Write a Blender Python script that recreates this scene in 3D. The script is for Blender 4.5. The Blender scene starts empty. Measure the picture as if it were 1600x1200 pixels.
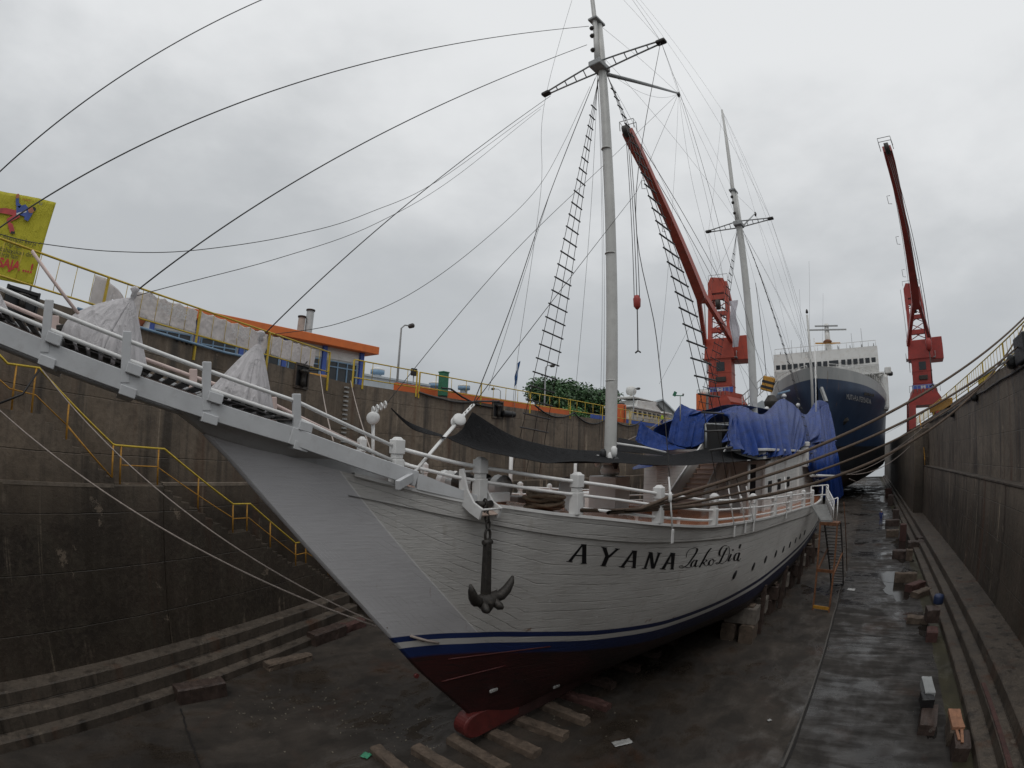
import bpy, bmesh, math, random
import numpy as np
from mathutils import Vector, Matrix, noise
random.seed(7)
R_ = math.radians
SC = bpy.context.scene
COL = SC.collection
SC.render.engine = 'CYCLES'

# ------------------------------------------------------------------ camera (wide action camera, equidistant lens)
FPX, YAW, PITCH, ROLL, CAMZ = 775.6, R_(41.5), R_(8.0), R_(2.1), 8.0
_f = Vector((-math.sin(YAW)*math.cos(PITCH), math.cos(YAW)*math.cos(PITCH), math.sin(PITCH)))
_r = Vector((math.cos(YAW), math.sin(YAW), 0)); _u = _r.cross(_f)
RT = math.cos(ROLL)*_r + math.sin(ROLL)*_u; UP = -math.sin(ROLL)*_r + math.cos(ROLL)*_u
cd = bpy.data.cameras.new('camera'); cam = bpy.data.objects.new('camera', cd); COL.objects.link(cam); SC.camera = cam
cd.type = 'PANO'
_pt = cd.cycles if hasattr(cd, 'cycles') and hasattr(cd.cycles, 'panorama_type') else cd
_pt.panorama_type = 'FISHEYE_LENS_POLYNOMIAL'
cd.sensor_fit = 'HORIZONTAL'; cd.sensor_width = 36; cd.sensor_height = 27
_pt.fisheye_fov = R_(170)
_pt.fisheye_polynomial_k0 = 0; _pt.fisheye_polynomial_k1 = -1600/36/FPX
_pt.fisheye_polynomial_k2 = 0; _pt.fisheye_polynomial_k3 = 0; _pt.fisheye_polynomial_k4 = 0
M = Matrix((RT, UP, -_f)).transposed().to_4x4(); M.translation = (0, 0, CAMZ); cam.matrix_world = M
cd.clip_start = 0.05; cd.clip_end = 3000
CP = Vector((0, 0, CAMZ))

# ------------------------------------------------------------------ world: overcast sky over a Nishita base
SUN_EL, SUN_ROT = R_(58), R_(150)
wd = bpy.data.worlds.new('World'); SC.world = wd; wd.use_nodes = True
nt = wd.node_tree; nt.nodes.clear()
N = nt.nodes.new; Lk = nt.links.new
out = N('ShaderNodeOutputWorld'); mix = N('ShaderNodeMixShader'); b1 = N('ShaderNodeBackground'); b2 = N('ShaderNodeBackground')
sky = N('ShaderNodeTexSky'); sky.sky_type = 'NISHITA'; sky.sun_disc = False; sky.sun_elevation = SUN_EL; sky.sun_rotation = SUN_ROT
Lk(sky.outputs[0], b1.inputs[0]); b1.inputs[1].default_value = 0.08
tc = N('ShaderNodeTexCoord'); sep = N('ShaderNodeSeparateXYZ'); Lk(tc.outputs['Generated'], sep.inputs[0])
mp = N('ShaderNodeMapping'); mp.inputs['Scale'].default_value = (1.6, 1.6, 3.4); Lk(tc.outputs['Generated'], mp.inputs[0])
n1 = N('ShaderNodeTexNoise'); n1.inputs['Scale'].default_value = 1.7; n1.inputs['Detail'].default_value = 7; n1.inputs['Roughness'].default_value = .52
Lk(mp.outputs[0], n1.inputs['Vector'])
mp2 = N('ShaderNodeMapping'); mp2.inputs['Scale'].default_value = (1, 1, 2.2); Lk(tc.outputs['Generated'], mp2.inputs[0])
n2 = N('ShaderNodeTexNoise'); n2.inputs['Scale'].default_value = 4.5; n2.inputs['Detail'].default_value = 5; n2.inputs['Distortion'].default_value = .6
Lk(mp2.outputs[0], n2.inputs['Vector'])
def wmath(op, a, b=None, clamp=False):
    m = N('ShaderNodeMath'); m.operation = op; m.use_clamp = clamp
    for i, v in enumerate((a, b)):
        if v is None: continue
        if isinstance(v, (int, float)): m.inputs[i].default_value = v
        else: Lk(v, m.inputs[i])
    return m.outputs[0]
g = wmath('ADD', wmath('MULTIPLY', sep.outputs['Z'], 1.0), wmath('MULTIPLY', sep.outputs['X'], .08))
g = wmath('ADD', g, wmath('MULTIPLY', sep.outputs['Y'], .06))
g = wmath('ADD', g, wmath('MULTIPLY', wmath('SUBTRACT', n1.outputs['Fac'], .5), .58))
g = wmath('ADD', g, wmath('MULTIPLY', wmath('SUBTRACT', n2.outputs['Fac'], .5), .12))
g = wmath('ADD', g, .27)
cr = N('ShaderNodeValToRGB'); cr.color_ramp.interpolation = 'EASE'
cr.color_ramp.elements[0].position = 0.0; cr.color_ramp.elements[0].color = (.28, .30, .325, 1)
cr.color_ramp.elements[1].position = 1.0; cr.color_ramp.elements[1].color = (.90, .915, .925, 1)
e = cr.color_ramp.elements.new(.5); e.color = (.56, .582, .60, 1)
Lk(g, cr.inputs[0]); Lk(cr.outputs[0], b2.inputs[0]); b2.inputs[1].default_value = .92
mix.inputs[0].default_value = .94; Lk(b1.outputs[0], mix.inputs[1]); Lk(b2.outputs[0], mix.inputs[2]); Lk(mix.outputs[0], out.inputs[0])
sl = bpy.data.lights.new('sun', 'SUN'); sl.energy = .6; sl.angle = R_(25); sl.color = (1, .97, .93)
so = bpy.data.objects.new('sun', sl); COL.objects.link(so)
_sd = Vector((math.sin(SUN_ROT)*math.cos(SUN_EL), math.cos(SUN_ROT)*math.cos(SUN_EL), math.sin(SUN_EL)))
so.rotation_euler = _sd.to_track_quat('Z', 'Y').to_euler(); so.location = (0, 0, 60)
SC.view_settings.view_transform = 'Standard'; SC.view_settings.look = 'None'; SC.view_settings.gamma = 1
SC.view_settings.exposure = 0; SC.view_settings.use_curve_mapping = False
SC.cycles.use_denoising = True
SC.cycles.max_bounces = 6; SC.cycles.diffuse_bounces = 3; SC.cycles.transparent_max_bounces = 8

# ------------------------------------------------------------------ survey helpers: sight lines met with known planes
def ray(p):
    x = p[0]-800; y = 600-p[1]; r = math.hypot(x, y); th = r/FPX; s = math.sin(th)/max(r, 1e-9)
    return RT*(x*s) + UP*(y*s) + _f*math.cos(th)
def on_z(p, z): v = ray(p); return CP + v*((z-CAMZ)/v.z)
def on_x(p, x): v = ray(p); return CP + v*(x/v.x)
def on_y(p, y): v = ray(p); return CP + v*(y/v.y)
def on_plane(p, P0, n): v = ray(p); return CP + v*((P0-CP).dot(n)/v.dot(n))
# ship frame: x = starboard, y = aft, z = up, origin under the fore foot
PSI = R_(-1.5); SO = Vector((-8.56, 8.17, 0))
SY = Vector((-math.sin(PSI), math.cos(PSI), 0)); SX = Vector((math.cos(PSI), math.sin(PSI), 0))
def to_ship(P): d = P-SO; return Vector((d.dot(SX), d.dot(SY), d.z))
def from_ship(v): return SO + SX*v[0] + SY*v[1] + Vector((0, 0, v[2]))
def S(p, t): return to_ship(on_plane(p, SO+SX*t, SX))       # on the ship plane x = t
def Ss(p, s): return to_ship(on_plane(p, SO+SY*s, SY))      # on the ship plane y = s
def Sz(p, z): return to_ship(on_z(p, z))
# near left wall frame
WA = R_(24.2); WU = Vector((-math.sin(WA), math.cos(WA), 0)); WN = Vector((-math.cos(WA), -math.sin(WA), 0))
def NW(u, n, z): return WU*u + WN*n + Vector((0, 0, z))
def on_w(p, n): P = on_plane(p, WN*n, WN); return P.dot(WU), P.z

# ------------------------------------------------------------------ object helpers
def link(o, parent=None):
    COL.objects.link(o)
    if parent: o.parent = parent
    return o
def tag(o, label=None, cat=None, group=None, kind=None):
    if label: o['label'] = label
    if cat: o['category'] = cat
    if group: o['group'] = group
    if kind: o['kind'] = kind
    return o
def thing(name, label, cat, loc=(0, 0, 0), rz=0, group=None):
    o = bpy.data.objects.new(name, None); o.empty_display_size = .3; link(o); o.location = loc; o.rotation_euler = (0, 0, rz)
    return tag(o, label, cat, group)
class MB:
    def __init__(s): s.bm = bmesh.new()
    def poly(s, pts, mi=0):
        vs = [s.bm.verts.new(p) for p in pts]
        f = s.bm.faces.new(vs); f.material_index = mi; return f
    def box(s, c, d, rot=None, mi=0, taper=1.0):
        c = Vector(c); m = rot if rot is not None else Matrix.Identity(3)
        vs = []
        for dz in (-1, 1):
            k = taper if dz > 0 else 1
            for dx, dy in ((-1, -1), (1, -1), (1, 1), (-1, 1)):
                vs.append(s.bm.verts.new(c + m @ Vector((dx*d[0]/2*k, dy*d[1]/2*k, dz*d[2]/2))))
        for q in ((3, 2, 1, 0), (4, 5, 6, 7), (0, 1, 5, 4), (1, 2, 6, 5), (2, 3, 7, 6), (3, 0, 4, 7)):
            f = s.bm.faces.new([vs[i] for i in q]); f.material_index = mi
        return s
    def beam(s, a, b, w, h, up=(0, 0, 1), mi=0):
        a = Vector(a); b = Vector(b); d = (b-a); L = d.length; d.normalize(); u = Vector(up)
        x = d.cross(u)
        if x.length < 1e-4: x = d.cross(Vector((1, 0, 0)))
        x.normalize(); z = x.cross(d)
        return s.box((a+b)/2, (w, L, h), Matrix((x, d, z)).transposed(), mi)
    def tube(s, pts, r, n=6, caps=True, mi=0, smooth=True):
        pts = [Vector(p) for p in pts]; k = len(pts); rings = []
        rr = r if hasattr(r, '__len__') else [r]*k
        ref = None
        for i, p in enumerate(pts):
            d = (pts[min(i+1, k-1)] - pts[max(i-1, 0)]).normalized()
            if ref is None:
                ref = d.orthogonal().normalized()
            ref = (ref - d*ref.dot(d)); ref = ref.normalized() if ref.length > 1e-6 else d.orthogonal().normalized()
            b = d.cross(ref)
            rings.append([s.bm.verts.new(p + (ref*math.cos(2*math.pi*j/n) + b*math.sin(2*math.pi*j/n))*rr[i]) for j in range(n)])
        for i in range(k-1):
            for j in range(n):
                f = s.bm.faces.new((rings[i][j], rings[i][(j+1) % n], rings[i+1][(j+1) % n], rings[i+1][j])); f.smooth = smooth; f.material_index = mi
        if caps:
            f = s.bm.faces.new(rings[0][::-1]); f.material_index = mi
            f = s.bm.faces.new(rings[-1]); f.material_index = mi
        return s
    def lathe(s, prof, c=(0, 0, 0), n=16, axis=None, mi=0):
        c = Vector(c); m = axis if axis is not None else Matrix.Identity(3); rings = []
        for r, z in prof:
            rings.append([s.bm.verts.new(c + m @ Vector((r*math.cos(2*math.pi*j/n), r*math.sin(2*math.pi*j/n), z))) for j in range(n)])
        for i in range(len(prof)-1):
            for j in range(n):
                f = s.bm.faces.new((rings[i][j], rings[i][(j+1) % n], rings[i+1][(j+1) % n], rings[i+1][j])); f.smooth = True; f.material_index = mi
        f = s.bm.faces.new(rings[0][::-1]); f.material_index = mi
        f = s.bm.faces.new(rings[-1]); f.material_index = mi
        return s
    def prism(s, prof, fn, a, b, mi=0):
        """closed outline prof (list of 2-tuples) swept from a to b; fn(p, w) gives the point"""
        A = [s.bm.verts.new(fn(p, a)) for p in prof]; B = [s.bm.verts.new(fn(p, b)) for p in prof]; k = len(prof)
        for i in range(k):
            f = s.bm.faces.new((A[i], A[(i+1) % k], B[(i+1) % k], B[i])); f.material_index = mi
        f = s.bm.faces.new(A[::-1]); f.material_index = mi
        f = s.bm.faces.new(B); f.material_index = mi
        return s
    def grid(s, rows, smooth=True, mi=0):
        V = [[s.bm.verts.new(p) for p in r] for r in rows]
        for i in range(len(V)-1):
            for j in range(len(V[0])-1):
                f = s.bm.faces.new((V[i][j], V[i][j+1], V[i+1][j+1], V[i+1][j])); f.smooth = smooth; f.material_index = mi
        return V
    def build(s, name, mat, parent=None, bevel=0, solid=0, normals=True, loc=None, rz=0):
        if normals: bmesh.ops.recalc_face_normals(s.bm, faces=s.bm.faces[:])
        me = bpy.data.meshes.new(name); s.bm.to_mesh(me); s.bm.free()
        for m in (mat if isinstance(mat, (list, tuple)) else [mat]): me.materials.append(m)
        o = bpy.data.objects.new(name, me); link(o, parent)
        if loc is not None: o.location = loc; o.rotation_euler = (0, 0, rz)
        if solid:
            md = o.modifiers.new('thickness', 'SOLIDIFY'); md.thickness = solid; md.offset = 0
        if bevel:
            md = o.modifiers.new('bevel', 'BEVEL'); md.width = bevel; md.segments = 2; md.limit_method = 'ANGLE'; md.angle_limit = R_(40)
        return o
def copy_tree(o, parent=None):
    c = o.copy(); COL.objects.link(c)
    c.parent = parent
    for ch in list(o.children): copy_tree(ch, c)
    return c

# ------------------------------------------------------------------ materials
def new_mat(name):
    m = bpy.data.materials.new(name); m.use_nodes = True
    nt = m.node_tree; b = nt.nodes['Principled BSDF']
    return m, nt, b
class G:
    """small node-graph helper"""
    def __init__(s, nt): s.nt = nt
    def n(s, t, **kw):
        x = s.nt.nodes.new(t)
        for k, v in kw.items(): setattr(x, k, v)
        return x
    def put(s, inp, v):
        if isinstance(v, bpy.types.NodeSocket): s.nt.links.new(v, inp)
        elif isinstance(v, (tuple, list)) and len(v) == 3 and inp.type == 'RGBA': inp.default_value = (*v, 1)
        else: inp.default_value = v
    def math(s, op, a, b=0.0, clamp=False):
        x = s.n('ShaderNodeMath', operation=op, use_clamp=clamp); s.put(x.inputs[0], a); s.put(x.inputs[1], b); return x.outputs[0]
    def mix(s, f, a, b, blend='MIX'):
        x = s.n('ShaderNodeMix', data_type='RGBA', blend_type=blend); s.put(x.inputs[0], f); s.put(x.inputs[6], a); s.put(x.inputs[7], b); return x.outputs[2]
    def ramp(s, f, lo, hi, a=0.0, b=1.0):
        x = s.n('ShaderNodeMapRange', clamp=True); s.put(x.inputs[0], f); x.inputs[1].default_value = lo; x.inputs[2].default_value = hi; x.inputs[3].default_value = a; x.inputs[4].default_value = b; return x.outputs[0]
    def noise(s, vec, scale, detail=4, rough=.55, dist=0):
        x = s.n('ShaderNodeTexNoise'); s.put(x.inputs['Vector'], vec); x.inputs['Scale'].default_value = scale
        x.inputs['Detail'].default_value = detail; x.inputs['Roughness'].default_value = rough; x.inputs['Distortion'].default_value = dist; return x.outputs['Fac']
    def vscale(s, vec, sc):
        x = s.n('ShaderNodeMapping'); s.put(x.inputs[0], vec); x.inputs['Scale'].default_value = sc; return x.outputs[0]
    def pos(s): return s.n('ShaderNodeNewGeometry').outputs['Position']
    def obj(s): return s.n('ShaderNodeTexCoord').outputs['Object']
    def sep(s, v): x = s.n('ShaderNodeSeparateXYZ'); s.put(x.inputs[0], v); return x.outputs
    def attr(s, name): return s.n('ShaderNodeAttribute', attribute_name=name).outputs['Fac']
    def bump(s, h, strength, dist=.02, nrm=None):
        x = s.n('ShaderNodeBump'); x.inputs['Strength'].default_value = strength; x.inputs['Distance'].default_value = dist; s.put(x.inputs['Height'], h)
        if nrm is not None: s.put(x.inputs['Normal'], nrm)
        return x.outputs[0]
def pm(name, col, rough=.6, var=.25, scale=3.0, bump=.0, bscale=30, metal=0, dirt=None, dirt_amt=.4, spec=.5):
    """paint / cloth / stone: base colour varied by noise, worn with patches of dirt"""
    m, nt, b = new_mat(name); q = G(nt); o = q.obj()
    n = q.noise(o, scale, 5); f = q.ramp(n, .3, .7)
    c = q.mix(f, tuple(x*(1-var) for x in col), tuple(min(1, x*(1+var)) for x in col))
    if dirt:
        n2 = q.noise(o, scale*2.3, 8, .65, .4); c = q.mix(q.ramp(n2, .52, .72, 0, dirt_amt), c, dirt)
    q.put(b.inputs['Base Color'], c); q.put(b.inputs['Roughness'], q.ramp(n, .2, .8, rough*.85, min(1, rough*1.15)))
    b.inputs['Metallic'].default_value = metal; b.inputs['Specular IOR Level'].default_value = spec
    if bump: q.put(b.inputs['Normal'], q.bump(q.noise(o, bscale, 5), bump, .02))
    return m
RUST = (.16, .06, .025)
M_white = pm('white_paint', (.66, .66, .65), .38, .06, 2, .05, 40, dirt=(.42, .38, .34), dirt_amt=.30)
M_rail = pm('white_rail_paint', (.72, .72, .71), .35, .05, 4, dirt=(.5, .44, .4), dirt_amt=.35)
M_pink = pm('pinkish_undercoat', (.60, .47, .43), .5, .08, 4)
M_beam = pm('grey_white_timber', (.52, .53, .54), .5, .08, 2, .08, 25, dirt=(.35, .34, .33))
M_mast = pm('mast_paint', (.50, .50, .48), .4, .08, 1.2, .03, 12, dirt=(.34, .33, .31), dirt_amt=.5)
M_dark = pm('dark_timber', (.055, .05, .048), .7, .3, 4, .2)
M_rope = pm('rigging_wire', (.045, .043, .042), .7, .2, 8)
M_rope_lt = pm('pale_rope', (.33, .28, .25), .9, .2, 10, .3, 90)
M_rung = pm('ladder_rung', (.035, .034, .035), .6, .2, 5)
M_iron = pm('rusty_iron', (.035, .032, .029), .55, .4, 9, .5, 45, metal=.3, dirt=(.10, .075, .055), dirt_amt=.6)
M_black = pm('black_paint', (.012, .012, .013), .5, .2, 4)
M_teak = pm('deck_wood', (.33, .125, .058), .22, .25, 1.5, .03, 30)
M_tread = pm('tread_wood', (.42, .28, .21), .5, .2, 3)
M_coil = pm('mooring_rope', (.17, .125, .085), .9, .3, 18, .6, 120)
M_manila = pm('tarred_rope', (.10, .07, .05), .85, .3, 14, .6, 120)
M_yellow = pm('yellow_paint', (.55, .39, .035), .5, .15, 5, .1, 30, dirt=RUST, dirt_amt=.55)
M_rustyel = pm('rusted_yellow_paint', (.48, .24, .03), .6, .2, 5, .25, 40, dirt=(.22, .07, .02), dirt_amt=.95)
M_orange = pm('orange_paint', (.58, .12, .025), .55, .1, .6, .05, 20, dirt=(.35, .1, .04), dirt_amt=.5)
M_orange_roof = pm('orange_roof_sheet', (.62, .15, .03), .6, .1, 2)
M_scaf = pm('rusty_scaffold', (.16, .066, .028), .7, .4, 6, .3, 40, dirt=(.09, .035, .015), dirt_amt=.8)
M_steel = pm('galvanised_steel', (.40, .40, .39), .45, .15, 6, metal=.2)
M_grey = pm('grey_paint', (.30, .31, .31), .6, .15, 3)
M_win = pm('dark_glass', (.02, .024, .028), .12, .3, 3)
M_wall_white = pm('white_render', (.62, .62, .60), .7, .1, 2, dirt=(.4, .38, .34))
M_blue = pm('blue_paint', (.05, .10, .36), .55, .15, 3)
M_ltblue = pm('light_blue_paint', (.17, .27, .38), .55, .15, 3)
M_green = pm('green_paint', (.03, .16, .09), .6, .2, 3)
M_shed = pm('pale_cladding', (.45, .49, .52), .6, .08, 1)
M_wood_old = pm('weathered_timber', (.115, .086, .064), .85, .45, 3.5, .7, 28, dirt=(.045, .036, .03), dirt_amt=.8)
M_wood_dk = pm('wet_and_shaded_timber', (.055, .036, .029), .6, .4, 4, .7, 28, dirt=(.10, .075, .06), dirt_amt=.5)  # wet timber; under the hull its dark tone also stands in for shade
M_wood_red = pm('red_painted_timber', (.085, .040, .034), .8, .3, 5, .6, 30, dirt=(.06, .035, .03), dirt_amt=.8)
M_wood_new = pm('fresh_sawn_timber', (.34, .17, .10), .8, .25, 5, .4, 40)
M_conc_blk = pm('concrete_block_face', (.17, .15, .13), .9, .3, 3, .5, 25, dirt=(.07, .06, .05), dirt_amt=.7)
M_skin = pm('skin', (.30, .16, .10), .5, .1, 5)
M_redfoul = None

def cloth_mat(name, col, rough=.6, trans=.0, var=.12, scale=4, sheen=0):
    m, nt, b = new_mat(name); q = G(nt); o = q.obj()
    n = q.noise(o, scale, 6); c = q.mix(q.ramp(n, .3, .7), tuple(x*(1-var) for x in col), tuple(min(1, x*(1+var)) for x in col))
    q.put(b.inputs['Base Color'], c); b.inputs['Roughness'].default_value = rough; b.inputs['Specular IOR Level'].default_value = .1 if rough > .85 else .28
    n2 = q.noise(q.vscale(o, (1, 1, .5)), 5, 6, .62, 1.4); rg_ = q.math('ABSOLUTE', q.math('SUBTRACT', n2, .5))
    q.put(b.inputs['Normal'], q.bump(q.math('ADD', n2, q.math('MULTIPLY', rg_, -2.2)), .7, .07))
    if trans:
        tr = q.n('ShaderNodeBsdfTranslucent'); q.put(tr.inputs[0], c); ms = q.n('ShaderNodeMixShader'); ms.inputs[0].default_value = trans
        nt.links.new(b.outputs[0], ms.inputs[1]); nt.links.new(tr.outputs[0], ms.inputs[2]); nt.links.new(ms.outputs[0], nt.nodes['Material Output'].inputs[0])
    return m
M_tarp = cloth_mat('blue_tarpaulin', (.006, .036, .190), .42, .08, .30, 2.2)
M_sheet = cloth_mat('thin_white_sheet', (.80, .78, .79), .55, .45, .05, 2)
M_net = cloth_mat('black_shade_net', (.016, .016, .017), .9, .06, .3, 6)
M_banner_back = cloth_mat('banner_back', (.86, .83, .82), .6, .75, .05, 3)
M_flag = cloth_mat('blue_flag', (.035, .10, .25), .7, .3)

def concrete(name, upper, lower, tide=None, streak=1.0, rough=.85):
    """old dock concrete: lift lines, form-board marks, run-down stains, pale lime streaks, algae, spalled patches"""
    m, nt, b = new_mat(name); q = G(nt); P = q.pos(); X = q.sep(P)
    big = q.noise(P, .30, 6, .62); mid = q.noise(P, 1.3, 7, .68, .4); fine = q.noise(P, 6.0, 8, .68)
    st = q.noise(q.vscale(P, (1.3, 1.3, .055)), 1.4, 7, .62)
    st2 = q.noise(q.vscale(P, (2.6, 2.6, .06)), 1.0, 6, .6)
    st3 = q.noise(q.vscale(P, (7, 7, .10)), 1.0, 5, .6)
    c = q.mix(q.ramp(big, .32, .68), tuple(x*.62 for x in upper), tuple(x*1.3 for x in upper))
    if tide is not None:
        t = q.ramp(q.math('ADD', X[2], q.math('MULTIPLY', q.math('SUBTRACT', mid, .5), 2.2)), tide-1.6, tide+.7)
        lo = q.mix(q.ramp(big, .32, .68), tuple(x*.55 for x in lower), tuple(x*1.5 for x in lower))
        lo = q.mix(q.ramp(mid, .50, .68, 0, .6), lo, (.030, .030, .016))                                  # algae
        c = q.mix(t, lo, c)
    c = q.mix(q.ramp(mid, .50, .66, 0, .60), c, tuple(x*.42 for x in upper))
    c = q.mix(q.ramp(fine, .46, .70, 0, .65), c, tuple(x*.50 for x in upper))
    c = q.mix(q.math('MULTIPLY', q.ramp(st, .50, .66), .85), c, tuple(x*.22 for x in upper))          # dark run-down stains
    up_ = q.ramp(X[2], (tide or 0)-.8, (tide or 0)+.6, .08, 1); c = q.mix(q.math('MULTIPLY', q.math('MULTIPLY', q.ramp(st3, .55, .72), q.ramp(mid, .40, .60)), q.math('MULTIPLY', up_, .40)), c, tuple(min(1, x*1.9) for x in upper))  # fine pale runs
    gate = q.ramp(q.noise(q.vscale(P, (.5, .5, .30)), .9, 5, .65), .49, .60)
    lime = q.math('MULTIPLY', q.math('MULTIPLY', q.ramp(st2, .585, .66), gate), q.ramp(fine, .30, .52))
    c = q.mix(q.math('MULTIPLY', lime, .85*streak), c, (.33, .265, .195))                               # pale lime streaks
    rs = q.math('MULTIPLY', q.ramp(q.noise(q.vscale(P, (1.1, 1.1, .10)), 1.0, 6), .57, .72), .75)
    c = q.mix(rs, c, (.075, .031, .014))                                                             # rusty stains
    spl = q.ramp(q.noise(P, .85, 9, .7), .645, .675); c = q.mix(q.math('MULTIPLY', spl, .55), c, tuple(x*1.7 for x in upper))
    lift = q.math('ABSOLUTE', q.math('SUBTRACT', q.math('FRACT', q.math('ADD', q.math('DIVIDE', X[2], 1.58), q.math('MULTIPLY', mid, .03))), .5))
    ln = q.ramp(lift, .0, .012, 1, 0)
    c = q.mix(q.math('MULTIPLY', ln, q.ramp(mid, .38, .58, .1, .8)), c, tuple(x*.22 for x in upper))
    q.put(b.inputs['Base Color'], c)
    q.put(b.inputs['Roughness'], q.ramp(st, .4, .7, rough, rough*.5))
    h = q.math('SUBTRACT', q.math('ADD', q.math('MULTIPLY', fine, .6), q.math('ADD', q.math('MULTIPLY', mid, .6), q.math('MULTIPLY', spl, -.25))), q.math('MULTIPLY', ln, .6))
    q.put(b.inputs['Normal'], q.bump(h, .75, .045))
    return m
M_wallL = concrete('dock_wall_concrete', (.172, .134, .098), (.040, .029, .020), 6.6, 1.15)
M_wallR = concrete('dock_wall_concrete_right', (.165, .132, .100), (.060, .044, .031), 5.6, 1.2)
M_step = concrete('dock_step_concrete', (.098, .078, .060), (.08, .07, .06), None, .3)

def floor_mat(name, c1, c2, wet_lo, wet_hi, wetr=.12, across=False):
    m, nt, b = new_mat(name); q = G(nt); P = q.pos(); X = q.sep(P)
    big = q.noise(P, .22, 6, .6); mid = q.noise(q.vscale(P, (1, .6, 1)), 1.1, 7, .62, .3); fine = q.noise(P, 16, 6, .7)
    if across:
        ac = q.noise(q.vscale(P, (.45, 1.9, 1)), 1.0, 6, .6, .5); mid = q.math('ADD', q.math('MULTIPLY', mid, .45), q.math('MULTIPLY', ac, .55))
    c = q.mix(q.ramp(mid, .36, .64), c1, c2)
    c = q.mix(q.ramp(big, .42, .68, 0, .65), c, tuple(x*.5 for x in c1))
    c = q.mix(q.ramp(fine, .60, .75, 0, .35), c, tuple(min(1, x*2.6) for x in c2))
    rs = q.ramp(q.noise(P, .33, 6, .65, .5), .57, .70, 0, .6); c = q.mix(rs, c, (.055, .027, .015)); pal = q.ramp(q.noise(P, .75, 8, .7), .56, .70, 0, .45); c = q.mix(pal, c, (.075, .066, .056))
    spk = q.ramp(q.noise(P, 38, 2, .5), .745, .78, 0, 1); spk = q.math('MULTIPLY', spk, q.ramp(q.noise(P, .8, 3), .55, .66)); c = q.mix(q.math('MULTIPLY', spk, .5), c, (.22, .20, .17))
    q.put(b.inputs['Base Color'], c)
    wet = q.ramp(q.math('ADD', q.math('MULTIPLY', big, .5), q.math('MULTIPLY', mid, .5)), wet_lo, wet_hi)
    q.put(b.inputs['Roughness'], q.ramp(wet, 0, 1, .85, wetr)); b.inputs['Specular IOR Level'].default_value = .32 if across else .5
    h = q.math('MULTIPLY', q.math('ADD', q.math('MULTIPLY', fine, .4), mid), q.ramp(wet, 0, 1, 1, .12))
    q.put(b.inputs['Normal'], q.bump(h, .5, .03))
    return m
M_floor = floor_mat('dock_floor_concrete', (.021, .0165, .0125), (.060, .048, .038), .48, .60, .14)
M_strip = floor_mat('wet_floor_strip', (.020, .0175, .0155), (.056, .050, .045), .45, .56, .11, True)
M_gutter = floor_mat('slimy_gutter', (.030, .026, .012), (.055, .048, .022), .5, .6, .25)
M_quay = floor_mat('quay_concrete', (.14, .13, .12), (.20, .19, .175), .6, .7, .4)

# ================================================================== THE DOCK
QL, QR = 10.95, 11.65          # quay heights left / right
XL, XR = -20.9, 7.3            # upper wall faces of the straight part
UK = (20.9 - math.cos(WA)*14.3)/math.sin(WA); YK = NW(UK, 14.3, 0).y      # where the flared wall meets the straight one
YE = 190
b = MB(); b.poly([(-30, -40, 0), (7, -40, 0), (7, YE, 0), (-30, YE, 0)]); tag(b.build('dock_floor', M_floor), kind='structure')
b = MB()
V = []
for y in np.linspace(-10, YE, 220):
    V.append([(-1.22 + .05*noise.noise((y*1.7, 0, 3)), y, .012), (3.55 + .10*noise.noise((y*.8, 5, 3)), y, .012)])
b.grid(V, smooth=False); tag(b.build('wet_drain_path', M_strip), kind='structure')
b = MB(); b.poly([(3.50, -10, .006), (4.22, -10, .006), (4.22, YE, .006), (3.50, YE, .006)]); tag(b.build('gutter_strip', M_gutter), kind='structure')
k0 = NW(-40, 14.31, 0); k1 = NW(UK, 14.31, 0)
b = MB(); b.poly([(k0.x, k0.y, QL), (k1.x, k1.y, QL), (XL, YE, QL), (XL, 900, QL), (-900, 900, QL), (-900, k0.y, QL)])
tag(b.build('quay_ground', M_quay), kind='structure')
b = MB(); b.poly([(XR, -60, QR), (900, -60, QR), (900, 900, QR), (XR, 900, QR)]); tag(b.build('quay_ground', M_quay), kind='structure')
b = MB(); b.poly([(XL, YE, QL-.3), (XR, YE, QL-.3), (XR, 900, QL-.3), (XL, 900, QL-.3)]); tag(b.build('basin_water', M_win), kind='structure')

def ground_patch(p, w, l, name, mat, z, seed):
    P = on_z(p, 0); b = MB(); n = 48; b.poly([(P.x+w*math.cos(a)*(1+.45*noise.noise((math.cos(a)*1.7, math.sin(a)*1.7, seed))+.18*noise.noise((math.cos(a)*6, math.sin(a)*6, seed))), P.y+l*math.sin(a)*(1+.45*noise.noise((math.cos(a)*1.7, math.sin(a)*1.7, seed))+.2*noise.noise((math.cos(a)*7, math.sin(a)*5, seed))), z) for a in np.linspace(0, 2*math.pi, n, endpoint=False)])
    return tag(b.build(name, mat), kind='structure')
M_pud = pm('still_water', (.016, .014, .012), .04, .2, 2)
M_pud.node_tree.nodes['Principled BSDF'].inputs['Roughness'].default_value = .10; M_pud.node_tree.nodes['Principled BSDF'].inputs['Specular IOR Level'].default_value = .26
for l_ in list(M_pud.node_tree.links):
    if l_.to_socket.name == 'Roughness': M_pud.node_tree.links.remove(l_)
for i, (p, w, l) in enumerate((((1412, 868), .9, 2.6), ((1418, 840), .9, 4.5), ((1395, 905), .8, 2.0), ((1405, 800), 1.0, 7), ((1452, 1130), .25, .9), ((1402, 922), .8, 2.2), ((1385, 780), 1.2, 8), ((1445, 985), .35, .8), ((1408, 852), .8, 3.2))):
    ground_patch(p, w, l, 'puddle', M_pud, .020+.001*i, i*3.3)
M_joint = pm('floor_joint', (.012, .010, .009), .9, .3, 4)
JZ = [.032]
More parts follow.
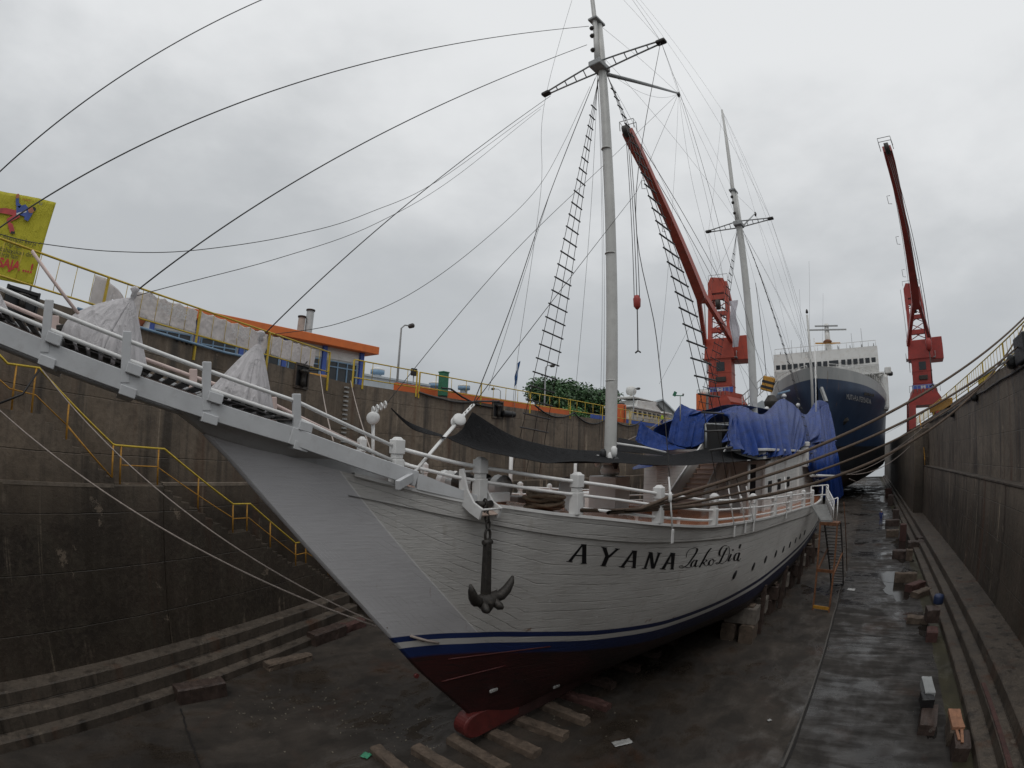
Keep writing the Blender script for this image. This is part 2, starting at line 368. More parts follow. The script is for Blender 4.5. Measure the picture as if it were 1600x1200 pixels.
def joint(pa, pb, w, mat):
    A, B = on_z(pa, 0), on_z(pb, 0); d = (B-A).normalized(); n_ = Vector((-d.y, d.x, 0)); b = MB(); V = []
    for i in range(40):
        k = i/39; c = A.lerp(B, k)+n_*.05*noise.noise((k*9, pa[0], 1)); ww = w*(1+.6*noise.noise((k*17, pa[0], 4))); V.append([c-n_*ww+Vector((0, 0, JZ[0])), c+n_*ww+Vector((0, 0, JZ[0]))])
    JZ[0] += .0012; b.grid(V, smooth=False); tag(b.build('floor_joint', mat), kind='structure')
joint((282, 1108), (313, 1200), .022, M_joint); joint((1318, 905), (1225, 1200), .035, M_joint); joint((1316, 905), (1221, 1200), .03, pm('pale_joint_edge', (.085, .078, .07), .8))
for pa, pb in (((1318, 900), (1400, 912)), ((1330, 868), (1400, 872)), ((1300, 985), (1440, 1003)), ((1335, 842), (1398, 845))): joint(pa, pb, .022, M_joint)
# stepped outlines used by stairs
def flight(u0, z0, u1, z1, n):
    pts = []
    for i in range(n):
        ua = u0 + (u1-u0)*i/n; ub = u0 + (u1-u0)*(i+1)/n
        if z1 < z0: z = z0 + (z1-z0)*(i+1)/n; pts += [(ua, z), (ub, z)] if i else [(ua, z), (ub, z)]
        else: z = z0 + (z1-z0)*(i+1)/n; pts += [(ua, z), (ub, z)]
    return pts
nwf = lambda p, n: NW(p[0], n, p[1])

wl = thing('dock_wall', 'tall stained concrete dock wall flaring in on the left behind the bowsprit', 'wall', NW(0, 13.6, 0))
wl_inv = Matrix.Translation(-NW(0, 13.6, 0))
def wpart(mb, name, mat, par, bevel=0):
    bmesh.ops.transform(mb.bm, matrix=Matrix.Translation(-par.location), verts=mb.bm.verts[:]); return mb.build(name, mat, par, bevel)
b = MB(); b.prism([(-40, -.5), (UK, -.5), (UK, QL), (-40, QL)], nwf, 14.3, 15.4); wpart(b, 'upper_wall', M_wallL, wl)
b = MB(); b.prism([(-40, -.4), (8.9, -.4), (8.9, 6.3), (-40, 6.3)], nwf, 13.6, 14.3); wpart(b, 'lower_wall', M_wallL, wl, .04)
b = MB(); b.prism([(8.9, -.4), (UK-.3, -.4), (UK-.3, 6.3), (8.9, 6.3)], nwf, 14.08, 14.3); wpart(b, 'ledge', M_wallL, wl, .03)
M_lip = pm('pale_lit_edge', (.19, .155, .120), .8, .3, 2, .4, 20, dirt=(.07, .055, .04), dirt_amt=.7)  # pale colour paints the daylight caught along the ledge top
def lip(u0, u1, n0, n1):
    b = MB(); rows = []; k = int((u1-u0)/.25)
    for i in range(k+1):
        u = u0+(u1-u0)*i/k; c = .02*noise.noise((u*1.3, 2, 5))+.05*max(0, noise.noise((u*2.3, 8, 5))-.3)
        rows.append([NW(u, n0-.012+c, 6.22), NW(u, n0-.012+c, 6.318-.01*abs(c)*8), NW(u, n1, 6.325)])
    b.grid(rows, smooth=False); wpart(b, 'ledge_edge', M_lip, wl)
lip(-30, 7.05, 13.6, 14.28); lip(9.15, UK-.4, 14.08, 14.29)
low = [(8.9, -.4), (8.9, 6.3)] + flight(8.9, 6.3, 12.0, 4.6, 9) + [(12.0, 4.6), (12.75, 4.6)] + flight(12.75, 4.6, 15.4, 2.9, 9) + [(15.4, 2.9), (16.1, 2.9)] + flight(16.1, 2.9, UK-.4, 1.3, 9) + [(UK-.4, -.4)]
def dedupe(l):
    r = []
    for p in l:
        if not r or (abs(p[0]-r[-1][0]) + abs(p[1]-r[-1][1])) > 1e-4: r.append(p)
    return r
b = MB(); b.prism(dedupe(low), nwf, 13.6, 14.08); wpart(b, 'lower_stair', M_wallL, wl)
up = [(7.1, 6.28), (7.1, 6.3)] + flight(7.1, 6.3, 4.45, 8.0, 9) + [(4.45, 8.0), (3.2, 8.0)] + flight(3.2, 8.0, -1.6, 10.9, 15) + [(-1.6, 6.28)]
b = MB(); b.prism(dedupe(up), nwf, 13.64, 14.3); wpart(b, 'upper_stair', M_wallL, wl)
def rough_step(fn, u0, u1, prof, seed, du=.35):
    """long kerb step with a chipped, uneven front edge; prof = (n_front, n_back, z0, z1)"""
    nf, nb, z0, z1 = prof; b = MB(); rows = []
    k = int((u1-u0)/du)
    for i in range(k+1):
        u = u0 + (u1-u0)*i/k
        c = .018*noise.noise((u*1.1, seed, 0)) + .015*noise.noise((u*4.3, seed, 7)) + .035*max(0, noise.noise((u*2.1, seed, 3))-.35)
        d = .012*noise.noise((u*2.7, seed, 9))
        rows.append([fn(u, nf+c*.6, z0), fn(u, nf+c*.7, z1-.045), fn(u, nf+.035+c, z1+d), fn(u, nb, z1+d*.4), fn(u, nb, z0)])
    b.grid(rows, smooth=False); return b
for i, pr in enumerate(((12.25, 12.75, -.05, .30), (12.62, 13.2, -.05, .72), (13.05, 13.62, -.05, 1.17))):
    wpart(rough_step(lambda u, n, z: NW(u, n, z), -20, UK-.8, pr, i*3.1), 'step', M_step, wl)

far = thing('dock_wall', 'long straight concrete dock wall behind the white ship with draped hoses', 'wall', (XL, YK, 0))
b = MB(); b.box((XL-.7, (YK+YE)/2, QL/2-.25), (1.4, YE-YK, QL+.5)); wpart(b, 'upper_wall', M_wallL, far)
b = MB(); b.box((XL+.35, (YK+.6+YE)/2, 3.0), (.7, YE-YK-.6, 6.6)); wpart(b, 'lower_wall', M_wallL, far, .04)
for i, pr in enumerate(((-XL-2.75, -XL-2.2, -.05, .30), (-XL-2.3, -XL-1.7, -.05, .72), (-XL-1.8, -XL-.6, -.05, 1.17))):
    wpart(rough_step(lambda u, n, z: Vector((-n, u, z)), YK+.5, 150, pr, 20+i*3.1, .8), 'step', M_step, far)

rw = thing('dock_wall', 'streaked concrete dock wall along the right side with a wide ledge', 'wall', (XR, 0, 0))
b = MB(); b.box((XR+.8, (YE-60)/2, QR/2-.25), (1.6, YE+60, QR+.5)); wpart(b, 'upper_wall', M_wallR, rw, .05)
b = MB(); b.box((XR-.3, 1, 3.0), (.6, 122, 6.92)); wpart(b, 'lower_wall', M_wallR, rw, .05)
b = MB(); b.box((XR-.9, 126, 5.2), (1.8, 128, 10.9)); wpart(b, 'pier', M_wallR, rw, .06)
b = MB(); V = []
for i in range(130):
    y = -20 + i*.65; w = .035*noise.noise((y*.9, 1, 1)) + .02*noise.noise((y*3, 1, 1))
    V.append([(6.69+w*.4, y, 6.36), (6.64+w, y, 6.42), (6.64+w, y, 6.49), (6.72, y, 6.50), (7.31, y, 6.50)])
b.grid(V, smooth=False); wpart(b, 'ledge', M_step, rw)
for i, pr in enumerate(((4.2, 4.8, -.05, .30), (4.72, 5.3, -.05, .70), (5.2, 6.75, -.05, 1.16))):
    wpart(rough_step(lambda u, n, z: Vector((n, u, z)), -8, 180, pr, 40+i*3.1), 'step', M_step, rw)
# steps let into the right wall
sw = thing('stone_stair', 'narrow stone stair climbing the right dock wall beside a slanting yellow handrail', 'stair', (XR-.3, 62, 6.5))
b = MB(); pr = [(0, -.02)] + flight(0, 0, 5.6, 4.9, 22)[0:] + [(5.6, -.02)]
b.prism(dedupe(pr), lambda p, w: Vector((w, -7.5+p[0]+6.5, p[1])), -.28, .30); b.build('stair_flight', M_step, sw)
b = MB(); A = Vector((-.3, -1.2, .9)); B = Vector((-.3, 4.6, 6.0))
b.tube([A, B], .05, 6); b.tube([A-Vector((0, 0, .45)), B-Vector((0, 0, .45))], .035, 6); b.build('handrail', M_rustyel, sw)
for i in range(9):
    P = A.lerp(B, i/8); b = MB(); b.tube([P, P-Vector((0, 0, 1.0))], .04, 6); b.build('post', M_rustyel, sw)

# small marks on the walls
hu, hz = on_w((277, 532), 14.3)
for i in range(4):
    b = MB(); b.lathe([(.055, 0), (.055, .03)], NW(hu+i*.2, 14.30, hz+.02*(i % 2)), 8, Matrix((WU, Vector((0, 0, 1)), -WN)).transposed())
    tag(b.build('anchor_hole', M_black), 'small dark round hole in a row of four in the wall below the banners', 'wall hole', 'row of wall holes')

# ------------------------------------------------------------------ railings on the quay
def fence(name, label, f, us, top, bot, spin, mat, foot=.75, spr=.012, pr=.045, group=None):
    """f(u, z) -> point; posts at us; spindles every spin"""
    base = f(us[0], bot-.2); t = thing(name, label, 'railing', base, 0, group)
    def add(mb, nm, m=mat): return wpart(mb, nm, m, t)
    for u in us:
        b = MB(); b.beam(f(u, bot-foot), f(u, top), .07, .07, up=(0.3, .2, 0)); add(b, 'post')
    b = MB(); b.tube([f(u, top) for u in us], .036, 6); add(b, 'top_rail')
    b = MB(); b.tube([f(u, bot) for u in us], .030, 6); add(b, 'bottom_rail')
    u = us[0]+spin
    while u < us[-1]-.05:
        if min(abs(u-v) for v in us) > .12: b = MB(); b.tube([f(u, bot), f(u, top)], spr, 5); add(b, 'spindle')
        u += spin
    return t
fence('quay_railing', 'yellow pipe railing along the flared wall top, partly hung with white banners', lambda u, z: NW(u, 14.25, z),
      [-1.6, 2.3, 6.35, 10.15, 13.75, 17.75], 12.12, 11.22, .62, M_yellow, .85)
ys = [16.15, 20.84, 25.5, 30.2, 34.9, 39.6]
fence('quay_railing', 'thin yellow pipe railing on the far straight wall behind the awning', lambda u, z: Vector((XL+.02, u, z)), ys, 12.1, 11.3, 1.15, M_yellow, .6, .018, .045)
fence('quay_railing', 'short yellow railing section joining the orange roofed office to the straight wall', lambda u, z: Vector((XL+.04, u, z)), [YK+.4, 12.6, 15.95], 12.12, 11.25, 1.1, M_yellow, .5, .018)
fence('quay_railing', 'pale low railing beside the moored motor yacht', lambda u, z: Vector((XL+.02, u, z)), [39.9, 46, 52, 58, 64, 70], 12.0, 11.3, 1.3, M_yellow, .4, .02)
fence('quay_railing', 'yellow railing with close uprights on top of the right dock wall', lambda u, z: Vector((XR+.06, u, z)),
      [10+i*5.2 for i in range(14)], QR+1.1, QR+.25, .74, M_yellow, .5, .016)

# hand rail of the left stairs
hr = thing('stair_handrail', 'rusty yellow handrail zigzagging down the left dock wall stairs', 'handrail', NW(8, 13.66, 6.3))
NH = 13.68
top = [(1.0, 10.55), (3.45, 9.08), (4.4, 9.13), (7.0, 7.42), (7.1, 7.40), (8.9, 7.40), (11.95, 5.62), (12.8, 5.60), (15.4, 3.85), (16.1, 3.85), (19.0, 2.3)]
b = MB(); b.tube([NW(u, NH, z) for u, z in top], .032, 8); wpart(b, 'top_rail', M_yellow, hr)
mid = [(1.0, 9.9), (3.6, 8.55), (4.4, 8.5), (5.45, 7.85)]
b = MB(); b.tube([NW(u, NH, z-.05) for u, z in mid], .02, 6); b.tube([NW(5.45, NH, 7.8), NW(7.0, NH, 6.5)], .028, 6)
b.tube([NW(u, NH, z) for u, z in [(7.35, 6.85), (8.65, 6.85), (12.0, 5.1), (12.75, 5.08), (15.4, 3.35), (16.1, 3.35), (19, 1.8)]], .02, 6); wpart(b, 'mid_rail', M_rustyel, hr)
for u, zb, zt in ((3.72, 8.0, 9.08), (4.32, 7.95, 9.11), (5.45, 7.25, 8.45), (7.02, 6.3, 7.42), (7.3, 6.3, 7.40), (8.68, 6.3, 7.40), (10.35, 5.5, 6.55), (11.95, 4.6, 5.62), (12.65, 4.6, 5.60), (13.9, 3.8, 4.85), (15.4, 2.9, 3.85), (16.05, 2.9, 3.85), (17.6, 2.1, 3.0)):
    b = MB(); b.tube([NW(u, NH, zb), NW(u, NH, zt)], .03, 6); wpart(b, 'post', M_rustyel, hr)

# rung ladder let into the left wall
ul, zl = on_w((541, 597), 14.3)
ld = thing('wall_ladder', 'row of short pale rungs fixed down the left dock wall below the office', 'ladder', NW(ul, 14.28, 8.6))
for i in range(14):
    b = MB(); b.box(NW(ul, 14.24, 10.72-.215*i), (.30, .10, .075), Matrix((WU, WN, Vector((0, 0, 1)))).transposed()); wpart(b, 'rung', M_steel, ld)

# dark niches and fenders in the walls
def niche(name, label, cat, P, ax, ay, w, h, mats):
    """shallow dark bollard niche: frame with a flat black plate for the recess shade, and the bollard"""
    t = thing(name, label, cat, P); Rm = Matrix((ax, ay, Vector((0, 0, 1)))).transposed()
    b = MB(); b.box((0, 0, 0), (w, .03, h)); bmesh.ops.transform(b.bm, matrix=Rm.to_4x4(), verts=b.bm.verts[:]); b.build('recess_shade_plate', M_black, t)  # flat black plate stands in for the shade inside a recess
    b = MB()
    for c, d in (((-w/2, .03, 0), (.07, .10, h+.1)), ((w/2, .03, 0), (.07, .10, h+.1)), ((0, .03, h/2), (w-.07, .10, .08)), ((0, .03, -h/2), (w-.07, .12, .1))): b.box(c, d)
    bmesh.ops.transform(b.bm, matrix=Rm.to_4x4(), verts=b.bm.verts[:]); b.build('frame', mats[0], t)
    b = MB(); b.lathe([(.13, -h/2+.05), (.11, -h/2+.3), (.10, h*.1), (.2, h*.18), (.2, h*.28)], (0, .14, 0), 12)
    bmesh.ops.transform(b.bm, matrix=Rm.to_4x4(), verts=b.bm.verts[:]); b.build('bollard', mats[1], t)
    return t
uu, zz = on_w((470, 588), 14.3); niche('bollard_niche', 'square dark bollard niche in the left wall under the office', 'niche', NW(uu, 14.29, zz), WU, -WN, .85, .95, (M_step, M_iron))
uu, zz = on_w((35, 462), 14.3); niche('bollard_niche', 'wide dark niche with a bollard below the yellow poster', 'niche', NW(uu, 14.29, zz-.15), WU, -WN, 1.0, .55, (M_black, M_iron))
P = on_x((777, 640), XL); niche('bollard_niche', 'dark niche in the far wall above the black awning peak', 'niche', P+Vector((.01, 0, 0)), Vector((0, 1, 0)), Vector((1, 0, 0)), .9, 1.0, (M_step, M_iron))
def fender(P, ax, r, L, label, group=None):
    ax = Vector(ax).normalized(); o = ax.orthogonal().normalized(); Rm = Matrix((o, ax.cross(o), ax)).transposed()
    b = MB(); b.lathe([(r*.35, -L/2), (r*.9, -L/2), (r, -L/2+.06), (r, L/2-.06), (r*.9, L/2), (r*.35, L/2)], P, 16, Rm)
    return tag(b.build('rubber_fender', M_black), label, 'fender', group)
fender(on_x((795, 647), XL+.28), (0, 1, 0), .2, 1.0, 'black rubber fender lying across the far wall beside its dark niche')
for p, lb, r in (((1580, 566), 'black fender on the right wall top nearest the camera', .26), ((1522, 620), 'black fender second along the right dock wall', .26), ((1487, 646), 'black fender farthest along the right dock wall', .28)):
    fender(on_x(p, XR-.2), (.25, 1, 0), r, .9, lb)
b = MB(); P = on_x((1597, 545), XR-.1); b.box(P, (.35, 1.6, 1.1)); tag(b.build('rubber_buffer', M_black, bevel=.06), 'thick black rubber buffer on the right wall at the picture edge', 'buffer')
# hoses draped along the walls
def hose(pts, r, name, label, mat, cat='hose', n=7):
    b = MB(); b.tube(pts, r, n); return tag(b.build(name, mat), label, cat)
def swag(a, bb, sag, k=10): return [a.lerp(bb, i/k) - Vector((0, 0, 4*sag*(i/k)*(1-i/k))) for i in range(k+1)]
pp = [on_x(p, XL+.12) for p in ((836, 633), (897, 645), (952, 650), (1005, 656))]
hose(swag(pp[0], pp[1], .55)+swag(pp[1], pp[2], .75)[1:]+swag(pp[2], pp[3], .7)[1:], .06, 'draped_hose', 'black hose hanging in three swags on the far dock wall', M_black)
pp = [on_x(p, XL+.1) for p in ((655, 613), (690, 623), (745, 627), (780, 627))]
hose(swag(pp[0], pp[1], .02)+swag(pp[1], pp[2], .12)[1:]+[pp[3]], .06, 'draped_hose', 'grey black hoses bundled along the far wall under the green bin', M_dark)
hose([on_x(p, XL+.1) for p in ((690, 606), (705, 608), (722, 620), (745, 632), (770, 637))], .055, 'draped_hose', 'black hose sloping from the green bin down the far wall', M_black)
hose([NW(*q) for q in ((on_w((480, 565), 14.2)[0], 14.2, on_w((480, 565), 14.2)[1]), (on_w((470, 578), 14.2)[0], 14.2, on_w((470, 578), 14.2)[1]), (on_w((500, 578), 14.2)[0], 14.2, on_w((500, 578), 14.2)[1]))], .03, 'draped_hose', 'dark rag of hose hanging at the square niche', M_black)
hose(swag(on_x((1360, 690), XR-1.9), on_x((1590, 552), XR-.15), .1), .05, 'wall_pipe', 'pair of grey service pipes along the top of the right wall', M_grey, 'pipe')
hose([Vector((XR-.08, y, QR-.55+.03*math.sin(y))) for y in range(14, 62, 2)], .055, 'wall_pipe', 'dark cable pipe under the right wall coping', M_dark, 'pipe')
uu1 = on_w((62, 577), 13.5); uu2 = on_w((0, 639), 13.5)
hose([NW(uu1[0], 13.5, uu1[1]), NW((uu1[0]+uu2[0])/2+.1, 13.5, (uu1[1]+uu2[1])/2-.12), NW(uu2[0]-.3, 13.5, uu2[1])], .03, 'black_hose', 'black hose tied to the top landing of the left stair rail', M_black)

# ================================================================== THE WHITE SAILING SHIP
ship = thing('sailing_ship', 'white two masted wooden sailing ship standing on blocks in the dry dock', 'sailing ship', SO, PSI)
def curve(xs, ys):
    xs = np.array(xs, float); ys = np.array(ys, float)
    d = np.diff(ys)/np.diff(xs); m = np.zeros(len(xs)); m[1:-1] = np.where(d[1:]*d[:-1] > 0, 2*d[1:]*d[:-1]/(d[1:]+d[:-1]+1e-12*np.sign(d[1:]+d[:-1]+1e-20)), 0); m[0] = d[0]; m[-1] = d[-1]
    def f(x):
        x = min(max(x, xs[0]), xs[-1]); i = int(min(max(np.searchsorted(xs, x)-1, 0), len(xs)-2)); h = xs[i+1]-xs[i]; t = (x-xs[i])/h
        return float((2*t**3-3*t**2+1)*ys[i] + (t**3-2*t**2+t)*h*m[i] + (-2*t**3+3*t**2)*ys[i+1] + (t**3-t**2)*h*m[i+1])
    return f
ss = [-6.1, -4.57, -3.44, -2.57, -1.85, -1.31, -.49, .05, .7, 1.35, 2.42, 3.61, 5.46, 7.32, 11.17, 18.15, 25.72, 33, 38, 41]
sheer_z = curve(ss, [8.04, 7.72, 7.48, 7.29, 7.12, 7.0, 6.89, 6.80, 6.71, 6.62, 6.45, 6.28, 6.05, 5.92, 5.67, 5.33, 4.98, 5.0, 5.3, 5.6])
sheer_t = curve(ss, [.10, .25, .42, .75, 1.15, 1.5, 1.95, 2.35, 2.7, 3.1, 3.5, 3.8, 4.0, 4.2, 4.35, 4.45, 4.45, 3.8, 2.9, 2.2])
wl_z = curve([-2.1, -1.2, -.26, 1.32, 3.16, 5.5, 9.7, 13.7, 21, 41], [3.84, 3.86, 3.83, 3.62, 3.34, 3.16, 3.05, 2.98, 3.0, 3.1])
wl_t = curve([-2.07, -1.2, -.26, 1.32, 3.16, 5.5, 9.7, 13.7, 21, 31.5, 38, 41], [.06, .42, .88, 1.5, 2.2, 3.0, 3.7, 3.95, 4.1, 3.7, 2.4, 1.6])
seam_z = curve([-6, -3.4, -1.88, -.99, .36, 1.96, 2.85, 7.67, 14.6, 24, 41], [7.45, 7.06, 6.77, 6.58, 6.30, 6.04, 5.92, 5.46, 5.08, 4.60, 5.0])
stem = curve([-6.1, -5.6, -4.43, -2.89, -2.02, -1.32, .33, .6, 2], [8.0, 7.6, 6.44, 4.77, 3.73, 2.83, 1.0, .65, .62])
def zlow(s): return stem(s) if s < 2 else .62
def hull_t(s, z):
    zl, zs, ts = zlow(s), sheer_z(s), sheer_t(s); tk = .09 if s < .3 else min(.09+.08*(s-.3), .2)
    u = min(max((z-zl)/max(zs-zl, 1e-4), 0), 1)
    if s < -1.9: F = u**1.15
    else:
        uw = min(max((wl_z(s)-zl)/(zs-zl), .02), .98); rt = min(max((wl_t(s)-tk)/(ts-tk), .02), .985)
        bl = min(max((s+1.9)/1.5, 0), 1)
        if rt >= uw:
            c_ = max(.085, .36-.0275*max(s-2, 0)); A_ = (rt-uw)/max((1-math.exp(-uw/c_))-uw, .05); A_ = min(A_, 1.0)
            F = A_*(1-math.exp(-u/c_))/(1 if u < 1 else 1) + (1-A_)*u; F = min(F, 1.0)
        else: F = u**(math.log(rt)/math.log(uw))
        F = bl*F + (1-bl)*u**1.15
    return tk + (ts-tk)*F
def hull_hit(p, off=.012, lo=0.0, hi=6.0):
    """first point of the starboard hull side on the sight line through p"""
    prev = None; t = hi
    while t > lo:
        v = S(p, t)
        if -6 < v.y < 41 and hull_t(v.y, v.z) >= t and zlow(v.y)-.2 < v.z < sheer_z(v.y)+.3:
            a, c = t, t+.05
            for _ in range(18):
                m_ = (a+c)/2; w = S(p, m_)
                if hull_t(w.y, w.z) >= m_: a = m_
                else: c = m_
            w = S(p, a); w.x += off; return w
        t -= .05
    return S(p, .1)

def hull_mat():
    m, nt, b = new_mat('painted_planked_hull'); q = G(nt); o = q.obj()
    wz = q.attr('wz'); pk = q.attr('plank'); plate = q.attr('plate'); sm = q.attr('seam')
    big = q.noise(q.vscale(o, (1, .5, 1)), .8, 6, .6); gr = q.noise(q.vscale(o, (2, .35, 5)), 3.2, 6, .65); fine = q.noise(o, 22, 4, .6); scr = q.noise(q.vscale(o, (1.5, .30, 11)), 4.0, 7, .68, .3)
    white = q.mix(q.ramp(big, .3, .7), (.58, .565, .54), (.72, .71, .685))
    white = q.mix(q.ramp(gr, .56, .75, 0, .40), white, (.34, .32, .29))
    run = q.noise(q.vscale(o, (3, 2.2, .12)), 1.3, 4); white = q.mix(q.ramp(run, .62, .76, 0, .35), white, (.38, .34, .28))
    white = q.mix(q.ramp(scr, .58, .68, 0, .55), white, (.30, .28, .25)); white = q.mix(q.ramp(scr, .40, .31, 0, .65), white, (.80, .79, .77))
    isplate = q.ramp(plate, -.02, .02)
    edge_ = q.ramp(q.math('ABSOLUTE', q.math('ADD', plate, q.math('MULTIPLY', q.math('SUBTRACT', scr, .5), .03))), .010, .022, 1, 0)
    plain = q.mix(q.ramp(big, .3, .7), (.56, .555, .57), (.64, .635, .65)); plain = q.mix(q.ramp(scr, .56, .70, 0, .30), plain, (.40, .39, .39)); plain = q.mix(q.ramp(gr, .55, .75, 0, .35), plain, (.44, .43, .42)); white = q.mix(isplate, white, plain)
    fr = q.math('FRACT', q.math('ADD', pk, q.math('MULTIPLY', gr, .18))); d = q.math('ABSOLUTE', q.math('SUBTRACT', fr, .5))
    ln = q.ramp(d, 0, .06, 1, 0)
    brk = q.ramp(q.noise(q.vscale(o, (1, .55, 2)), 1.5, 4, .6), .42, .58, .05, 1)
    ln = q.math('MULTIPLY', q.math('MULTIPLY', ln, brk), q.math('SUBTRACT', 1, q.math('MULTIPLY', isplate, .45)))
    white = q.mix(q.math('MULTIPLY', ln, .62), white, (.16, .15, .14))
    white = q.mix(q.math('MULTIPLY', edge_, .75), white, (.80, .79, .78))
    # peeling paint edges and small rust bleeding
    pe = q.ramp(q.noise(q.vscale(o, (1, .6, 1.6)), 2.1, 9, .72), .645, .67); white = q.mix(q.math('MULTIPLY', pe, q.math('SUBTRACT', 1, isplate)), white, (.74, .73, .72))
    sp = q.math('ADD', q.math('MULTIPLY', q.ramp(q.noise(o, 1.7, 4), .66, .74), q.ramp(wz, .15, .6, 1, 0)), q.math('MULTIPLY', q.ramp(q.noise(q.vscale(o, (2.2, 2.2, .35)), 2.0, 4), .72, .80), .6), True); white = q.mix(q.math('MULTIPLY', sp, .8), white, (.20, .09, .035))
    red = q.mix(q.ramp(big, .35, .65), (.022, .007, .007), (.060, .012, .012)); red = q.mix(q.ramp(gr, .5, .7, 0, .7), red, (.012, .008, .008))
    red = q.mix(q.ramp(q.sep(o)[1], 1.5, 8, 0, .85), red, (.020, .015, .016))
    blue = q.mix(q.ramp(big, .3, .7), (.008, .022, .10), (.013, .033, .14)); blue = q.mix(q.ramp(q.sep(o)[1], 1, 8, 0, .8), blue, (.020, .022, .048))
    c = q.mix(q.ramp(wz, -.015, .0), blue, white)
    c = q.mix(q.ramp(wz, -.165, -.155), q.mix(.0, (.58, .57, .55), (.5, .5, .5)), c)
    c = q.mix(q.ramp(wz, -.335, -.325), blue, c)
    lowb = q.ramp(q.sep(o)[1], 0, 9, -.60, -.86)
    edge = q.math('SUBTRACT', wz, lowb); c = q.mix(q.ramp(edge, -.06, .02), red, c)
    q.put(b.inputs['Base Color'], c); q.put(b.inputs['Roughness'], q.ramp(gr, .3, .7, .42, .62))
    h = q.math('ADD', q.math('ADD', q.math('MULTIPLY', gr, .5), q.math('MULTIPLY', scr, .45)), q.math('ADD', q.math('MULTIPLY', fine, .12), q.math('MULTIPLY', ln, -.7)))
    h = q.math('ADD', h, q.math('MULTIPLY', pe, .3)); h = q.math('MULTIPLY', h, q.math('SUBTRACT', 1, q.math('MULTIPLY', isplate, .55)))
    h = q.math('ADD', h, q.math('MULTIPLY', isplate, .45))
    q.put(b.inputs['Normal'], q.bump(h, .65, .035))
    return m
M_hull = hull_mat()
def plate_edge(s, z):   # >0 on the smooth sheathed fore part of the bow
    return (-3.14 + (7.03-z)*.885) - s
def hull_skin(sts, z_a, z_b, rows, off, name, parent, sides=(1, -1)):
    b = MB(); data = []
    for sd in sides:
        g_ = []
        for s in sts:
            r = []
            for k in range(rows+1):
                z = z_a(s) + (z_b(s)-z_a(s))*k/rows
                r.append((sd*(hull_t(s, z)+off*min(1, max(.05, (s+3.5)/2.5) if off > .02 else 1)), s, z)); data.append((z-wl_z(s), (z-zlow(s))/max(sheer_z(s)-zlow(s), .01), plate_edge(s, z), z-seam_z(s), s))
            g_.append(r)
        b.grid(g_)
    o = None
    b.bm.verts.ensure_lookup_table()
    nv = len(data)
    # (no vertex merging, so the attribute order stays that of creation)
    o = b.build(name, M_hull, parent)
    me = o.data
    for nm, fn in (('wz', lambda d: d[0]), ('plank', lambda d: (d[1]*(24+0*d[4]))), ('plate', lambda d: d[2]), ('seam', lambda d: d[3])):
        at = me.attributes.new(nm, 'FLOAT', 'POINT'); at.data.foreach_set('value', np.array([fn(d) for d in data], dtype=np.float32))
    return o
sts = sorted(set(list(np.linspace(-6.09, 12, 120)) + list(np.linspace(12, 41, 60))))
hull = hull_skin(sts, zlow, sheer_z, 84, 0, 'hull', ship)
wale = hull_skin([s for s in sts if s > -3.5], seam_z, lambda s: sheer_z(s)-.02, 10, .035, 'wale', hull)
# under edge of the wale, a strip coloured black for the seam shadow
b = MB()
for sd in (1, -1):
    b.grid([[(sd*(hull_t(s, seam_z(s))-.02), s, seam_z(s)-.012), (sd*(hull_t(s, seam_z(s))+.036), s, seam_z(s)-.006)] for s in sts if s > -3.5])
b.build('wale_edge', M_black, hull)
# stem post, transom, keel and red fore shoe
b = MB(); zz_ = np.linspace(.95, 8.0, 40); rows_ = []
inv = lambda z: float(np.interp(z, [1.0, 2.83, 3.73, 4.77, 6.44, 7.6, 8.0], [.33, -1.32, -2.02, -2.89, -4.43, -5.6, -6.1]))
b = MB(); rows_ = []; dat = []
for z in zz_:
    s = inv(z)-.004; rows_.append([(-.092, s+.03, z), (-.05, s-.035, z-.02), (.05, s-.035, z-.02), (.092, s+.03, z)]); dat += [(z-wl_z(max(s, -2.07)), 0, 1, -1)]*4
b.grid(rows_); o = b.build('stem_post', M_hull, hull)
for i, nm in enumerate(('wz', 'plank', 'plate', 'seam')):
    at = o.data.attributes.new(nm, 'FLOAT', 'POINT'); at.data.foreach_set('value', np.array([d[i] for d in dat], dtype=np.float32))
b = MB(); b.poly([(-hull_t(41, z), 41, z) for z in np.linspace(.7, 5.6, 14)] + [(hull_t(41, z), 41, z) for z in np.linspace(5.6, .7, 14)]); b.build('transom', M_white, hull)
M_redfoul = pm('red_bottom_paint', (.115, .020, .018), .5, .3, 2.2, .15, 22, dirt=(.05, .02, .018), dirt_amt=.8)
b = MB(); b.box((0, 20.5, .45), (.42, 40, .40)); b.build('keel', pm('dark_keel', (.05, .022, .02), .7, .3, 3), hull, .04)
b = MB(); pr = [(2.05, .42), (2.05, 1.02)] + [(.36+.44*math.cos(a), .68+.40*math.sin(a)) for a in np.linspace(math.pi*.5, math.pi*1.5, 14)]
rows_ = []
for t in (-.235, -.20, .20, .235):
    k = .93 if abs(t) > .22 else 1
    rows_.append([(t, 1.0+(p[0]-1.0)*k, .7+(p[1]-.7)*k) for p in pr+pr[:1]])
b.grid(rows_, smooth=False); b.poly(rows_[0][:-1]); b.poly(rows_[-1][:-1][::-1]); b.build('fore_shoe', M_redfoul, hull, .02)
b = MB(); p0 = Vector((.10, -1.36, 2.66))
b.lathe([(.06, -.03), (.06, .03)], (0, -1.40, 2.66), 12, Matrix(((0, 0, 1), (0, 1, 0), (1, 0, 0)))); b.build('towing_eye', M_redfoul, hull)
M_strake = pm('dark_red_strake', (.075, .014, .013), .55, .3, 3)
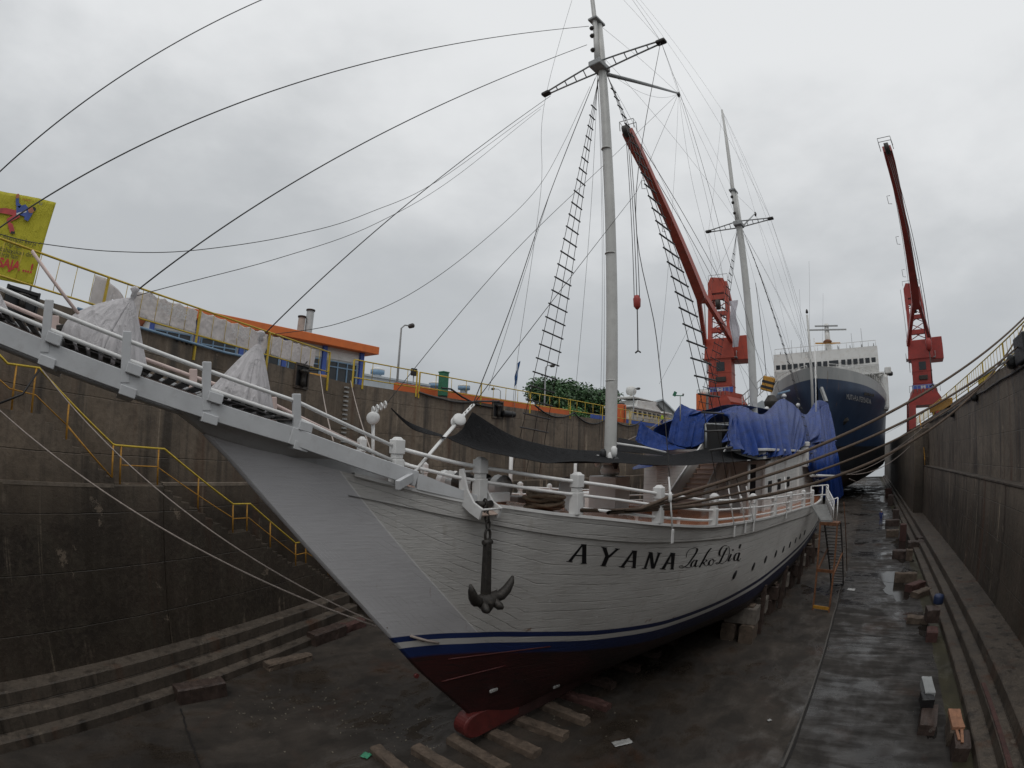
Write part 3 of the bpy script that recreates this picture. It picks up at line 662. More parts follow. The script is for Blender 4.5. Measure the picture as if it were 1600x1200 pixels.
# strakes on the red bottom, zinc anodes, portholes
for (pa, pb) in (((700, 1030), (860, 1010)), ((690, 1065), (790, 1040))):
    b = MB(); pts = [hull_hit((pa[0]+(pb[0]-pa[0])*i/8, pa[1]+(pb[1]-pa[1])*i/8), .0) for i in range(9)]
    b.tube(pts, .022, 6); b.build('bilge_strake', M_strake, hull)
for p in ((770, 1078), (868, 1072), (840, 1100)):
    v = hull_hit(p, .03); b = MB(); b.box(v, (.06, .28, .09)); b.build('zinc_anode', M_steel, hull, .02)
for p in ((1148, 898), (1177, 885), (1196, 874), (1212, 865), (1224, 858), (1234, 851), (1243, 844), (1250, 838), (1257, 832)):
    v = hull_hit(p, .0); ax = Matrix(((0, 0, 1), (1, 0, 0), (0, 1, 0)))
    dts = hull_t(v.y, v.z+.1)-hull_t(v.y, v.z-.1); ax = Matrix.Rotation(math.atan2(dts, .2), 3, 'Y') @ ax
    b = MB(); b.lathe([(.165, -.06), (.165, .018), (.15, .026), (.02, .027)], v, 16, ax); b.build('porthole', M_black, hull)

# name on the bow, each letter painted on the planking
def nm_px(x, y): return (870+x/5.333, 830+y/5.333)
M_letter = pm('black_lettering', (.010, .010, .012), .4, .2, 6)
def on_hull_poly(b, poly, off=.010, n=5):
    """small planar outline laid on the hull skin"""
    P = [nm_px(*p) for p in poly]
    def lerp(a, c, t): return (a[0]+(c[0]-a[0])*t, a[1]+(c[1]-a[1])*t)
    if len(P) == 4:
        rows = []
        for i in range(n+1):
            l = lerp(P[0], P[3], i/n); r = lerp(P[1], P[2], i/n)
            rows.append([hull_hit(l, off), hull_hit(r, off)])
        b.grid(rows, smooth=False)
    else: b.poly([hull_hit(p, off) for p in P])
def letterA(b, bl, ap, br, cy):
    # bl: foot left x,y ; ap: apex left/right x,y ; br: foot right left-x,right-x,y
    (lx, ly), (ax0, ax1, ay), (rx0, rx1, ry) = bl, ap, br
    w = (ax1-ax0)
    on_hull_poly(b, [(ax0, ay), (ax0+w*.42, ay), (lx+w*1.05, ly), (lx+w*.25, ly)])
    on_hull_poly(b, [(ax0+w*.1, ay), (ax1, ay+2), (rx1-w*.05, ry), (rx0+w*.12, ry)])
    k = (cy-ay)/(ly-ay); xl = ax0+w*.2+(lx+w*.65-ax0-w*.2)*k
    on_hull_poly(b, [(xl, cy-5), (rx0+w*.3, cy-1), (rx0+w*.3, cy+8), (xl, cy+5)])
    on_hull_poly(b, [(lx-w*.1, ly-4), (lx+w*1.25, ly+2), (lx+w*1.25, ly+9), (lx-w*.1, ly+3)])
    on_hull_poly(b, [(rx0-w*.15, ry-5), (rx1+w*.05, ry-3), (rx1+w*.05, ry+4), (rx0-w*.15, ry+2)])
    on_hull_poly(b, [(ax0-w*.15, ay-4), (ax1+2, ay), (ax1+2, ay+7), (ax0-w*.15, ay+3)])
letters = []
b = MB(); letterA(b, (80, 250), (205, 244, 110), (202, 245, 269), 200); letters.append(b)
b = MB()
on_hull_poly(b, [(374, 132), (410, 137), (436, 220), (405, 218)]); on_hull_poly(b, [(495, 145), (518, 148), (434, 222), (412, 215)])
on_hull_poly(b, [(400, 208), (434, 214), (404, 288), (368, 284)]); on_hull_poly(b, [(366, 128), (418, 136), (418, 142), (366, 135)])
on_hull_poly(b, [(484, 141), (524, 146), (524, 152), (484, 148)]); on_hull_poly(b, [(360, 282), (412, 287), (412, 294), (360, 289)]); letters.append(b)
b = MB(); letterA(b, (518, 296), (628, 665, 163), (624, 656, 304), 248); letters.append(b)
b = MB()
on_hull_poly(b, [(768, 176), (786, 178), (742, 310), (722, 308)]); on_hull_poly(b, [(766, 174), (796, 178), (812, 312), (784, 310)])
on_hull_poly(b, [(842, 180), (862, 182), (812, 312), (794, 310)]); on_hull_poly(b, [(834, 176), (873, 180), (873, 186), (834, 182)])
on_hull_poly(b, [(706, 305), (752, 309), (752, 315), (706, 312)]); on_hull_poly(b, [(760, 172), (796, 176), (796, 182), (760, 178)]); letters.append(b)
b = MB(); letterA(b, (860, 312), (948, 984, 182), (944, 972, 316), 264); letters.append(b)
def stroke(b, pts, wmin, wmax, sub=6):
    """pen stroke: thin going up, thick going down"""
    P = [np.array(p, float) for p in pts]; C = []
    for i in range(len(P)-1):
        p0, p1, p2, p3 = P[max(i-1, 0)], P[i], P[i+1], P[min(i+2, len(P)-1)]
        for k in range(sub):
            t = k/sub; C.append(.5*((2*p1)+(-p0+p2)*t+(2*p0-5*p1+4*p2-p3)*t*t+(-p0+3*p1-3*p2+p3)*t**3))
    C.append(P[-1]); rows = []
    for i, c in enumerate(C):
        d = C[min(i+1, len(C)-1)]-C[max(i-1, 0)]; L = np.linalg.norm(d)+1e-6; d /= L
        w = wmin + (wmax-wmin)*abs(d[1])**2*(1 if True else 0)*(.5+.5*np.sign(d[1]) if abs(d[1]) > .2 else 0)
        w = max(w, wmin); nrm = np.array([1.0, .25]) if abs(d[1]) > .35 else np.array([-d[1], d[0]])*1.0
        rows.append([hull_hit(nm_px(*(c-nrm*w/2)), .010), hull_hit(nm_px(*(c+nrm*w/2)), .010)])
    b.grid(rows, smooth=False)
def script(*strokes):
    b = MB()
    for s_ in strokes: stroke(b, s_, 5.0, 16)
    letters.append(b)
script([(1078, 218), (1080, 190), (1098, 158), (1130, 141), (1158, 138), (1168, 150), (1158, 180), (1126, 228), (1088, 278), (1050, 303), (1022, 304), (1020, 292), (1040, 288), (1070, 298), (1100, 304), (1116, 292)])
script([(1158, 250), (1146, 240), (1128, 258), (1116, 285), (1126, 299), (1144, 280), (1160, 248), (1166, 240), (1152, 280), (1156, 298), (1178, 282)])
script([(1286, 140), (1262, 166), (1230, 220), (1204, 270), (1186, 300)], [(1196, 272), (1222, 244), (1240, 236), (1246, 248), (1222, 262), (1232, 284), (1248, 288), (1264, 274)])
script([(1296, 234), (1280, 240), (1266, 262), (1268, 282), (1284, 284), (1302, 264), (1308, 242), (1298, 234), (1306, 246), (1322, 246)])
script([(1416, 140), (1398, 172), (1372, 226), (1350, 266), (1328, 274), (1326, 262), (1352, 266), (1386, 264), (1416, 236), (1436, 184), (1434, 136), (1408, 118), (1378, 130), (1356, 166), (1354, 200), (1366, 208)])
script([(1452, 190), (1438, 222), (1426, 250), (1440, 246), (1456, 226)], [(1468, 150), (1462, 162)])
script([(1530, 108), (1518, 142)])
script([(1514, 182), (1496, 184), (1478, 212), (1476, 242), (1490, 244), (1512, 206), (1522, 180), (1506, 232), (1512, 248), (1532, 226)])
for b in letters: b.build('name_letter', M_letter, hull)

def bz(s): return 7.98 + (-4.62-s)*.187       # foot of the outer beams
# deck, cap rail
def deck_z(s): return sheer_z(s)-.10
b = MB(); V = []
for s in np.linspace(-5.2, 40.8, 90):
    t = max(sheer_t(s)-.06, .05); V.append([(t*k, s, deck_z(s)+.26*(1-k*k)) for k in (-1, -.6, -.2, .2, .6, 1)])
b.grid(V, smooth=False); b.build('deck', M_teak, ship)
for sd in (1, -1):
    b = MB(); V = []
    for s in np.linspace(-3.3, 41, 130):
        t = sheer_t(s); z = sheer_z(s); o_ = .05
        V.append([(sd*(t-.13), s, z-.03), (sd*(t-.13), s, z+.035), (sd*(t+o_), s, z+.035), (sd*(t+o_), s, z-.03), (sd*(t-.13), s, z-.03)])
    b.grid(V, smooth=False); b.build('cap_rail', M_white, ship)

b = MB(); b.prism([(-6.12, 8.0), (-6.75, bz(-6.75)+.02), (-4.6, bz(-4.6)+.05), (-2.6, 7.75), (-2.2, 7.2), (-4.6, 7.68)], lambda p, w: Vector((w*(1 if p[1] > 8.02 or p[0] > -4 else .35), p[0], p[1])), -.53, .53); b.build('bow_knee', M_beam, ship, .02)
# hull rails: posts with rounded heads, pipe rails
post_s = [-2.5, -1.06, .74, 2.87, 5.76, 9.18, 12.3, 15.5, 19.5, 23]
post_sp = [-2.45, -.9, .8, 2.7, 4.6, 6.5, 8.5, 10.5, 12.5, 15.5]
def rail_post(s, sd, w):
    b = MB(); t = sheer_t(s)-.06; z = sheer_z(s)+.03; H_ = .88
    b.box((sd*t, s, z+.24), (w, w, .48)); b.box((sd*t, s, z+.53), (w*.8, w*.8, .10))
    b.box((sd*t, s, z+.72), (w, w, .28)); b.box((sd*t, s, z+H_), (w*.86, w*.86, .06), taper=.55)
    return b.build('rail_post', M_white, ship, .018)
for s in post_s: rail_post(s, 1, .23)
for s in post_sp: rail_post(s, -1, .17)
def hull_rail(sd, h, s0, s1, r):
    b = MB(); b.tube([(sd*(sheer_t(s)-.06), s, sheer_z(s)+.03+h) for s in np.linspace(s0, s1, int((s1-s0)*2)+2)], r, 8); b.build('rail_pipe', M_rail, ship)
for sd in (1, -1):
    hull_rail(sd, .70, -2.5, 22.8, .040); hull_rail(sd, .42, -2.5, 22.8, .036); hull_rail(sd, .14, .8, 22.8, .034)

# ------------------------------------------------------------------ bowsprit platform
def bt(s): return .56
bow = MB(); bow.beam((0, -3.0, 7.75), (0, -15.5, bz(-15.5)+.08), .30, .30); bow.build('bowsprit_spar', M_beam, ship, .03)
for sd in (1, -1):
    b = MB(); b.beam((sd*.60, -4.55, bz(-4.55)+.10), (sd*.60, -15, bz(-15)+.10), .10, .30); b.build('bowsprit_beam', M_beam, ship, .012)
    b = MB(); b.beam((sd*.50, -4.5, bz(-4.5)+.43), (sd*.50, -15, bz(-15)+.43), .10, .06); b.build('edge_plank', M_beam, ship, .008)
b = MB()
for i in range(46):
    s = -4.3-i*.23; b.box((0, s, bz(s)+.40), (.94, .15, .03), Matrix.Rotation(-math.atan(.187), 3, 'X'))
b.build('walkway_slats', M_dark, ship)
for s in (-4.6, -6.27, -7.67, -9.05, -10.45, -11.85):
    rx = Matrix.Rotation(-math.atan(.187), 3, 'X')
    b = MB(); b.box((0, s+.16, bz(s)+.28), (1.42, .26, .16), rx); b.build('cross_beam', M_beam, ship, .012)
    b = MB(); b.box((0, s+.10, bz(s)-.06), (1.38, .28, .15), rx); b.build('cross_beam', M_beam, ship, .012)
    for sd, mm in ((1, M_beam), (-1, M_pink)):
        b = MB(); b.box((sd*.62, s, bz(s)+.45), (.09, .15, .78), Matrix.Rotation(.10, 3, 'X')); b.build('bowsprit_post', mm, ship, .015)
for sd, mm in ((1, M_rail), (-1, M_pink)):
    for h in (.70, .42):
        b = MB(); pts = [(sd*.62, s, bz(s)+h) for s in np.linspace(-15, -4.6, 14)]
        # lead aft on to the hull rail
        t1 = sheer_t(-2.5)-.06; z1 = sheer_z(-2.5)+.03+h
        pts.append((sd*(t1), -2.5, z1)); b.tube(pts, .035, 8); b.build('rail_pipe', mm, ship)
    # side plank from the bowsprit beam aft along the rail, tapering out
    b = MB(); A = Vector((sd*.62, -4.7, bz(-4.7)+.10)); B = Vector((sd*(sheer_t(-2.2)+.04), -2.2, sheer_z(-2.2)+.22)); Cc = Vector((sd*(sheer_t(-.95)+.03), -.95, sheer_z(-.95)+.10))
    b.beam(A, B, .10, .30); b.build('side_plank', M_beam, ship, .012)
    b = MB(); n0 = Vector((sd*.04, 0, 0))
    for q4 in ((B+Vector((0, 0, .12)), B-Vector((0, 0, .20)), Cc-Vector((0, 0, .10)), Cc+Vector((0, 0, .0))),):
        f0 = [b.bm.verts.new(p+n0) for p in q4]; f1 = [b.bm.verts.new(p-n0) for p in q4]
        b.bm.faces.new(f0); b.bm.faces.new(f1[::-1])
        for i in range(4): b.bm.faces.new((f0[i], f0[(i+1) % 4], f1[(i+1) % 4], f1[i]))
    b.build('side_plank', M_beam, ship)

# ------------------------------------------------------------------ masts and rigging
def mast(base, cross, cap, top, label, tw, fat=1.0):
    m = MB(); a, c, d = Vector(base), Vector(cross), Vector(cap)
    top_l = c.lerp(d, 1.0)
    pts = [a.lerp(top_l, i/10) for i in range(11)]
    m.tube(pts, [(.235-.035*i/10)*fat for i in range(11)], 14); o = m.build('mast', M_mast, ship); o['label'] = label
    # topmast ahead of the doubling
    b = MB(); off = Vector((0, -.30, 0)); s0 = c+off+Vector((0, 0, -.1)); e = Vector(top)
    q0 = d+off; b.tube([s0, s0.lerp(q0, .5), q0, q0.lerp(e, .5), e], [.13*fat, .13*fat, .125*fat, .11*fat, .075*fat], 12); b.build('topmast', M_mast, o)
    b = MB(); b.box(d+Vector((0, -.15, .02)), (.50, .78, .16)); b.build('mast_cap', M_grey, o, .03)
    b = MB(); b.box(c+Vector((0, -.13, 0)), (.62, .86, .34)); b.build('mast_band', M_grey, o, .05)
    for k in (.25, .5, .75):
        b = MB(); p = a.lerp(c, k); b.lathe([(.222*fat, -.015), (.222*fat, .015)], p, 14); b.build('mast_hoop', M_mast, o)
    for z in (.3, .62, .8):
        p = c.lerp(d, z)+Vector((0, -.34, 0)); b = MB(); b.lathe([(.09, -.1), (.13, 0), (.09, .1)], p+Vector((-.1, -.08, 0)), 8, Matrix(((0, 0, 1), (0, 1, 0), (1, 0, 0)))); b.build('block', M_iron, o)
    # spreaders like little ladders
    for sd in (1, -1):
        st = thing('spreader', None, None); st.parent = ship
        b = MB()
        A0 = c+Vector((sd*.25, -.14, 0)); B0 = c+Vector((sd*tw, -.05, 0)); dz = Vector((0, 0, .17)); dy = Vector((0, .30, 0))
        b.tube([A0-dy*.5+dz, B0-dy*.2+dz*.2], .045, 6); b.tube([A0+dy*.5-dz, B0+dy*.2-dz*.2], .045, 6); b.build('spreader_arm', M_grey, st)
        for i in range(1, 5):
            k = i/5; P0 = (A0-dy*.5+dz).lerp(B0-dy*.2+dz*.2, k); P1 = (A0+dy*.5-dz).lerp(B0+dy*.2-dz*.2, k); b = MB(); b.tube([P0, P1], .028, 5); b.build('spreader_rung', M_grey, st)
        b = MB(); b.box(B0+Vector((sd*.10, 0, 0)), (.45, .30, .18)); b.build('spreader_tip', M_iron, st, .06)
    return o, c
m1b = S((953, 742), 0); m1c = S((939, 107), 0); m1d = S((935, 38), 0)
m1t = m1d + Vector((0, -.5, 9.5))
mast1, C1 = mast((0, m1b.y-.05, deck_z(6.4)), m1c, m1d, m1t, 'thick pale grey fore mast rising out of the top of the picture', 3.0, .92)
m2c = S((1155, 352), 0); m2d = S((1147, 301), 0); m2t = S((1128, 172), 0); m2b = S((1178, 640), 0)
mast2, C2 = mast((0, m2b.y+.1, deck_z(25)), m2c, m2d, m2t, 'slimmer looking pale grey aft mast beyond the blue tarpaulin', 2.35, 1.2)
g1 = S((1060, 146), 0); g2 = S((1180, 333), 0)
for o_, c_, g_, r_ in ((mast1, C1, g1, .10), (mast2, C2, g2, .07)):
    b = MB(); a = c_+Vector((0, .3, -.12)); b.tube([a, a.lerp(g_, .5), g_], [r_, r_*.95, r_*.6], 8); b.build('gaff', M_grey, o_)
    b = MB(); b.lathe([(.06, -.2), (.12, 0), (.06, .2)], g_-Vector((0, 0, .1)), 8); b.build('block', M_iron, o_)
b = MB(); b.box((0, m1b.y, deck_z(6.4)+.72), (1.05, .95, 1.45)); b.build('mast_casing', M_white, ship, .03)
b = MB(); b.lathe([(.30, 0), (.34, .12), (.28, .3)], (0, m1b.y, deck_z(6.4)+1.5), 14); b.build('mast_collar', M_rail, ship)
for k, (dx, dz_) in enumerate(((-.35, .75), (-.12, .95), (.18, .85), (.38, .7), (.3, 1.05))):
    b = MB(); P = Vector((dx, m1b.y-.28, deck_z(6.4)+1.2+dz_)); b.lathe([(.05, -.2), (.11, -.05), (.11, .12), (.05, .2)], P, 8); b.build('block', (M_rail, M_black)[k % 2], ship)

sp1 = {sd: C1+Vector((sd*3.1, -.05, 0)) for sd in (1, -1)}; sp2 = {sd: C2+Vector((sd*2.45, -.05, 0)) for sd in (1, -1)}
def smooth(pts, sub=8):
    P = [Vector(p) for p in pts]; out = []
    for i in range(len(P)-1):
        p0, p1, p2, p3 = P[max(i-1, 0)], P[i], P[i+1], P[min(i+2, len(P)-1)]
        for k in range(sub): t = k/sub; out.append(.5*((2*p1)+(p2-p0)*t+(2*p0-5*p1+4*p2-p3)*t*t+(3*p1-p0-3*p2+p3)*t**3))
    return out+[P[-1]]
def stay(pts, r=.016, mat=None, name='stay', par=None):
    pts = smooth(pts) if 3 < len(pts) < 10 else pts
    b = MB(); b.tube(pts, r*.72, 5); return b.build(name, mat or M_rope, par or ship)
def sagged(a, c, sag, k=14):
    a, c = Vector(a), Vector(c); return [a.lerp(c, i/k)-Vector((0, 0, 4*sag*(i/k)*(1-i/k))) for i in range(k+1)]
tip = S((0, 352), 0); tip2 = S((0, 268), 0)
def beyond(a, c, k=1.25): return Vector(a)+(Vector(c)-Vector(a))*k
stay(sagged(S((920, 41), 0), beyond(S((920, 41), 0), tip, 1.1), .15), .020)
stay([S((415, -3), 0), beyond(S((415, -3), 0), tip2, 1.2)], .020)
w1 = S((209, 458), 0); w2 = S((408, 527), 0)
stay(sagged(S((917, 70), 0), w1, .15), .020)
stay(sagged(S((860, 150), -2.9), w2, .05), .018)
stay([S((850, 163), -2.9), S((700, 272), -2), S((575, 333), -1.4), S((455, 368), -.9), S((305, 391), -.4), S((180, 393), -.2), S((60, 380), 0), S((0, 366), 0)], .011)
stay([S((845, 170), -2.9), S((720, 270), -2), S((590, 348), -1.3), S((430, 405), -.7), S((214, 462), 0)], .010)
stay([S((430, 522), 0), S((530, 505), 0), S((640, 460), 0), S((745, 385), 0), S((835, 300), 0), S((880, 225), 0), S((922, 135), 0)], .010)
# inner stays with their big white tackle blocks
bs = {1: Vector((.95, -2.35, sheer_z(-2.4)+.18)), -1: Vector((-.95, -2.0, sheer_z(-2.4)+.20))}
blk = {1: S((716, 658), .82), -1: S((583, 653), -.82)}
eye = {1: S((738, 634), .80), -1: S((603, 632), -.80)}
for sd in (1, -1):
    t_ = thing('stay_tackle', None, None); t_.parent = ship
    d = (blk[sd]-bs[sd]).normalized(); Rm = Matrix((Vector((1, 0, 0)), d.cross(Vector((1, 0, 0))).normalized(), d)).transposed()
    b = MB()
    for k in (-.035, 0, .035): b = MB(); b.tube([bs[sd]+Vector((k*.6, 0, 0)), blk[sd]-d*.1+Vector((k, 0, 0))], .024, 6); b.build('tackle_fall', M_rail, t_)
    for k in (-.075, 0, .075):
        b = MB(); sa = Vector((.75, -.62, 0)); sa = (sa-d*sa.dot(d)).normalized(); ax = Matrix((d, sa.cross(d), sa)).transposed(); b.lathe([(.03, -.026), (.135, -.026), (.145, 0), (.135, .026), (.03, .026)], blk[sd]+sa*k, 18, ax); b.build('sheave_block', M_white, t_)
    b = MB(); p0 = blk[sd]+d*.17
    for k in range(4):
        q_ = p0.lerp(eye[sd], k/3.2); b.tube([q_+Vector((.05*math.cos(a), 0, 0))+d*(.08*math.sin(a)) for a in np.linspace(0, 2*math.pi, 9)], .02, 5, caps=False)
    b.build('shackle', M_rail, t_)
    b = MB(); b.beam(bs[sd]+Vector((sd*.42, -.55, -.10)), bs[sd]+Vector((-sd*.05, .15, .04)), .09, .17); b.build('stay_chock', M_beam, t_, .01)
stay([eye[1], S((800, 475), .55), S((860, 300), .3), S((930, 122), 0)], .017)
stay([eye[1], S((994, 301), .2), g1], .013); stay([eye[-1], S((800, 397), -.6), S((955, 247), -.2), g1], .012)
stay([Vector((0, m1d.y, m1t.z-1.5)), sp1[-1], S((845, 300), -3.4), S((808, 566), -3.9), S((800, 668), -4.0)], .011)
# shrouds and the black runged ladders in them
def rope_ladder(A, foot_f, foot_a, n, z_top_frac, par_label):
    t_ = thing('rope_ladder', None, None); t_.parent = ship; t_['label'] = par_label
    for f_ in (foot_f, foot_a, foot_f.lerp(foot_a, .5)):
        b = MB(); b.tube([A, f_], .013, 5); b.build('shroud', M_rope, t_)
    for i in range(n):
        k = z_top_frac + (0.93-z_top_frac)*i/(n-1); P = A.lerp(foot_f, k); Q = A.lerp(foot_a, k); e = (Q-P)*.06
        if (Q-P).length < .40: m_ = (P+Q)/2; dd = (Q-P).normalized()*.20; P, Q = m_-dd, m_+dd; e = dd*0
        b = MB(); b.tube([P-e*1.5, Q+e*1.5], .031, 6); b.build('rung', M_rung, t_)
A1 = C1-Vector((0, 0, .35))
rope_ladder(A1+Vector((-.2, .1, 0)), S((800, 738), -4.0), S((842, 742), -4.0), 28, .10, 'black runged rope ladder on the port shrouds of the fore mast')
rope_ladder(A1+Vector((.2, .1, 0)), S((1122, 770), 4.1), S((1153, 758), 4.1), 28, .07, 'black runged rope ladder on the starboard shrouds in front of the red crane boom')
A2 = C2-Vector((0, 0, .3))
rope_ladder(A2+Vector((-.2, 0, 0)), S((1074, 700), -4.2), S((1098, 700), -4.2), 26, .12, 'distant rope ladder on the port shrouds of the aft mast')
rope_ladder(A2+Vector((.2, 0, 0)), Vector((4.3, 27.5, sheer_z(27))), Vector((4.3, 29.0, sheer_z(29))), 26, .12, 'distant rope ladder on the starboard shrouds of the aft mast')
# turnbuckle tackles at the starboard shroud feet
for p0, p1, t0 in (((1045, 745), (1051, 835), 3.9), ((1138, 762), (1148, 828), 4.2), ((1153, 758), (1165, 822), 4.25), ((1166, 760), (1178, 820), 4.3), ((1226, 745), (1229, 802), 4.45)):
    A = S(p0, t0-.1); B = S(p1, t0+.05); b = MB(); b.tube([A, B], .022, 6); t_ = b.build('chain_plate', M_rail, ship)
    b = MB(); m_ = A.lerp(B, .35); b.lathe([(.03, -.12), (.05, -.06), (.05, .06), (.03, .12)], m_, 8); b.build('turnbuckle', M_rail, t_)
    b = MB(); b.box(B-Vector((0, 0, .05)), (.03, .12, .34)); b.build('strap', M_white, t_, .01)
stay([sp1[1]+Vector((0, 0, .1)), S((994, 300), 2.9), S((1026, 530), 3.5), S((1046, 745), 3.85)], .016)
mt = Vector((0, m1d.y, m1t.z-1.2))
for tgt in (m2t, sp2[1]):
    stay([mt, tgt], .009)
stay([mt, sp1[1]], .010); stay([sp1[1], g1], .009); stay([mt-Vector((0, 0, 3)), sp1[1]], .008); stay([m1d, g1], .010); stay(sagged(C1+Vector((.2, .3, -.1)), g1, .9, 8), .010)
stay([g1, S((1150, 560), 1.0), S((1190, 620), 1.2)], .011); stay([g1, S((1085, 300), .4), S((1140, 470), .9), S((1225, 625), 1.4)], .009)
stay([sp1[1], S((1130, 380), 3.4), S((1200, 620), 4.0)], .011); stay([g1, S((1052, 300), -.4), S((1030, 560), -1.5)], .008)
for p_ in ((941, 690), (936, 690), (948, 690)): stay([C1+Vector((0, -.35, -.3)), S(p_, -.3)], .008)
stay([C1+Vector((-.2, 0, -.2)), S((925, 300), -2.4), S((901, 592), -3.6), S((893, 700), -4.1)], .011)
stay([C1+Vector((-.2, 0, -.2)), S((860, 300), -2.2), S((763, 610), -3.2)], .010)
# aft mast lines
for a_, e_ in ((m2t, sp2[1]), (m2t, sp2[-1]), (m2t, g2), (m2d, g2), (sp2[-1], S((1195, 700), -3)), (sp2[1], S((1270, 560), 4.3)), (sp2[1], S((1290, 690), 4.4)),
               (C2, S((1222, 640), 3)), (C2, S((1250, 600), 4.3)), (g2, S((1260, 560), 2)), (g2, S((1245, 600), 1)), (C2, S((1095, 690), -4)), (m2c, S((1030, 600), -2.5)), (sp2[-1], S((1118, 690), -4)),
               (m2t, S((1263, 560), 3.4)), (C2+Vector((0, .3, 0)), S((1276, 590), 3.6)), (C2+Vector((0, .3, 0)), S((1283, 600), 3.8)), (C1+Vector((0, .3, 0)), m2b)):
    stay([a_, e_], .0095)
stay([m2d, sp1[1].lerp(g1, .5)], .008); stay([C2, g1], .010); stay([C1+Vector((0, .3, 1)), C2], .009)

# ------------------------------------------------------------------ deck fittings
dz = deck_z
b = MB(); b.beam((-.9, .2, dz(0)+.42), (.9, .2, dz(0)+.42), .34, .34); wi = b.build('windlass', M_grey, ship, .06)
for x in (-.95, -.35, .35, .95):
    b = MB(); b.lathe([(.10, -.12), (.30, -.10), (.22, 0), (.30, .10), (.10, .12)], (x, .2, dz(0)+.5), 14, Matrix(((0, 0, 1), (0, 1, 0), (1, 0, 0)))); b.build('drum', (M_iron, M_white)[int(abs(x) > .5)], wi)
for x in (-.6, .6):
    b = MB(); b.box((x, .45, dz(0)+.35), (.14, .6, .7)); b.build('bitts', M_iron, wi, .03)
b = MB(); b.lathe([(.30, 0), (.33, .1), (.33, .45), (.28, .55)], (1.25, 1.3, dz(1.3)), 14); b.build('winch_drum', M_iron, ship)
b = MB(); b.lathe([(.5, -.02), (.52, 0), (.5, .02)], (1.5, 2.2, dz(2)+.55), 20, Matrix.Rotation(R_(70), 3, 'Y')); b.build('round_hatch_lid', M_white, ship)
b = MB(); b.box((-.3, 9.0, dz(9)+.22), (2.6, 2.0, .44)); hb = b.build('deck_hatch', M_teak, ship, .03)
for i in range(7):
    b = MB(); b.box((-.3+(-1.2+i*.4), 9.0, dz(9)+.46), (.36, 2.02, .04)); b.build('hatch_board', M_teak, hb)
for (x, y) in ((2.7, 3.4), (3.2, 5.0), (1.2, 5.2)):
    b = MB(); b.lathe([(.07, 0), (.05, .1), (.05, .22), (.09, .26), (.07, .31)], (x, y, dz(y)), 10); b.build('mooring_bitt', M_rail, ship)
for (x, y, sx, sy, sz_, mm) in ((-1.7, 3.6, .7, .5, .5, M_dark), (-2.4, 6.4, .5, .8, .6, M_iron), (3.0, 13.2, .6, .8, .7, M_white), (-2.9, 9.5, .7, .9, .8, M_white)):
    b = MB(); b.box((x, y, dz(y)+sz_/2), (sx, sy, sz_)); b.build('deck_locker', mm, ship, .04)
# hawse fairlead with its two curved cheeks on the starboard rail
hp = Vector((hull_t(-1.12, 6.9), -1.12, 6.9))
fl = thing('anchor_fairlead', None, None); fl.parent = ship
for dy in (-.26, .26):
    b = MB(); pr = [(-.28, .72), (-.16, .74), (-.02, .34), (.18, .10), (.42, .0), (.34, -.22), (.08, -.12), (-.25, .05)]
    b.prism(pr, lambda p, w: Vector((hp.x+.02+p[0], hp.y+w, hp.z+.02+p[1])), dy-.025, dy+.025); b.build('cheek_plate', M_white, fl, .008)
b = MB(); V = [[Vector((hp.x+.02+x, hp.y+w, hp.z+.02+z-.03)) for w in (-.24, .24)] for x, z in ((-.25, .30), (-.05, .12), (.12, -.02), (.33, -.12))]
b.grid(V, smooth=False); b.build('chute_plate', pm('worn_chute', (.42, .33, .28), .6, .3, 8, dirt=RUST), fl, solid=.02)
for x, z in ((-.2, .70), (.40, .0)):
    b = MB(); b.tube([Vector((hp.x+.02+x, hp.y-.28, hp.z+z)), Vector((hp.x+.02+x, hp.y+.28, hp.z+z))], .022, 8); b.build('cross_pin', M_white, fl)
b = MB(); b.lathe([(.07, -.2), (.055, 0), (.07, .2)], hp+Vector((.2, 0, .08)), 12, Matrix(((1, 0, 0), (0, 0, 1), (0, 1, 0)))); b.build('roller', M_iron, fl)
b = MB(); b.box(hp+Vector((-.02, .62, .17)), (.14, .6, .2)); b.build('rail_chock', M_white, ship, .02)

# anchor: shank, head and two flukes with their tripping palms, on a short chain
an = thing('anchor', 'big rusty stockless anchor hanging on its chain against the white bow', 'anchor', from_ship(hp+Vector((.33, 0, -.10))), PSI); an.scale = (.84, .80, .86)
def aset(mb, name, mat=M_iron, par=None, bevel=0): return mb.build(name, mat, par or an, bevel)
def link_ring(b, c, ax_s, L=.13, w=.06, r=.022):
    pts = []
    for a in np.linspace(0, 2*math.pi, 15):
        x = w*math.cos(a); z = L*math.sin(a); pts.append(Vector(c)+ax_s*x+Vector((0, 0, z)))
    b.tube(pts, r, 6, caps=False)
chn = MB()
for k in range(4): link_ring(chn, (-.04*(3-k), 0, .22-.16*k), Vector((0, 1, 0)) if k % 2 else Vector((1, 0, 0)), .11, .06, .026)
aset(chn, 'chain')
b = MB(); link_ring(b, (0, 0, -.50), Vector((0, 1, 0)), .15, .085, .034); aset(b, 'shackle')
b = MB(); b.lathe([(.06, -.14), (.085, 0), (.06, .14)], (0, 0, -.66), 10, Matrix(((1, 0, 0), (0, 0, 1), (0, 1, 0)))); aset(b, 'shackle_pin')
b = MB(); b.box((0, 0, -1.32), (.19, .22, 1.36), taper=.80); aset(b, 'shank', bevel=.03)
hd = MB(); rows = []
for i in range(13):
    y = -.36+.06*i; w = .17*(1-abs(y)/.55)+.03; rows.append([Vector((w*1.1*math.cos(a_)+.03, y, -2.10+.55*abs(y)**1.3+(w*1.15)*math.sin(a_)*(1.25 if math.sin(a_) < 0 else 1))) for a_ in np.linspace(0, 2*math.pi, 13)])
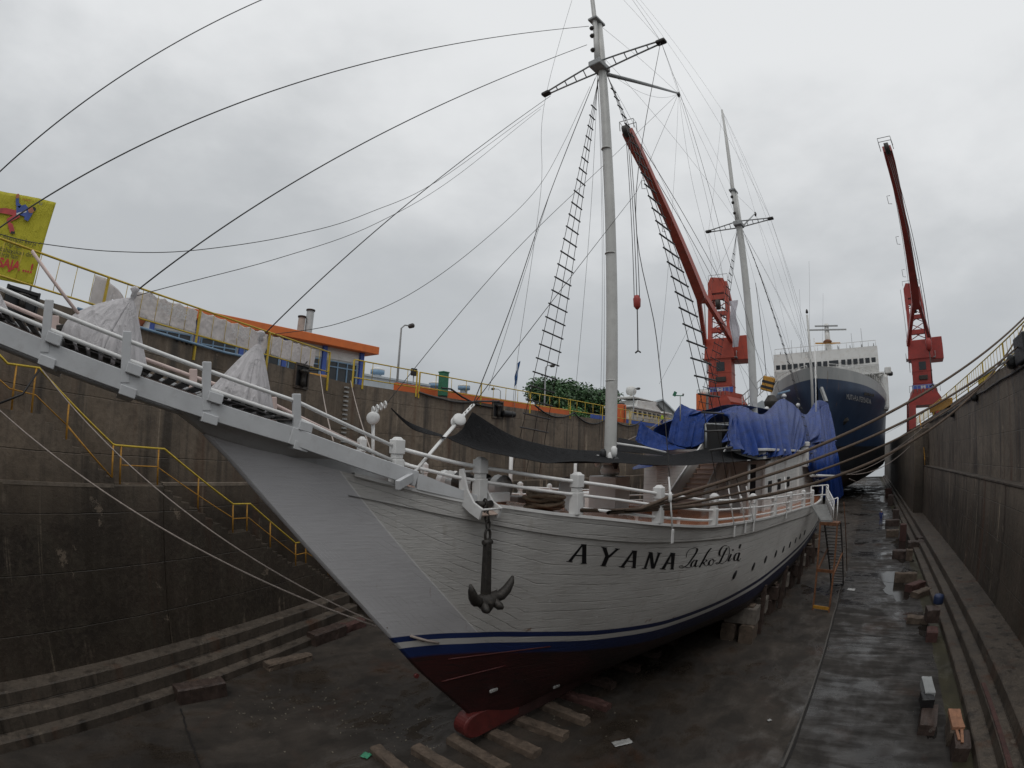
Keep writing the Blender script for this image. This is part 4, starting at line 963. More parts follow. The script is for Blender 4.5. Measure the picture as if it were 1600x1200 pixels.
hd.grid(rows); hd.poly(rows[0][:-1]); hd.poly(rows[-1][:-1][::-1]); aset(hd, 'crown')
for sd in (-1, 1):
    b = MB(); pts = [Vector((.05, sd*.28, -2.02)), Vector((.10, sd*.44, -1.98)), Vector((.16, sd*.58, -1.84)), Vector((.20, sd*.68, -1.66)), Vector((.21, sd*.73, -1.52))]
    b.tube(pts, [.13, .135, .12, .085, .03], 8); aset(b, 'fluke')
    b = MB(); b.tube([Vector((.06, sd*.18, -2.06)), Vector((.26, sd*.24, -2.20)), Vector((.34, sd*.27, -2.22))], [.12, .10, .04], 8); aset(b, 'palm')

# ------------------------------------------------------------------ deckhouse and stair
M_plankw = None
def plank_white():
    m, nt, b = new_mat('white_weatherboard'); q = G(nt); o = q.obj(); z = q.sep(o)[2]
    n = q.noise(o, 3, 4); c = q.mix(q.ramp(n, .3, .7), (.56, .57, .56), (.68, .68, .67))
    fr = q.math('FRACT', q.math('MULTIPLY', z, 5.5)); ln = q.ramp(fr, 0, .10, 1, 0); c = q.mix(q.math('MULTIPLY', ln, .5), c, (.3, .3, .3))
    q.put(b.inputs['Base Color'], c); b.inputs['Roughness'].default_value = .45; q.put(b.inputs['Normal'], q.bump(q.math('SUBTRACT', 1, ln), .5, .02)); return m
M_plankw = plank_white()
HS, HT, HZ0, HZ1 = 15.0, 3.15, 5.35, 8.25
dh = MB(); dh.box((0, 26.5, (HZ0+HZ1)/2-.2), (2*HT, 23, HZ1-HZ0+.4)); dh = dh.build('deckhouse', M_plankw, ship)
b = MB(); b.box((0, 26.6, HZ1+.06), (2*HT+.5, 23.7, .12)); b.build('upper_deck', M_white, dh, .02)
b = MB(); b.box((-.2, 26, 9.1), (3.0, 13, 1.7)); b.build('wheelhouse', M_plankw, dh)
# door with louvres on the front, port side
b = MB(); b.box((-2.05, HS-.03, 6.75), (.85, .06, 2.0)); dr = b.build('door', M_white, ship, .01)
for i in range(16):
    b2 = MB(); b2.box((-2.05, HS-.075, 6.05+i*.09), (.62, .05, .055), Matrix.Rotation(.5, 3, 'X')); b2.build('louvre', M_white, dr)
b = MB(); b.lathe([(.03, 0), (.03, .05)], (-1.72, HS-.10, 6.75), 8, Matrix.Rotation(R_(90), 3, 'X')); b.build('handle', M_steel, dr)
for (x, w) in ((2.62, .45),):
    b = MB(); b.box((x, HS-.02, 6.8), (w, .05, 1.7)); wn_ = b.build('window', M_win, ship)
    b = MB()
    for c, d in (((x-w/2, HS-.04, 6.8), (.07, .06, 1.84)), ((x+w/2, HS-.04, 6.8), (.07, .06, 1.84)), ((x, HS-.04, 7.68), (w, .06, .07)), ((x, HS-.04, 5.93), (w, .06, .07))): b.box(c, d)
    b.build('frame', M_white, wn_)
for s in (16.4, 18.6, 21.2):
    b = MB(); b.box((HT+.02, s, 6.55), (.05, .7, .55)); b.build('window', M_win, dh)
for s in (15.0, 17.4, 20.2, 24.5):
    b = MB(); b.box((HT+.05, s, 6.75), (.14, .14, 3.0)); b.build('corner_post', M_white, dh, .02)
# stair up to the upper deck, curving, with carved side boards
sr = thing('deck_stair', None, None); sr.parent = ship
N_ = 12
def stair_c(k): return Vector((.55+.45*k-.1*math.sin(k*2.2), 11.9+3.3*k, dz(12)+.1+2.55*k))
for i in range(N_):
    k = (i+.5)/N_; c = stair_c(k); w = 1.55-.30*k
    b = MB(); b.box(c, (w, .40, .05)); b.build('tread', M_tread, sr, .008)
    b = MB(); b.box(c+Vector((0, -.13, -.12)), (w-.06, .03, .18)); b.build('riser', M_pink, sr)
for sd in (-1, 1):
    b = MB(); V = []
    for i in range(15):
        k = -.04+1.06*i/14; c = stair_c(k); w = .78-.15*k
        V.append([c+Vector((sd*(w+.02), 0, z)) for z in (-.28, .15, .5, .80)])
    b.grid(V); b.build('stair_side', M_white, sr, solid=.06)
    b = MB(); b.tube([stair_c(-.04+1.06*i/14)+Vector((sd*(.80-.15*(-.04+1.06*i/14)), 0, .84)) for i in range(15)], .05, 8); b.build('stair_rail', M_rail, sr)
c0 = stair_c(1.0)
b = MB(); V = []
for a in np.linspace(-1.4, 1.2, 10): V.append([Vector((1.35+.22*math.cos(a), 14.3, 7.2+.55*math.sin(a))), Vector((1.75, 14.3, 7.2+.55*math.sin(a)))])
b.grid(V); b.build('curved_bracket', M_white, sr, solid=.08)
# white stanchions that carry the awning, and the small pipe boom
for v, h in (((3.2, 12.2), 2.35), ((-3.4, 9.2), 2.3), ((-3.3, 5.1), 2.2)):
    b = MB(); b.tube([(v[0], v[1], dz(v[1])), (v[0], v[1], dz(v[1])+h)], .07, 10); b.build('stanchion', M_white, ship)
b = MB(); b.tube([S((963, 693), 0), S((1010, 700), .2), S((1040, 707), .4)], .045, 8); b.build('boom', M_white, ship)
# radar, weather vane, aerials, domes above the tarpaulins
def ship_tube(pts, r, name, mat, n=7): b = MB(); b.tube(pts, r, n); return b.build(name, mat, ship)
P = S((1225, 622), .6); ship_tube([P-Vector((0, 0, 1.5)), P+Vector((0, 0, .1))], .09, 'radar_post', M_white)
b = MB(); b.lathe([(.2, 0), (.22, .15), (.1, .3)], P+Vector((0, 0, .05)), 12); rd = b.build('radar', M_white, ship)
b = MB(); b.box(P+Vector((0, 0, .48)), (1.1, .18, .14), Matrix.Rotation(.5, 3, 'Z') @ Matrix.Rotation(-.25, 3, 'Y')); b.build('scanner', M_ltblue, rd, .03)
P = S((1063, 632), -1.0); vn = MB(); vn.tube([P-Vector((0, 0, .8)), P+Vector((0, 0, .42))], .03, 6); vn = vn.build('weather_vane', M_steel, ship)
b = MB(); b.tube([P+Vector((-.30, 0, .46)), P+Vector((.18, 0, .42))], .025, 6); b.box(P+Vector((-.30, 0, .54)), (.16, .03, .24), Matrix.Rotation(.5, 3, 'Y')); b.build('vane_arm', M_green, vn)
b = MB(); b.lathe([(.03, 0), (.06, .05), (.03, .1)], P+Vector((.16, 0, .44)), 8); b.build('cup', M_steel, vn)
for p_, t_ in (((1247, 634), .4), ((1198, 640), -1), ((1279, 636), 1.5)):
    P = S(p_, t_); b = MB(); b.lathe([(.05, -.8), (.05, 0), (.16, .02), (.22, .16), (.16, .30), (.03, .36)], P-Vector((0, 0, .1)), 12); b.build('satellite_dome', M_white, ship)
P = S((1274, 640), 2.0); ship_tube([P-Vector((0, 0, 2)), S((1272, 528), 2.0)], .06, 'aerial_mast', M_white)
P = S((1270, 640), 1.2); ship_tube([P-Vector((0, 0, 2)), S((1261, 492), 1.2)], [.16, .12], 'signal_mast', M_mast, 10)
b = MB(); Q = S((1261, 490), 1.2); b.lathe([(.05, 0), (.16, .1), (.12, .35), (.04, .5)], Q, 8); b.build('mast_lamp', M_iron, ship)
for p0, p1, t_ in (((1263, 560), (1264, 408), 1.6), ((1284, 560), (1286, 458), 2), ((1252, 560), (1249, 452), .5)):
    ship_tube([S(p0, t_), S(p1, t_)], .011, 'whip_aerial', M_rope, 5)
# aft rail capstan post on the house corner
P = S((1258, 700), 3.3); b = MB(); b.box(P-Vector((0, 0, .6)), (.5, .5, 1.3)); b.box(P+Vector((0, 0, .25)), (.62, .62, .32)); b.build('king_post', M_white, ship, .06)
b = MB(); b.tube([S((1267, 743), 3.6), S((1305, 744), 4.6)], .10, 10); b.build('davit_arm', M_white, ship)

# ================================================================== CLOTHS ON THE SHIP
def patch(rows, nx, ny, fold=.0, fseed=0, fdir=(0, 0, 1), ffreq=3.0, sag=0.0):
    """smooth sheet through a coarse grid of points (rows of equal length), with folds"""
    A = np.array([[list(p) for p in r] for r in rows], float); R0, C0 = A.shape[:2]
    def cr(P, t):
        n = len(P)-1; x = t*n; i = min(int(x), n-1); u = x-i
        p0, p1, p2, p3 = P[max(i-1, 0)], P[i], P[i+1], P[min(i+2, n)]
        return .5*((2*p1)+(-p0+p2)*u+(2*p0-5*p1+4*p2-p3)*u*u+(-p0+3*p1-3*p2+p3)*u**3)
    out = []
    for j in range(ny+1):
        v = j/ny; line = np.array([cr(A[:, c], v) for c in range(C0)]); r = []
        for i in range(nx+1):
            u = i/nx; p = Vector(cr(line, u)); e = math.sin(math.pi*u)*math.sin(math.pi*v)
            w = noise.noise((u*ffreq*3+fseed, v*1.1+noise.noise((u*2, v*2, fseed))*.8, fseed*1.7))
            w2 = noise.noise((u*ffreq*8+fseed*3, v*2.0+u*2, fseed+5))
            w = (abs(w)*2-.45) + .35*w2
            p += Vector(fdir)*fold*w*(.35+.65*min(1, v*3)) - Vector((0, 0, sag*e)); r.append(p)
        out.append(r)
    return out
def cloth(rows, name, mat, label, cat, group=None, solid=.006, **k):
    nx = k.pop('nx', 40); ny = k.pop('ny', 24)
    b = MB(); b.grid([[Vector(p) for p in r] for r in patch(rows, nx, ny, **k)])
    return tag(b.build(name, mat, solid=solid, loc=SO, rz=PSI), label, cat, group)
# black shade net over the fore deck
top_px = [((738, 644), .75), ((800, 681), .2), ((850, 695), -.3), ((905, 703), -.9), ((965, 706), -1.0), ((1040, 712), -.2), ((1118, 699), .8), ((1160, 704), 1.6), ((1203, 712), 2.9)]
bot_px = [((698, 681), 1.35), ((742, 703), 1.8), ((810, 719), 2.2), ((880, 723), 2.5), ((960, 722), 2.7), ((1040, 727), 2.9), ((1110, 724), 3.1), ((1150, 722), 3.4), ((1205, 717), 3.8)]
tp = [S(p, t) for p, t in top_px]; bp = [S(p, t) for p, t in bot_px]
md = [(a+c)/2 - Vector((0, 0, .16)) for a, c in zip(tp, bp)]
cloth([tp, md, bp], 'shade_net', M_net, 'black shade net stretched over the fore deck of the white ship', 'awning', nx=60, ny=14, fold=.05, fseed=2, ffreq=2)
fp = [S((611, 637), -.85), S((640, 660), -.9), S((690, 679), -.6), S((700, 682), 1.2)]
cloth([[fp[0], fp[1], fp[2]], [fp[0]-Vector((0, 0, .03)), S((645, 671), -.7), S((698, 684), 1.2)]], 'shade_net_edge', M_net, 'narrow black net edge running from the port stay to the shade net', 'awning', nx=20, ny=4)
lp = [[S((966, 684), -2.8), S((990, 689), -2.6), S((1020, 701), -1.6)], [S((962, 706), -1.2), S((1000, 708), -.9), S((1062, 714), -.4)]]
cloth(lp, 'shade_net', M_net, 'small black net corner rising behind the fore mast', 'awning', nx=16, ny=10, fold=.04)
# blue tarpaulins
def tarp(cols_top, cols_mid, cols_bot, label, seed, nx=70, ny=30, fold=.16, freq=3.2, fdir=(.75, -.5, .25), front=None):
    rows = [[S(p, t) if front is None else Ss(p, front[k]) for p, t in r] for k, r in enumerate((cols_top, cols_mid, cols_bot))]
    return cloth(rows, 'tarpaulin', M_tarp, label, 'tarpaulin', 'blue tarpaulins over the wheelhouse', solid=.01, nx=nx, ny=ny, fold=fold, fseed=seed, ffreq=freq, fdir=fdir)
tarp([((1001, 657), -2.6), ((1012, 668), -2.4), ((1030, 678), -2.0), ((1046, 685), -1.5)],
     [((996, 674), -2.5), ((1010, 686), -2.3), ((1030, 693), -1.9), ((1056, 697), -1.2)],
     [((993, 688), -2.4), ((1008, 700), -2.2), ((1032, 704), -1.8), ((1072, 701), -.9)], 'blue tarpaulin corner hanging low at the port front beside the black net', 3, nx=36, fold=.12, front=(14.9, 14.6, 14.2))
tarp([((1064, 631), -1.5), ((1085, 640), -1.3), ((1110, 644), -.8), ((1138, 641), -.2)],
     [((1052, 650), -1.9), ((1072, 653), -1.6), ((1092, 655), -1.1), ((1108, 656), -.6)],
     [((1044, 690), -1.8), ((1062, 697), -1.3), ((1082, 699), -.6), ((1101, 690), -.1)], 'blue tarpaulin with a sharp peak left of the dark wheelhouse opening', 6, nx=44, fold=.14, freq=2.6, front=(16.2, 15.4, 14.6))
tarp([((1110, 649), -.4), ((1140, 637), .2), ((1165, 636), .6), ((1192, 647), .8), ((1224, 623), .8), ((1252, 644), 1.0), ((1262, 646), 1.2), ((1277, 626), 1.4), ((1294, 630), 1.6)],
     [((1140, 652), 1.0), ((1150, 656), 1.4), ((1168, 656), 1.9), ((1195, 657), 2.2), ((1225, 656), 2.4), ((1250, 662), 2.6), ((1265, 668), 2.7), ((1283, 668), 2.8), ((1300, 670), 2.9)],
     [((1130, 690), 2.0), ((1160, 707), 2.6), ((1185, 712), 3.0), ((1205, 714), 3.3), ((1226, 713), 3.4), ((1240, 710), 3.4), ((1258, 694), 3.4), ((1270, 692), 3.4), ((1306, 690), 3.4)], 'large wrinkled blue tarpaulin over the wheelhouse with two raised peaks', 11, nx=190, ny=60, fold=.42, freq=7.5)
tarp([((1262, 655), 2.0), ((1280, 640), 2.2), ((1292, 634), 2.3), ((1300, 655), 2.5)],
     [((1262, 712), 3.5), ((1280, 715), 3.6), ((1296, 715), 3.7), ((1308, 712), 3.8)],
     [((1270, 745), 3.6), ((1288, 778), 3.8), ((1302, 790), 4.0), ((1319, 772), 4.2)], 'long blue tarpaulin end hanging down by the gangway', 17, nx=70, ny=60, fold=.42, freq=5.0)
# roof side of the tarpaulin so that it closes over the wheelhouse
cloth([[Vector((-.4, 15.5, 10.2)), Vector((0, 20, 11.0)), Vector((.4, 27, 11.3)), Vector((.8, 34, 11.3))], [Vector((-2.7, 15.5, 9.6)), Vector((-2.6, 20, 10.2)), Vector((-2.6, 27, 10.4)), Vector((-2.6, 34, 10.4))],
       [Vector((-3.3, 15.5, 8.4)), Vector((-3.3, 20, 8.4)), Vector((-3.3, 27, 8.4)), Vector((-3.3, 34, 8.4))]], 'tarpaulin', M_tarp, 'blue tarpaulin over the far port side of the wheelhouse roof', 'tarpaulin', 'blue tarpaulins over the wheelhouse', nx=40, ny=16, fold=.12, fseed=23)
cloth([[S((988, 731), -3.0), S((1012, 721), -2.8), S((1050, 717), -2.0)], [S((990, 734), -2.4), S((1016, 729), -2.0), S((1060, 719), -1.2)]], 'tarpaulin', M_tarp, 'blue tarpaulin flap over the louvred door at the port side of the house', 'tarpaulin', 'blue tarpaulins over the wheelhouse', nx=16, ny=8, fold=.03)
b = MB(); b.box((0, 0, 0), (.9, 1.0, 1.35)); P = S((1119, 678), 1.15); bb = b.build('opening_shade_box', M_black, ship); bb.location = P+Vector((-.3, .9, -.15))  # solid black box paints in the dark inside of the opening
b = MB(); p_ = [S((1103, 662), 1.2), S((1103, 700), 1.2)]; b.tube([p_[0], p_[1]], .05, 6); b.tube([p_[0], S((1138, 664), 1.6)], .04, 6); b.build('opening_frame', M_grey, ship)
# white sheets tied over the deck gear on the bowsprit
def wrap(apex, base, ra, rb, seed, label, tilt, shoulder=0.0, n=120, m=44):
    """sheet gathered to a knot at the apex and hanging in folds over the gear; base = (x, y), z follows the sloping deck"""
    b = MB(); rows = []; ap = Vector(apex)
    for j in range(m+1):
        k = j/m; r = []
        f = .045+.05*math.sin(min(1, k/.08)*math.pi) if k < .08 else .06+.94*((k-.08)/.92)**(.80)
        for i in range(n):
            a = 2*math.pi*i/n; ca, sa = math.cos(a), math.sin(a)
            fold = .13*abs(noise.noise((ca*4.5+seed, sa*4.5, k*.35)))*2 + .07*abs(noise.noise((ca*11, sa*11+seed, k*.5)))*2-.12
            lump = .18*noise.noise((ca*1.3+seed*2, sa*1.3, k*1.6))
            g_ = 1+fold*(.35+.65*k)+lump*k + shoulder*max(0, -sa)*math.sin(k*math.pi)
            bx, by = base[0]+ca*ra, base[1]+sa*rb; bz_ = bz(by)+.36+.03*noise.noise((ca*5, sa*5, seed))
            p = Vector((ap.x+(bx-ap.x)*f*g_, ap.y+(by-ap.y)*(f if k > .08 else f*.5)*g_, ap.z+(bz_-ap.z)*k - .22*math.sin(k*math.pi)*tilt*max(0, -sa)))
            r.append(p)
        rows.append(r+r[:1])
    b.grid(rows); o = tag(b.build('dust_sheet', M_sheet, solid=.004, loc=SO, rz=PSI), label, 'dust sheet')
    b = MB(); b.lathe([(.02, -.05), (.06, -.02), (.045, .05), (.09, .10), (.05, .15)], ap, 9); b.build('knot', M_sheet, o)
    return o
a1 = S((209, 462), 0); wrap(a1, (0, -8.05), .46, .80, 2, 'white plastic sheet tied to a point over gear, middle of the bowsprit', -.5, .25)
a2 = S((407, 530), 0); wrap(a2, (0, -5.50), .46, .66, 9, 'white plastic sheet tied up in a tall cone nearest the bow', .3)
a3 = S((-30, 395), 0); wrap(a3, (0, -10.55), .46, .72, 15, 'white plastic sheet at the left edge of the picture on the bowsprit', .2)
b = MB(); b.tube([S((50, 392), .1), S((132, 502), .1)], .030, 7); b.build('dolphin_strut', M_pink, ship)
b = MB(); b.beam((.05, -8.95, bz(-8.95)+.55), (.1, -8.25, bz(-8.25)+.85), .10, .10); b.build('gear_handle', M_iron, ship, .02)
# coil of mooring rope on the fore deck and the mooring lines to the quay
def add_rope(pts, r, label, mat=M_manila, name='mooring_rope', cat='rope', group=None, n=8):
    b = MB(); b.tube(pts, r, n); return tag(b.build(name, mat), label, cat, group)
b = MB(); cc = S((850, 795), 1.75); pts = []
for i in range(150):
    a = i*.37; r_ = .34+.22*noise.noise((i*.13, 2, 2)); pts.append(Vector((cc.x+r_*1.1*math.cos(a), cc.y+r_*1.2*math.sin(a), deck_z(0)+.10+.30*(i/150)+.03*math.sin(i))))
b.tube(pts, .042, 7); tag(b.build('rope_coil', M_coil, loc=SO, rz=PSI), 'heap of brown mooring rope coiled on the fore deck by the rail', 'rope coil')
def line3(pA, pB, sag, k=26): return [pA.lerp(pB, i/k)-Vector((0, 0, 4*sag*(i/k)*(1-i/k))) for i in range(k+1)]
def deckrun(pxs): return [from_ship(S(p, t)) for p, t in pxs]
qa = from_ship(S((1020, 789), 3.62))
e1 = on_x((1612, 484), 9.0); e2 = on_x((1625, 508), 9.0); e3 = on_x((1600, 508), 9.0); e4 = on_x((1612, 520), 9.0)
dr0 = deckrun([((905, 797), 2.75), ((960, 798), 3.1), ((1000, 795), 3.5)])
MR = 'mooring lines from the fore deck to the right quay'
add_rope(dr0+line3(from_ship(S((1040, 779), 3.75)), e1, .55), .045, 'uppermost of the brown mooring ropes crossing to the right quay', group=MR)
add_rope(dr0+line3(from_ship(S((1044, 784), 3.75)), e2, .62), .040, 'second brown mooring rope, just under the uppermost one', group=MR)
add_rope(dr0+line3(from_ship(S((1060, 789), 3.8)), e4, .95), .034, 'thin middle mooring rope of the bundle to the right quay', group=MR)
add_rope(dr0+[from_ship(S((950, 801), 3.1)), from_ship(S((1010, 797), 3.5))]+line3(from_ship(S((1050, 794), 3.75)), e3, 1.55), .045, 'lowest heavy brown mooring rope crossing the deckhouse to the right quay', group=MR)
# fine lines from the bow to the left wall
h1 = hull_hit((662, 1002), .02); hp1 = from_ship(h1)
ua, za = on_w((0, 638), 13.55); add_rope(line3(hp1, NW(ua-.3, 13.55, za+.12), .12), .018, 'pale straight rope from the bow stripes to the left wall', M_rope_lt)
ub, zb = on_w((66, 578), 13.6); add_rope(line3(from_ship(hull_hit((606, 981), .0)), NW(ub, 13.6, zb), .30), .016, 'slack thin rope from the bow to the top landing of the wall stair', M_rope_lt)
add_rope([from_ship(hull_hit((640, 993), .03)), from_ship(hull_hit((664, 1000), .03)), from_ship(hull_hit((684, 1004), .035))], .03, 'tail of pale rope knotted against the blue bow stripe', M_rope_lt)
# ropes hanging from the left quay behind the bowsprit
for (p0, p1, lb) in (((500, 580), (521, 690), 'single pale rope hanging from the quay left of the rung ladder'), ((548, 595), (584, 716), 'doubled pale rope hanging right of the rung ladder'), ((1035, 655), (975, 690), 'thin pale line from the far quay to behind the fore mast')):
    u0, z0 = on_w(p0, 14.1); P0 = NW(u0, 14.1, z0) if p0[0] < 800 else on_x(p0, XL+.1); P1 = from_ship(S(p1, -1.2 if p0[0] < 800 else -3)); add_rope(line3(P0, P1, .15), .018, lb, M_rope_lt)
# ropes hanging from the big ship to the right wall
for k, (a_, m_, c_) in enumerate((((1322, 742), .8, (1445, 668)), ((1330, 735), .6, (1452, 660)), ((1318, 740), 1.6, (1440, 678)))):
    A = on_y(a_, 74); B = on_x(c_, XR-.3); add_rope(line3(A, B, m_), .05, ('upper pale mooring line', 'middle pale mooring line', 'lowest sagging mooring line')[k]+' from the blue ship to the right wall', M_rope_lt, group='mooring lines of the big ship')
A = on_y((1327, 748), 70); B = on_z((1378, 757), .4); add_rope(line3(A, B, .6), .05, 'rope trailing from the big ship down to the dock floor', M_rope_lt)

# ================================================================== GANGWAY AND SCAFFOLD
gw = thing('gangway', 'small white gangway with railings from the ship side to the scaffold', 'gangway', on_z((1280, 792), 5.2))
A0, A1_ = from_ship((4.50, 22, 5.10)), from_ship((5.38, 22, 5.18)); B0, B1_ = from_ship((5.5, 19.1, 4.60)), from_ship((6.15, 19.1, 4.62))
b = MB(); b.poly([A0, A1_, B1_, B0]); wpart(b, 'ramp', M_grey, gw).modifiers.new('t', 'SOLIDIFY').thickness = .05
for i in range(14):
    k = (i+.5)/14; b = MB(); b.beam(A0.lerp(B0, k)+Vector((0, 0, .05)), A1_.lerp(B1_, k)+Vector((0, 0, .05)), .10, .05); wpart(b, 'ramp_batten', M_steel, gw)
for a, c in ((A1_, B1_),):
    for k in (0, .16, .32, .48, .64, .8, 1):
        p = a.lerp(c, k); b = MB(); b.tube([p, p+Vector((0, 0, 1.05))], .03, 6); wpart(b, 'post', M_rail, gw)
    for h in (1.05, .55): b = MB(); b.tube([a+Vector((0, 0, h)), c+Vector((0, 0, h))], .03, 6); wpart(b, 'rail', M_rail, gw)
D0, D1 = from_ship((4.4, 22.3, 5.12)), from_ship((5.45, 22.3, 5.2))
b = MB()
for h in (1.1, .55): b.tube([D0+Vector((0, 0, h)), D1+Vector((0, 0, h))], .035, 6)
for k in (0, .67, 1): p = D0.lerp(D1, k); b.tube([p, p+Vector((0, 0, 1.1))], .035, 6)
wpart(b, 'gate', M_rail, gw)
b = MB(); p = B1_+Vector((.2, .1, 0)); b.tube([p, p+Vector((0, 0, 1.2))], .03, 6); b.tube([p+Vector((0, 0, 1.2)), p+Vector((-.5, .1, 1.0))], .03, 6); wpart(b, 'end_post', M_rail, gw)

F1, F2, F3, F4 = on_z((1270, 953), 0), on_z((1295, 957), 0), on_z((1318, 914), 0), on_z((1299, 913), 0)
sf = thing('scaffold_tower', 'rusty orange scaffold tower with a steep ladder stair beside the ship', 'scaffold', F1)
ZT = 4.52
T1, T2 = Vector((F1.x-.1, F1.y+.6, ZT)), Vector((F2.x-.05, F2.y+.6, ZT))
T3, T4 = T2+Vector((.12, 1.0, 0)), T1+Vector((.12, 1.0, 0))
for a, c in ((F1, T1), (F2, T2)):
    b = MB(); b.beam(a, c, .09, .09, up=(0, 1, 0)); wpart(b, 'post', M_scaf, sf)
for k, mm in ((.02, M_rustyel), (.44, M_scaf), (.97, M_scaf)):
    b = MB(); b.beam(F1.lerp(T1, k)+Vector((0, 0, .1)), F2.lerp(T2, k)+Vector((0, 0, .1)), .08, .16); wpart(b, 'cross_bar', mm, sf)
for a, c in ((F2.lerp(T2, .42), F3.lerp(T3, .55)), (F1.lerp(T1, .44), F4.lerp(T4, .6))):
    b = MB(); b.beam(a, c, .08, .10); wpart(b, 'brace', M_scaf, sf)
b = MB(); b.poly([T1, T2, T3, T4]); o = wpart(b, 'top_platform', M_scaf, sf); o.modifiers.new('t', 'SOLIDIFY').thickness = .12
for a, c in ((F3, T3), (F4, T4)):
    b = MB(); b.beam(a, c, .05, .22); wpart(b, 'stringer', M_dark, sf)
for i in range(21):
    k = (i+.4)/21.5; b = MB(); b.beam(F4.lerp(T4, k), F3.lerp(T3, k), .20, .035); wpart(b, 'tread', M_dark, sf)
b = MB(); b.tube([F3+Vector((.12, 0, .9)), T3+Vector((.12, 0, 1.0))], .025, 6); wpart(b, 'handrail', M_scaf, sf)

# ================================================================== TIMBER AND CONCRETE BLOCKS
def block(P, L, W, H, yaw, mat, label, name='timber_block', cat='timber block', group=None, seed=0, z=0.0, tilt=0, chamfer=.03):
    """rough sawn block with chipped corners; P = centre of its foot, yaw in degrees of its long axis"""
    b = MB(); n = 16; rnd = random.Random(seed*7+3)
    rows = []
    for i in range(n+1):
        x = -L/2+L*i/n; r = []
        ring = [(-W/2, 0), (-W/2, H*.5), (-W/2, H-chamfer), (-W/2+chamfer, H), (0, H), (W/2-chamfer, H), (W/2, H-chamfer), (W/2, H*.5), (W/2, 0)]
        for y, zz in ring:
            d = .034*noise.noise((x*3+seed, y*4, zz*4+seed*2)) + .018*noise.noise((x*9+seed, y*9, zz*9)) - .16*max(0, noise.noise((x*2.2+seed*3, y*3, zz*3))-.22)
            e = (1-.05*abs(noise.noise((y*5, zz*5, seed)))) if i in (0, n) else 1
            r.append(Vector((x*e, y*(1+d*2/W*.7), zz*(1+d/H*.8) if zz > .01 else 0)))
        rows.append(r+r[:1])
    b.grid(rows, smooth=False); b.poly([v for v in rows[0][:-1]]); b.poly([v for v in rows[-1][:-1]][::-1])
    if tilt: bmesh.ops.rotate(b.bm, verts=b.bm.verts[:], cent=(0, 0, 0), matrix=Matrix.Rotation(R_(tilt), 3, 'Y'))
    bmesh.ops.remove_doubles(b.bm, verts=b.bm.verts[:], dist=1e-4)
    o = b.build(name, mat, loc=(P[0], P[1], P[2]+z), rz=R_(yaw)); return tag(o, label, cat, group)
KG = 'timbers laid across under the keel'
def shipP(t, s, z=0): return from_ship((t, s, z))
kl = ['front timber of the row under the red fore foot, cut by the picture edge', 'pale short timber lying just ahead of the red fore foot', 'long weathered timber directly under the rounded red fore foot', 'weathered timber with a knot, first behind the red fore foot',
      'dark timber second behind the red fore foot', 'chipped timber third behind the red fore foot', 'timber with a red painted end under the keel']
for i, (s, t, L, m_) in enumerate(((-2.0, -.3, 1.5, M_wood_old), (-1.02, .35, 1.75, M_wood_old), (-.02, .66, 2.05, M_wood_old), (1.05, .72, 2.0, M_wood_old), (2.2, .75, 1.95, M_wood_old), (3.4, .72, 1.9, M_wood_old), (4.5, .72, 1.9, M_wood_red))):
    block(shipP(t, s), L, .36, .25, math.degrees(PSI)+(-3, 4, -1, 2, 5, 0, 3)[i], m_, kl[i], group=KG, seed=i+1, chamfer=.05)
for i in range(10):
    block(shipP(0, 6.0+1.7*i), 1.9, .4, .25, math.degrees(PSI), M_wood_dk, 'dark timber in the shade far under the keel', group=KG, seed=30+i)  # darker timber colour stands in for the shade under the hull
# bilge stacks under the starboard side
BG = 'block stacks under the ship side'
for i, s in enumerate((13.1, 15.0, 17.4, 20.2, 23.0, 26.0, 29.5, 33.0)):
    t = 3.2; zh = .8
    while hull_t(s, zh) < t and zh < 2.8: zh += .02
    w = ('nearest stack', 'second stack', 'third stack', 'fourth stack', 'fifth stack', 'sixth stack', 'seventh stack', 'last stack')[i]
    if i == 0:
        block(shipP(t-.55, s), 1.0, .62, .80, 88, M_wood_old, 'left foot block of the nearest stack under the ship side', 'concrete_block', 'block', BG, 60, chamfer=.06)
        block(shipP(t+.30, s-.1), 1.0, .62, .80, 92, M_wood_old, 'right foot block of the nearest stack under the ship side', 'concrete_block', 'block', BG, 61, chamfer=.06)
        block(shipP(t-.1, s+.05), 1.45, .85, .72, 2, M_conc_blk, 'pale notched block bridging the two feet of the nearest stack', 'concrete_block', 'block', BG, 62, z=.81, chamfer=.05)
    else:
        block(shipP(t, s), 1.0, .75, .78, 85, M_wood_dk, f'foot block of the {w} under the ship side', 'concrete_block', 'block', BG, 63+i, chamfer=.06)  # dark timber colour carries the hull's shade on these stacks
        block(shipP(t+.1, s), .95, .8, .70, 5, M_conc_blk if i % 2 else M_wood_dk, f'upper block of the {w} under the ship side', 'concrete_block', 'block', BG, 73+i, z=.79, chamfer=.05)
    b = MB(); hh = max(zh-1.53+.10, .10); b.box((0, 0, hh/2), (1.1, .5, hh)); tag(b.build('wedge', M_wood_old, loc=shipP(t-.1, s, 1.53), rz=PSI, bevel=.03), f'timber wedge on top of the {w} against the hull', 'wedge', BG)
    b = MB(); P0 = Vector((3.75, s+.95, 0)); zt = 2.3
    if i % 2: continue
    b.beam(P0, (hull_t(s+.95, zt)-.02, s+.95, zt), .2, .2, up=(0, 1, 0)); tag(b.build('shore_post', M_wood_dk, loc=SO, rz=PSI, bevel=.015), f'rough upright shore post behind the {w}', 'shore post', 'shore posts against the hull')  # shade on the post is put into its darker wood colour
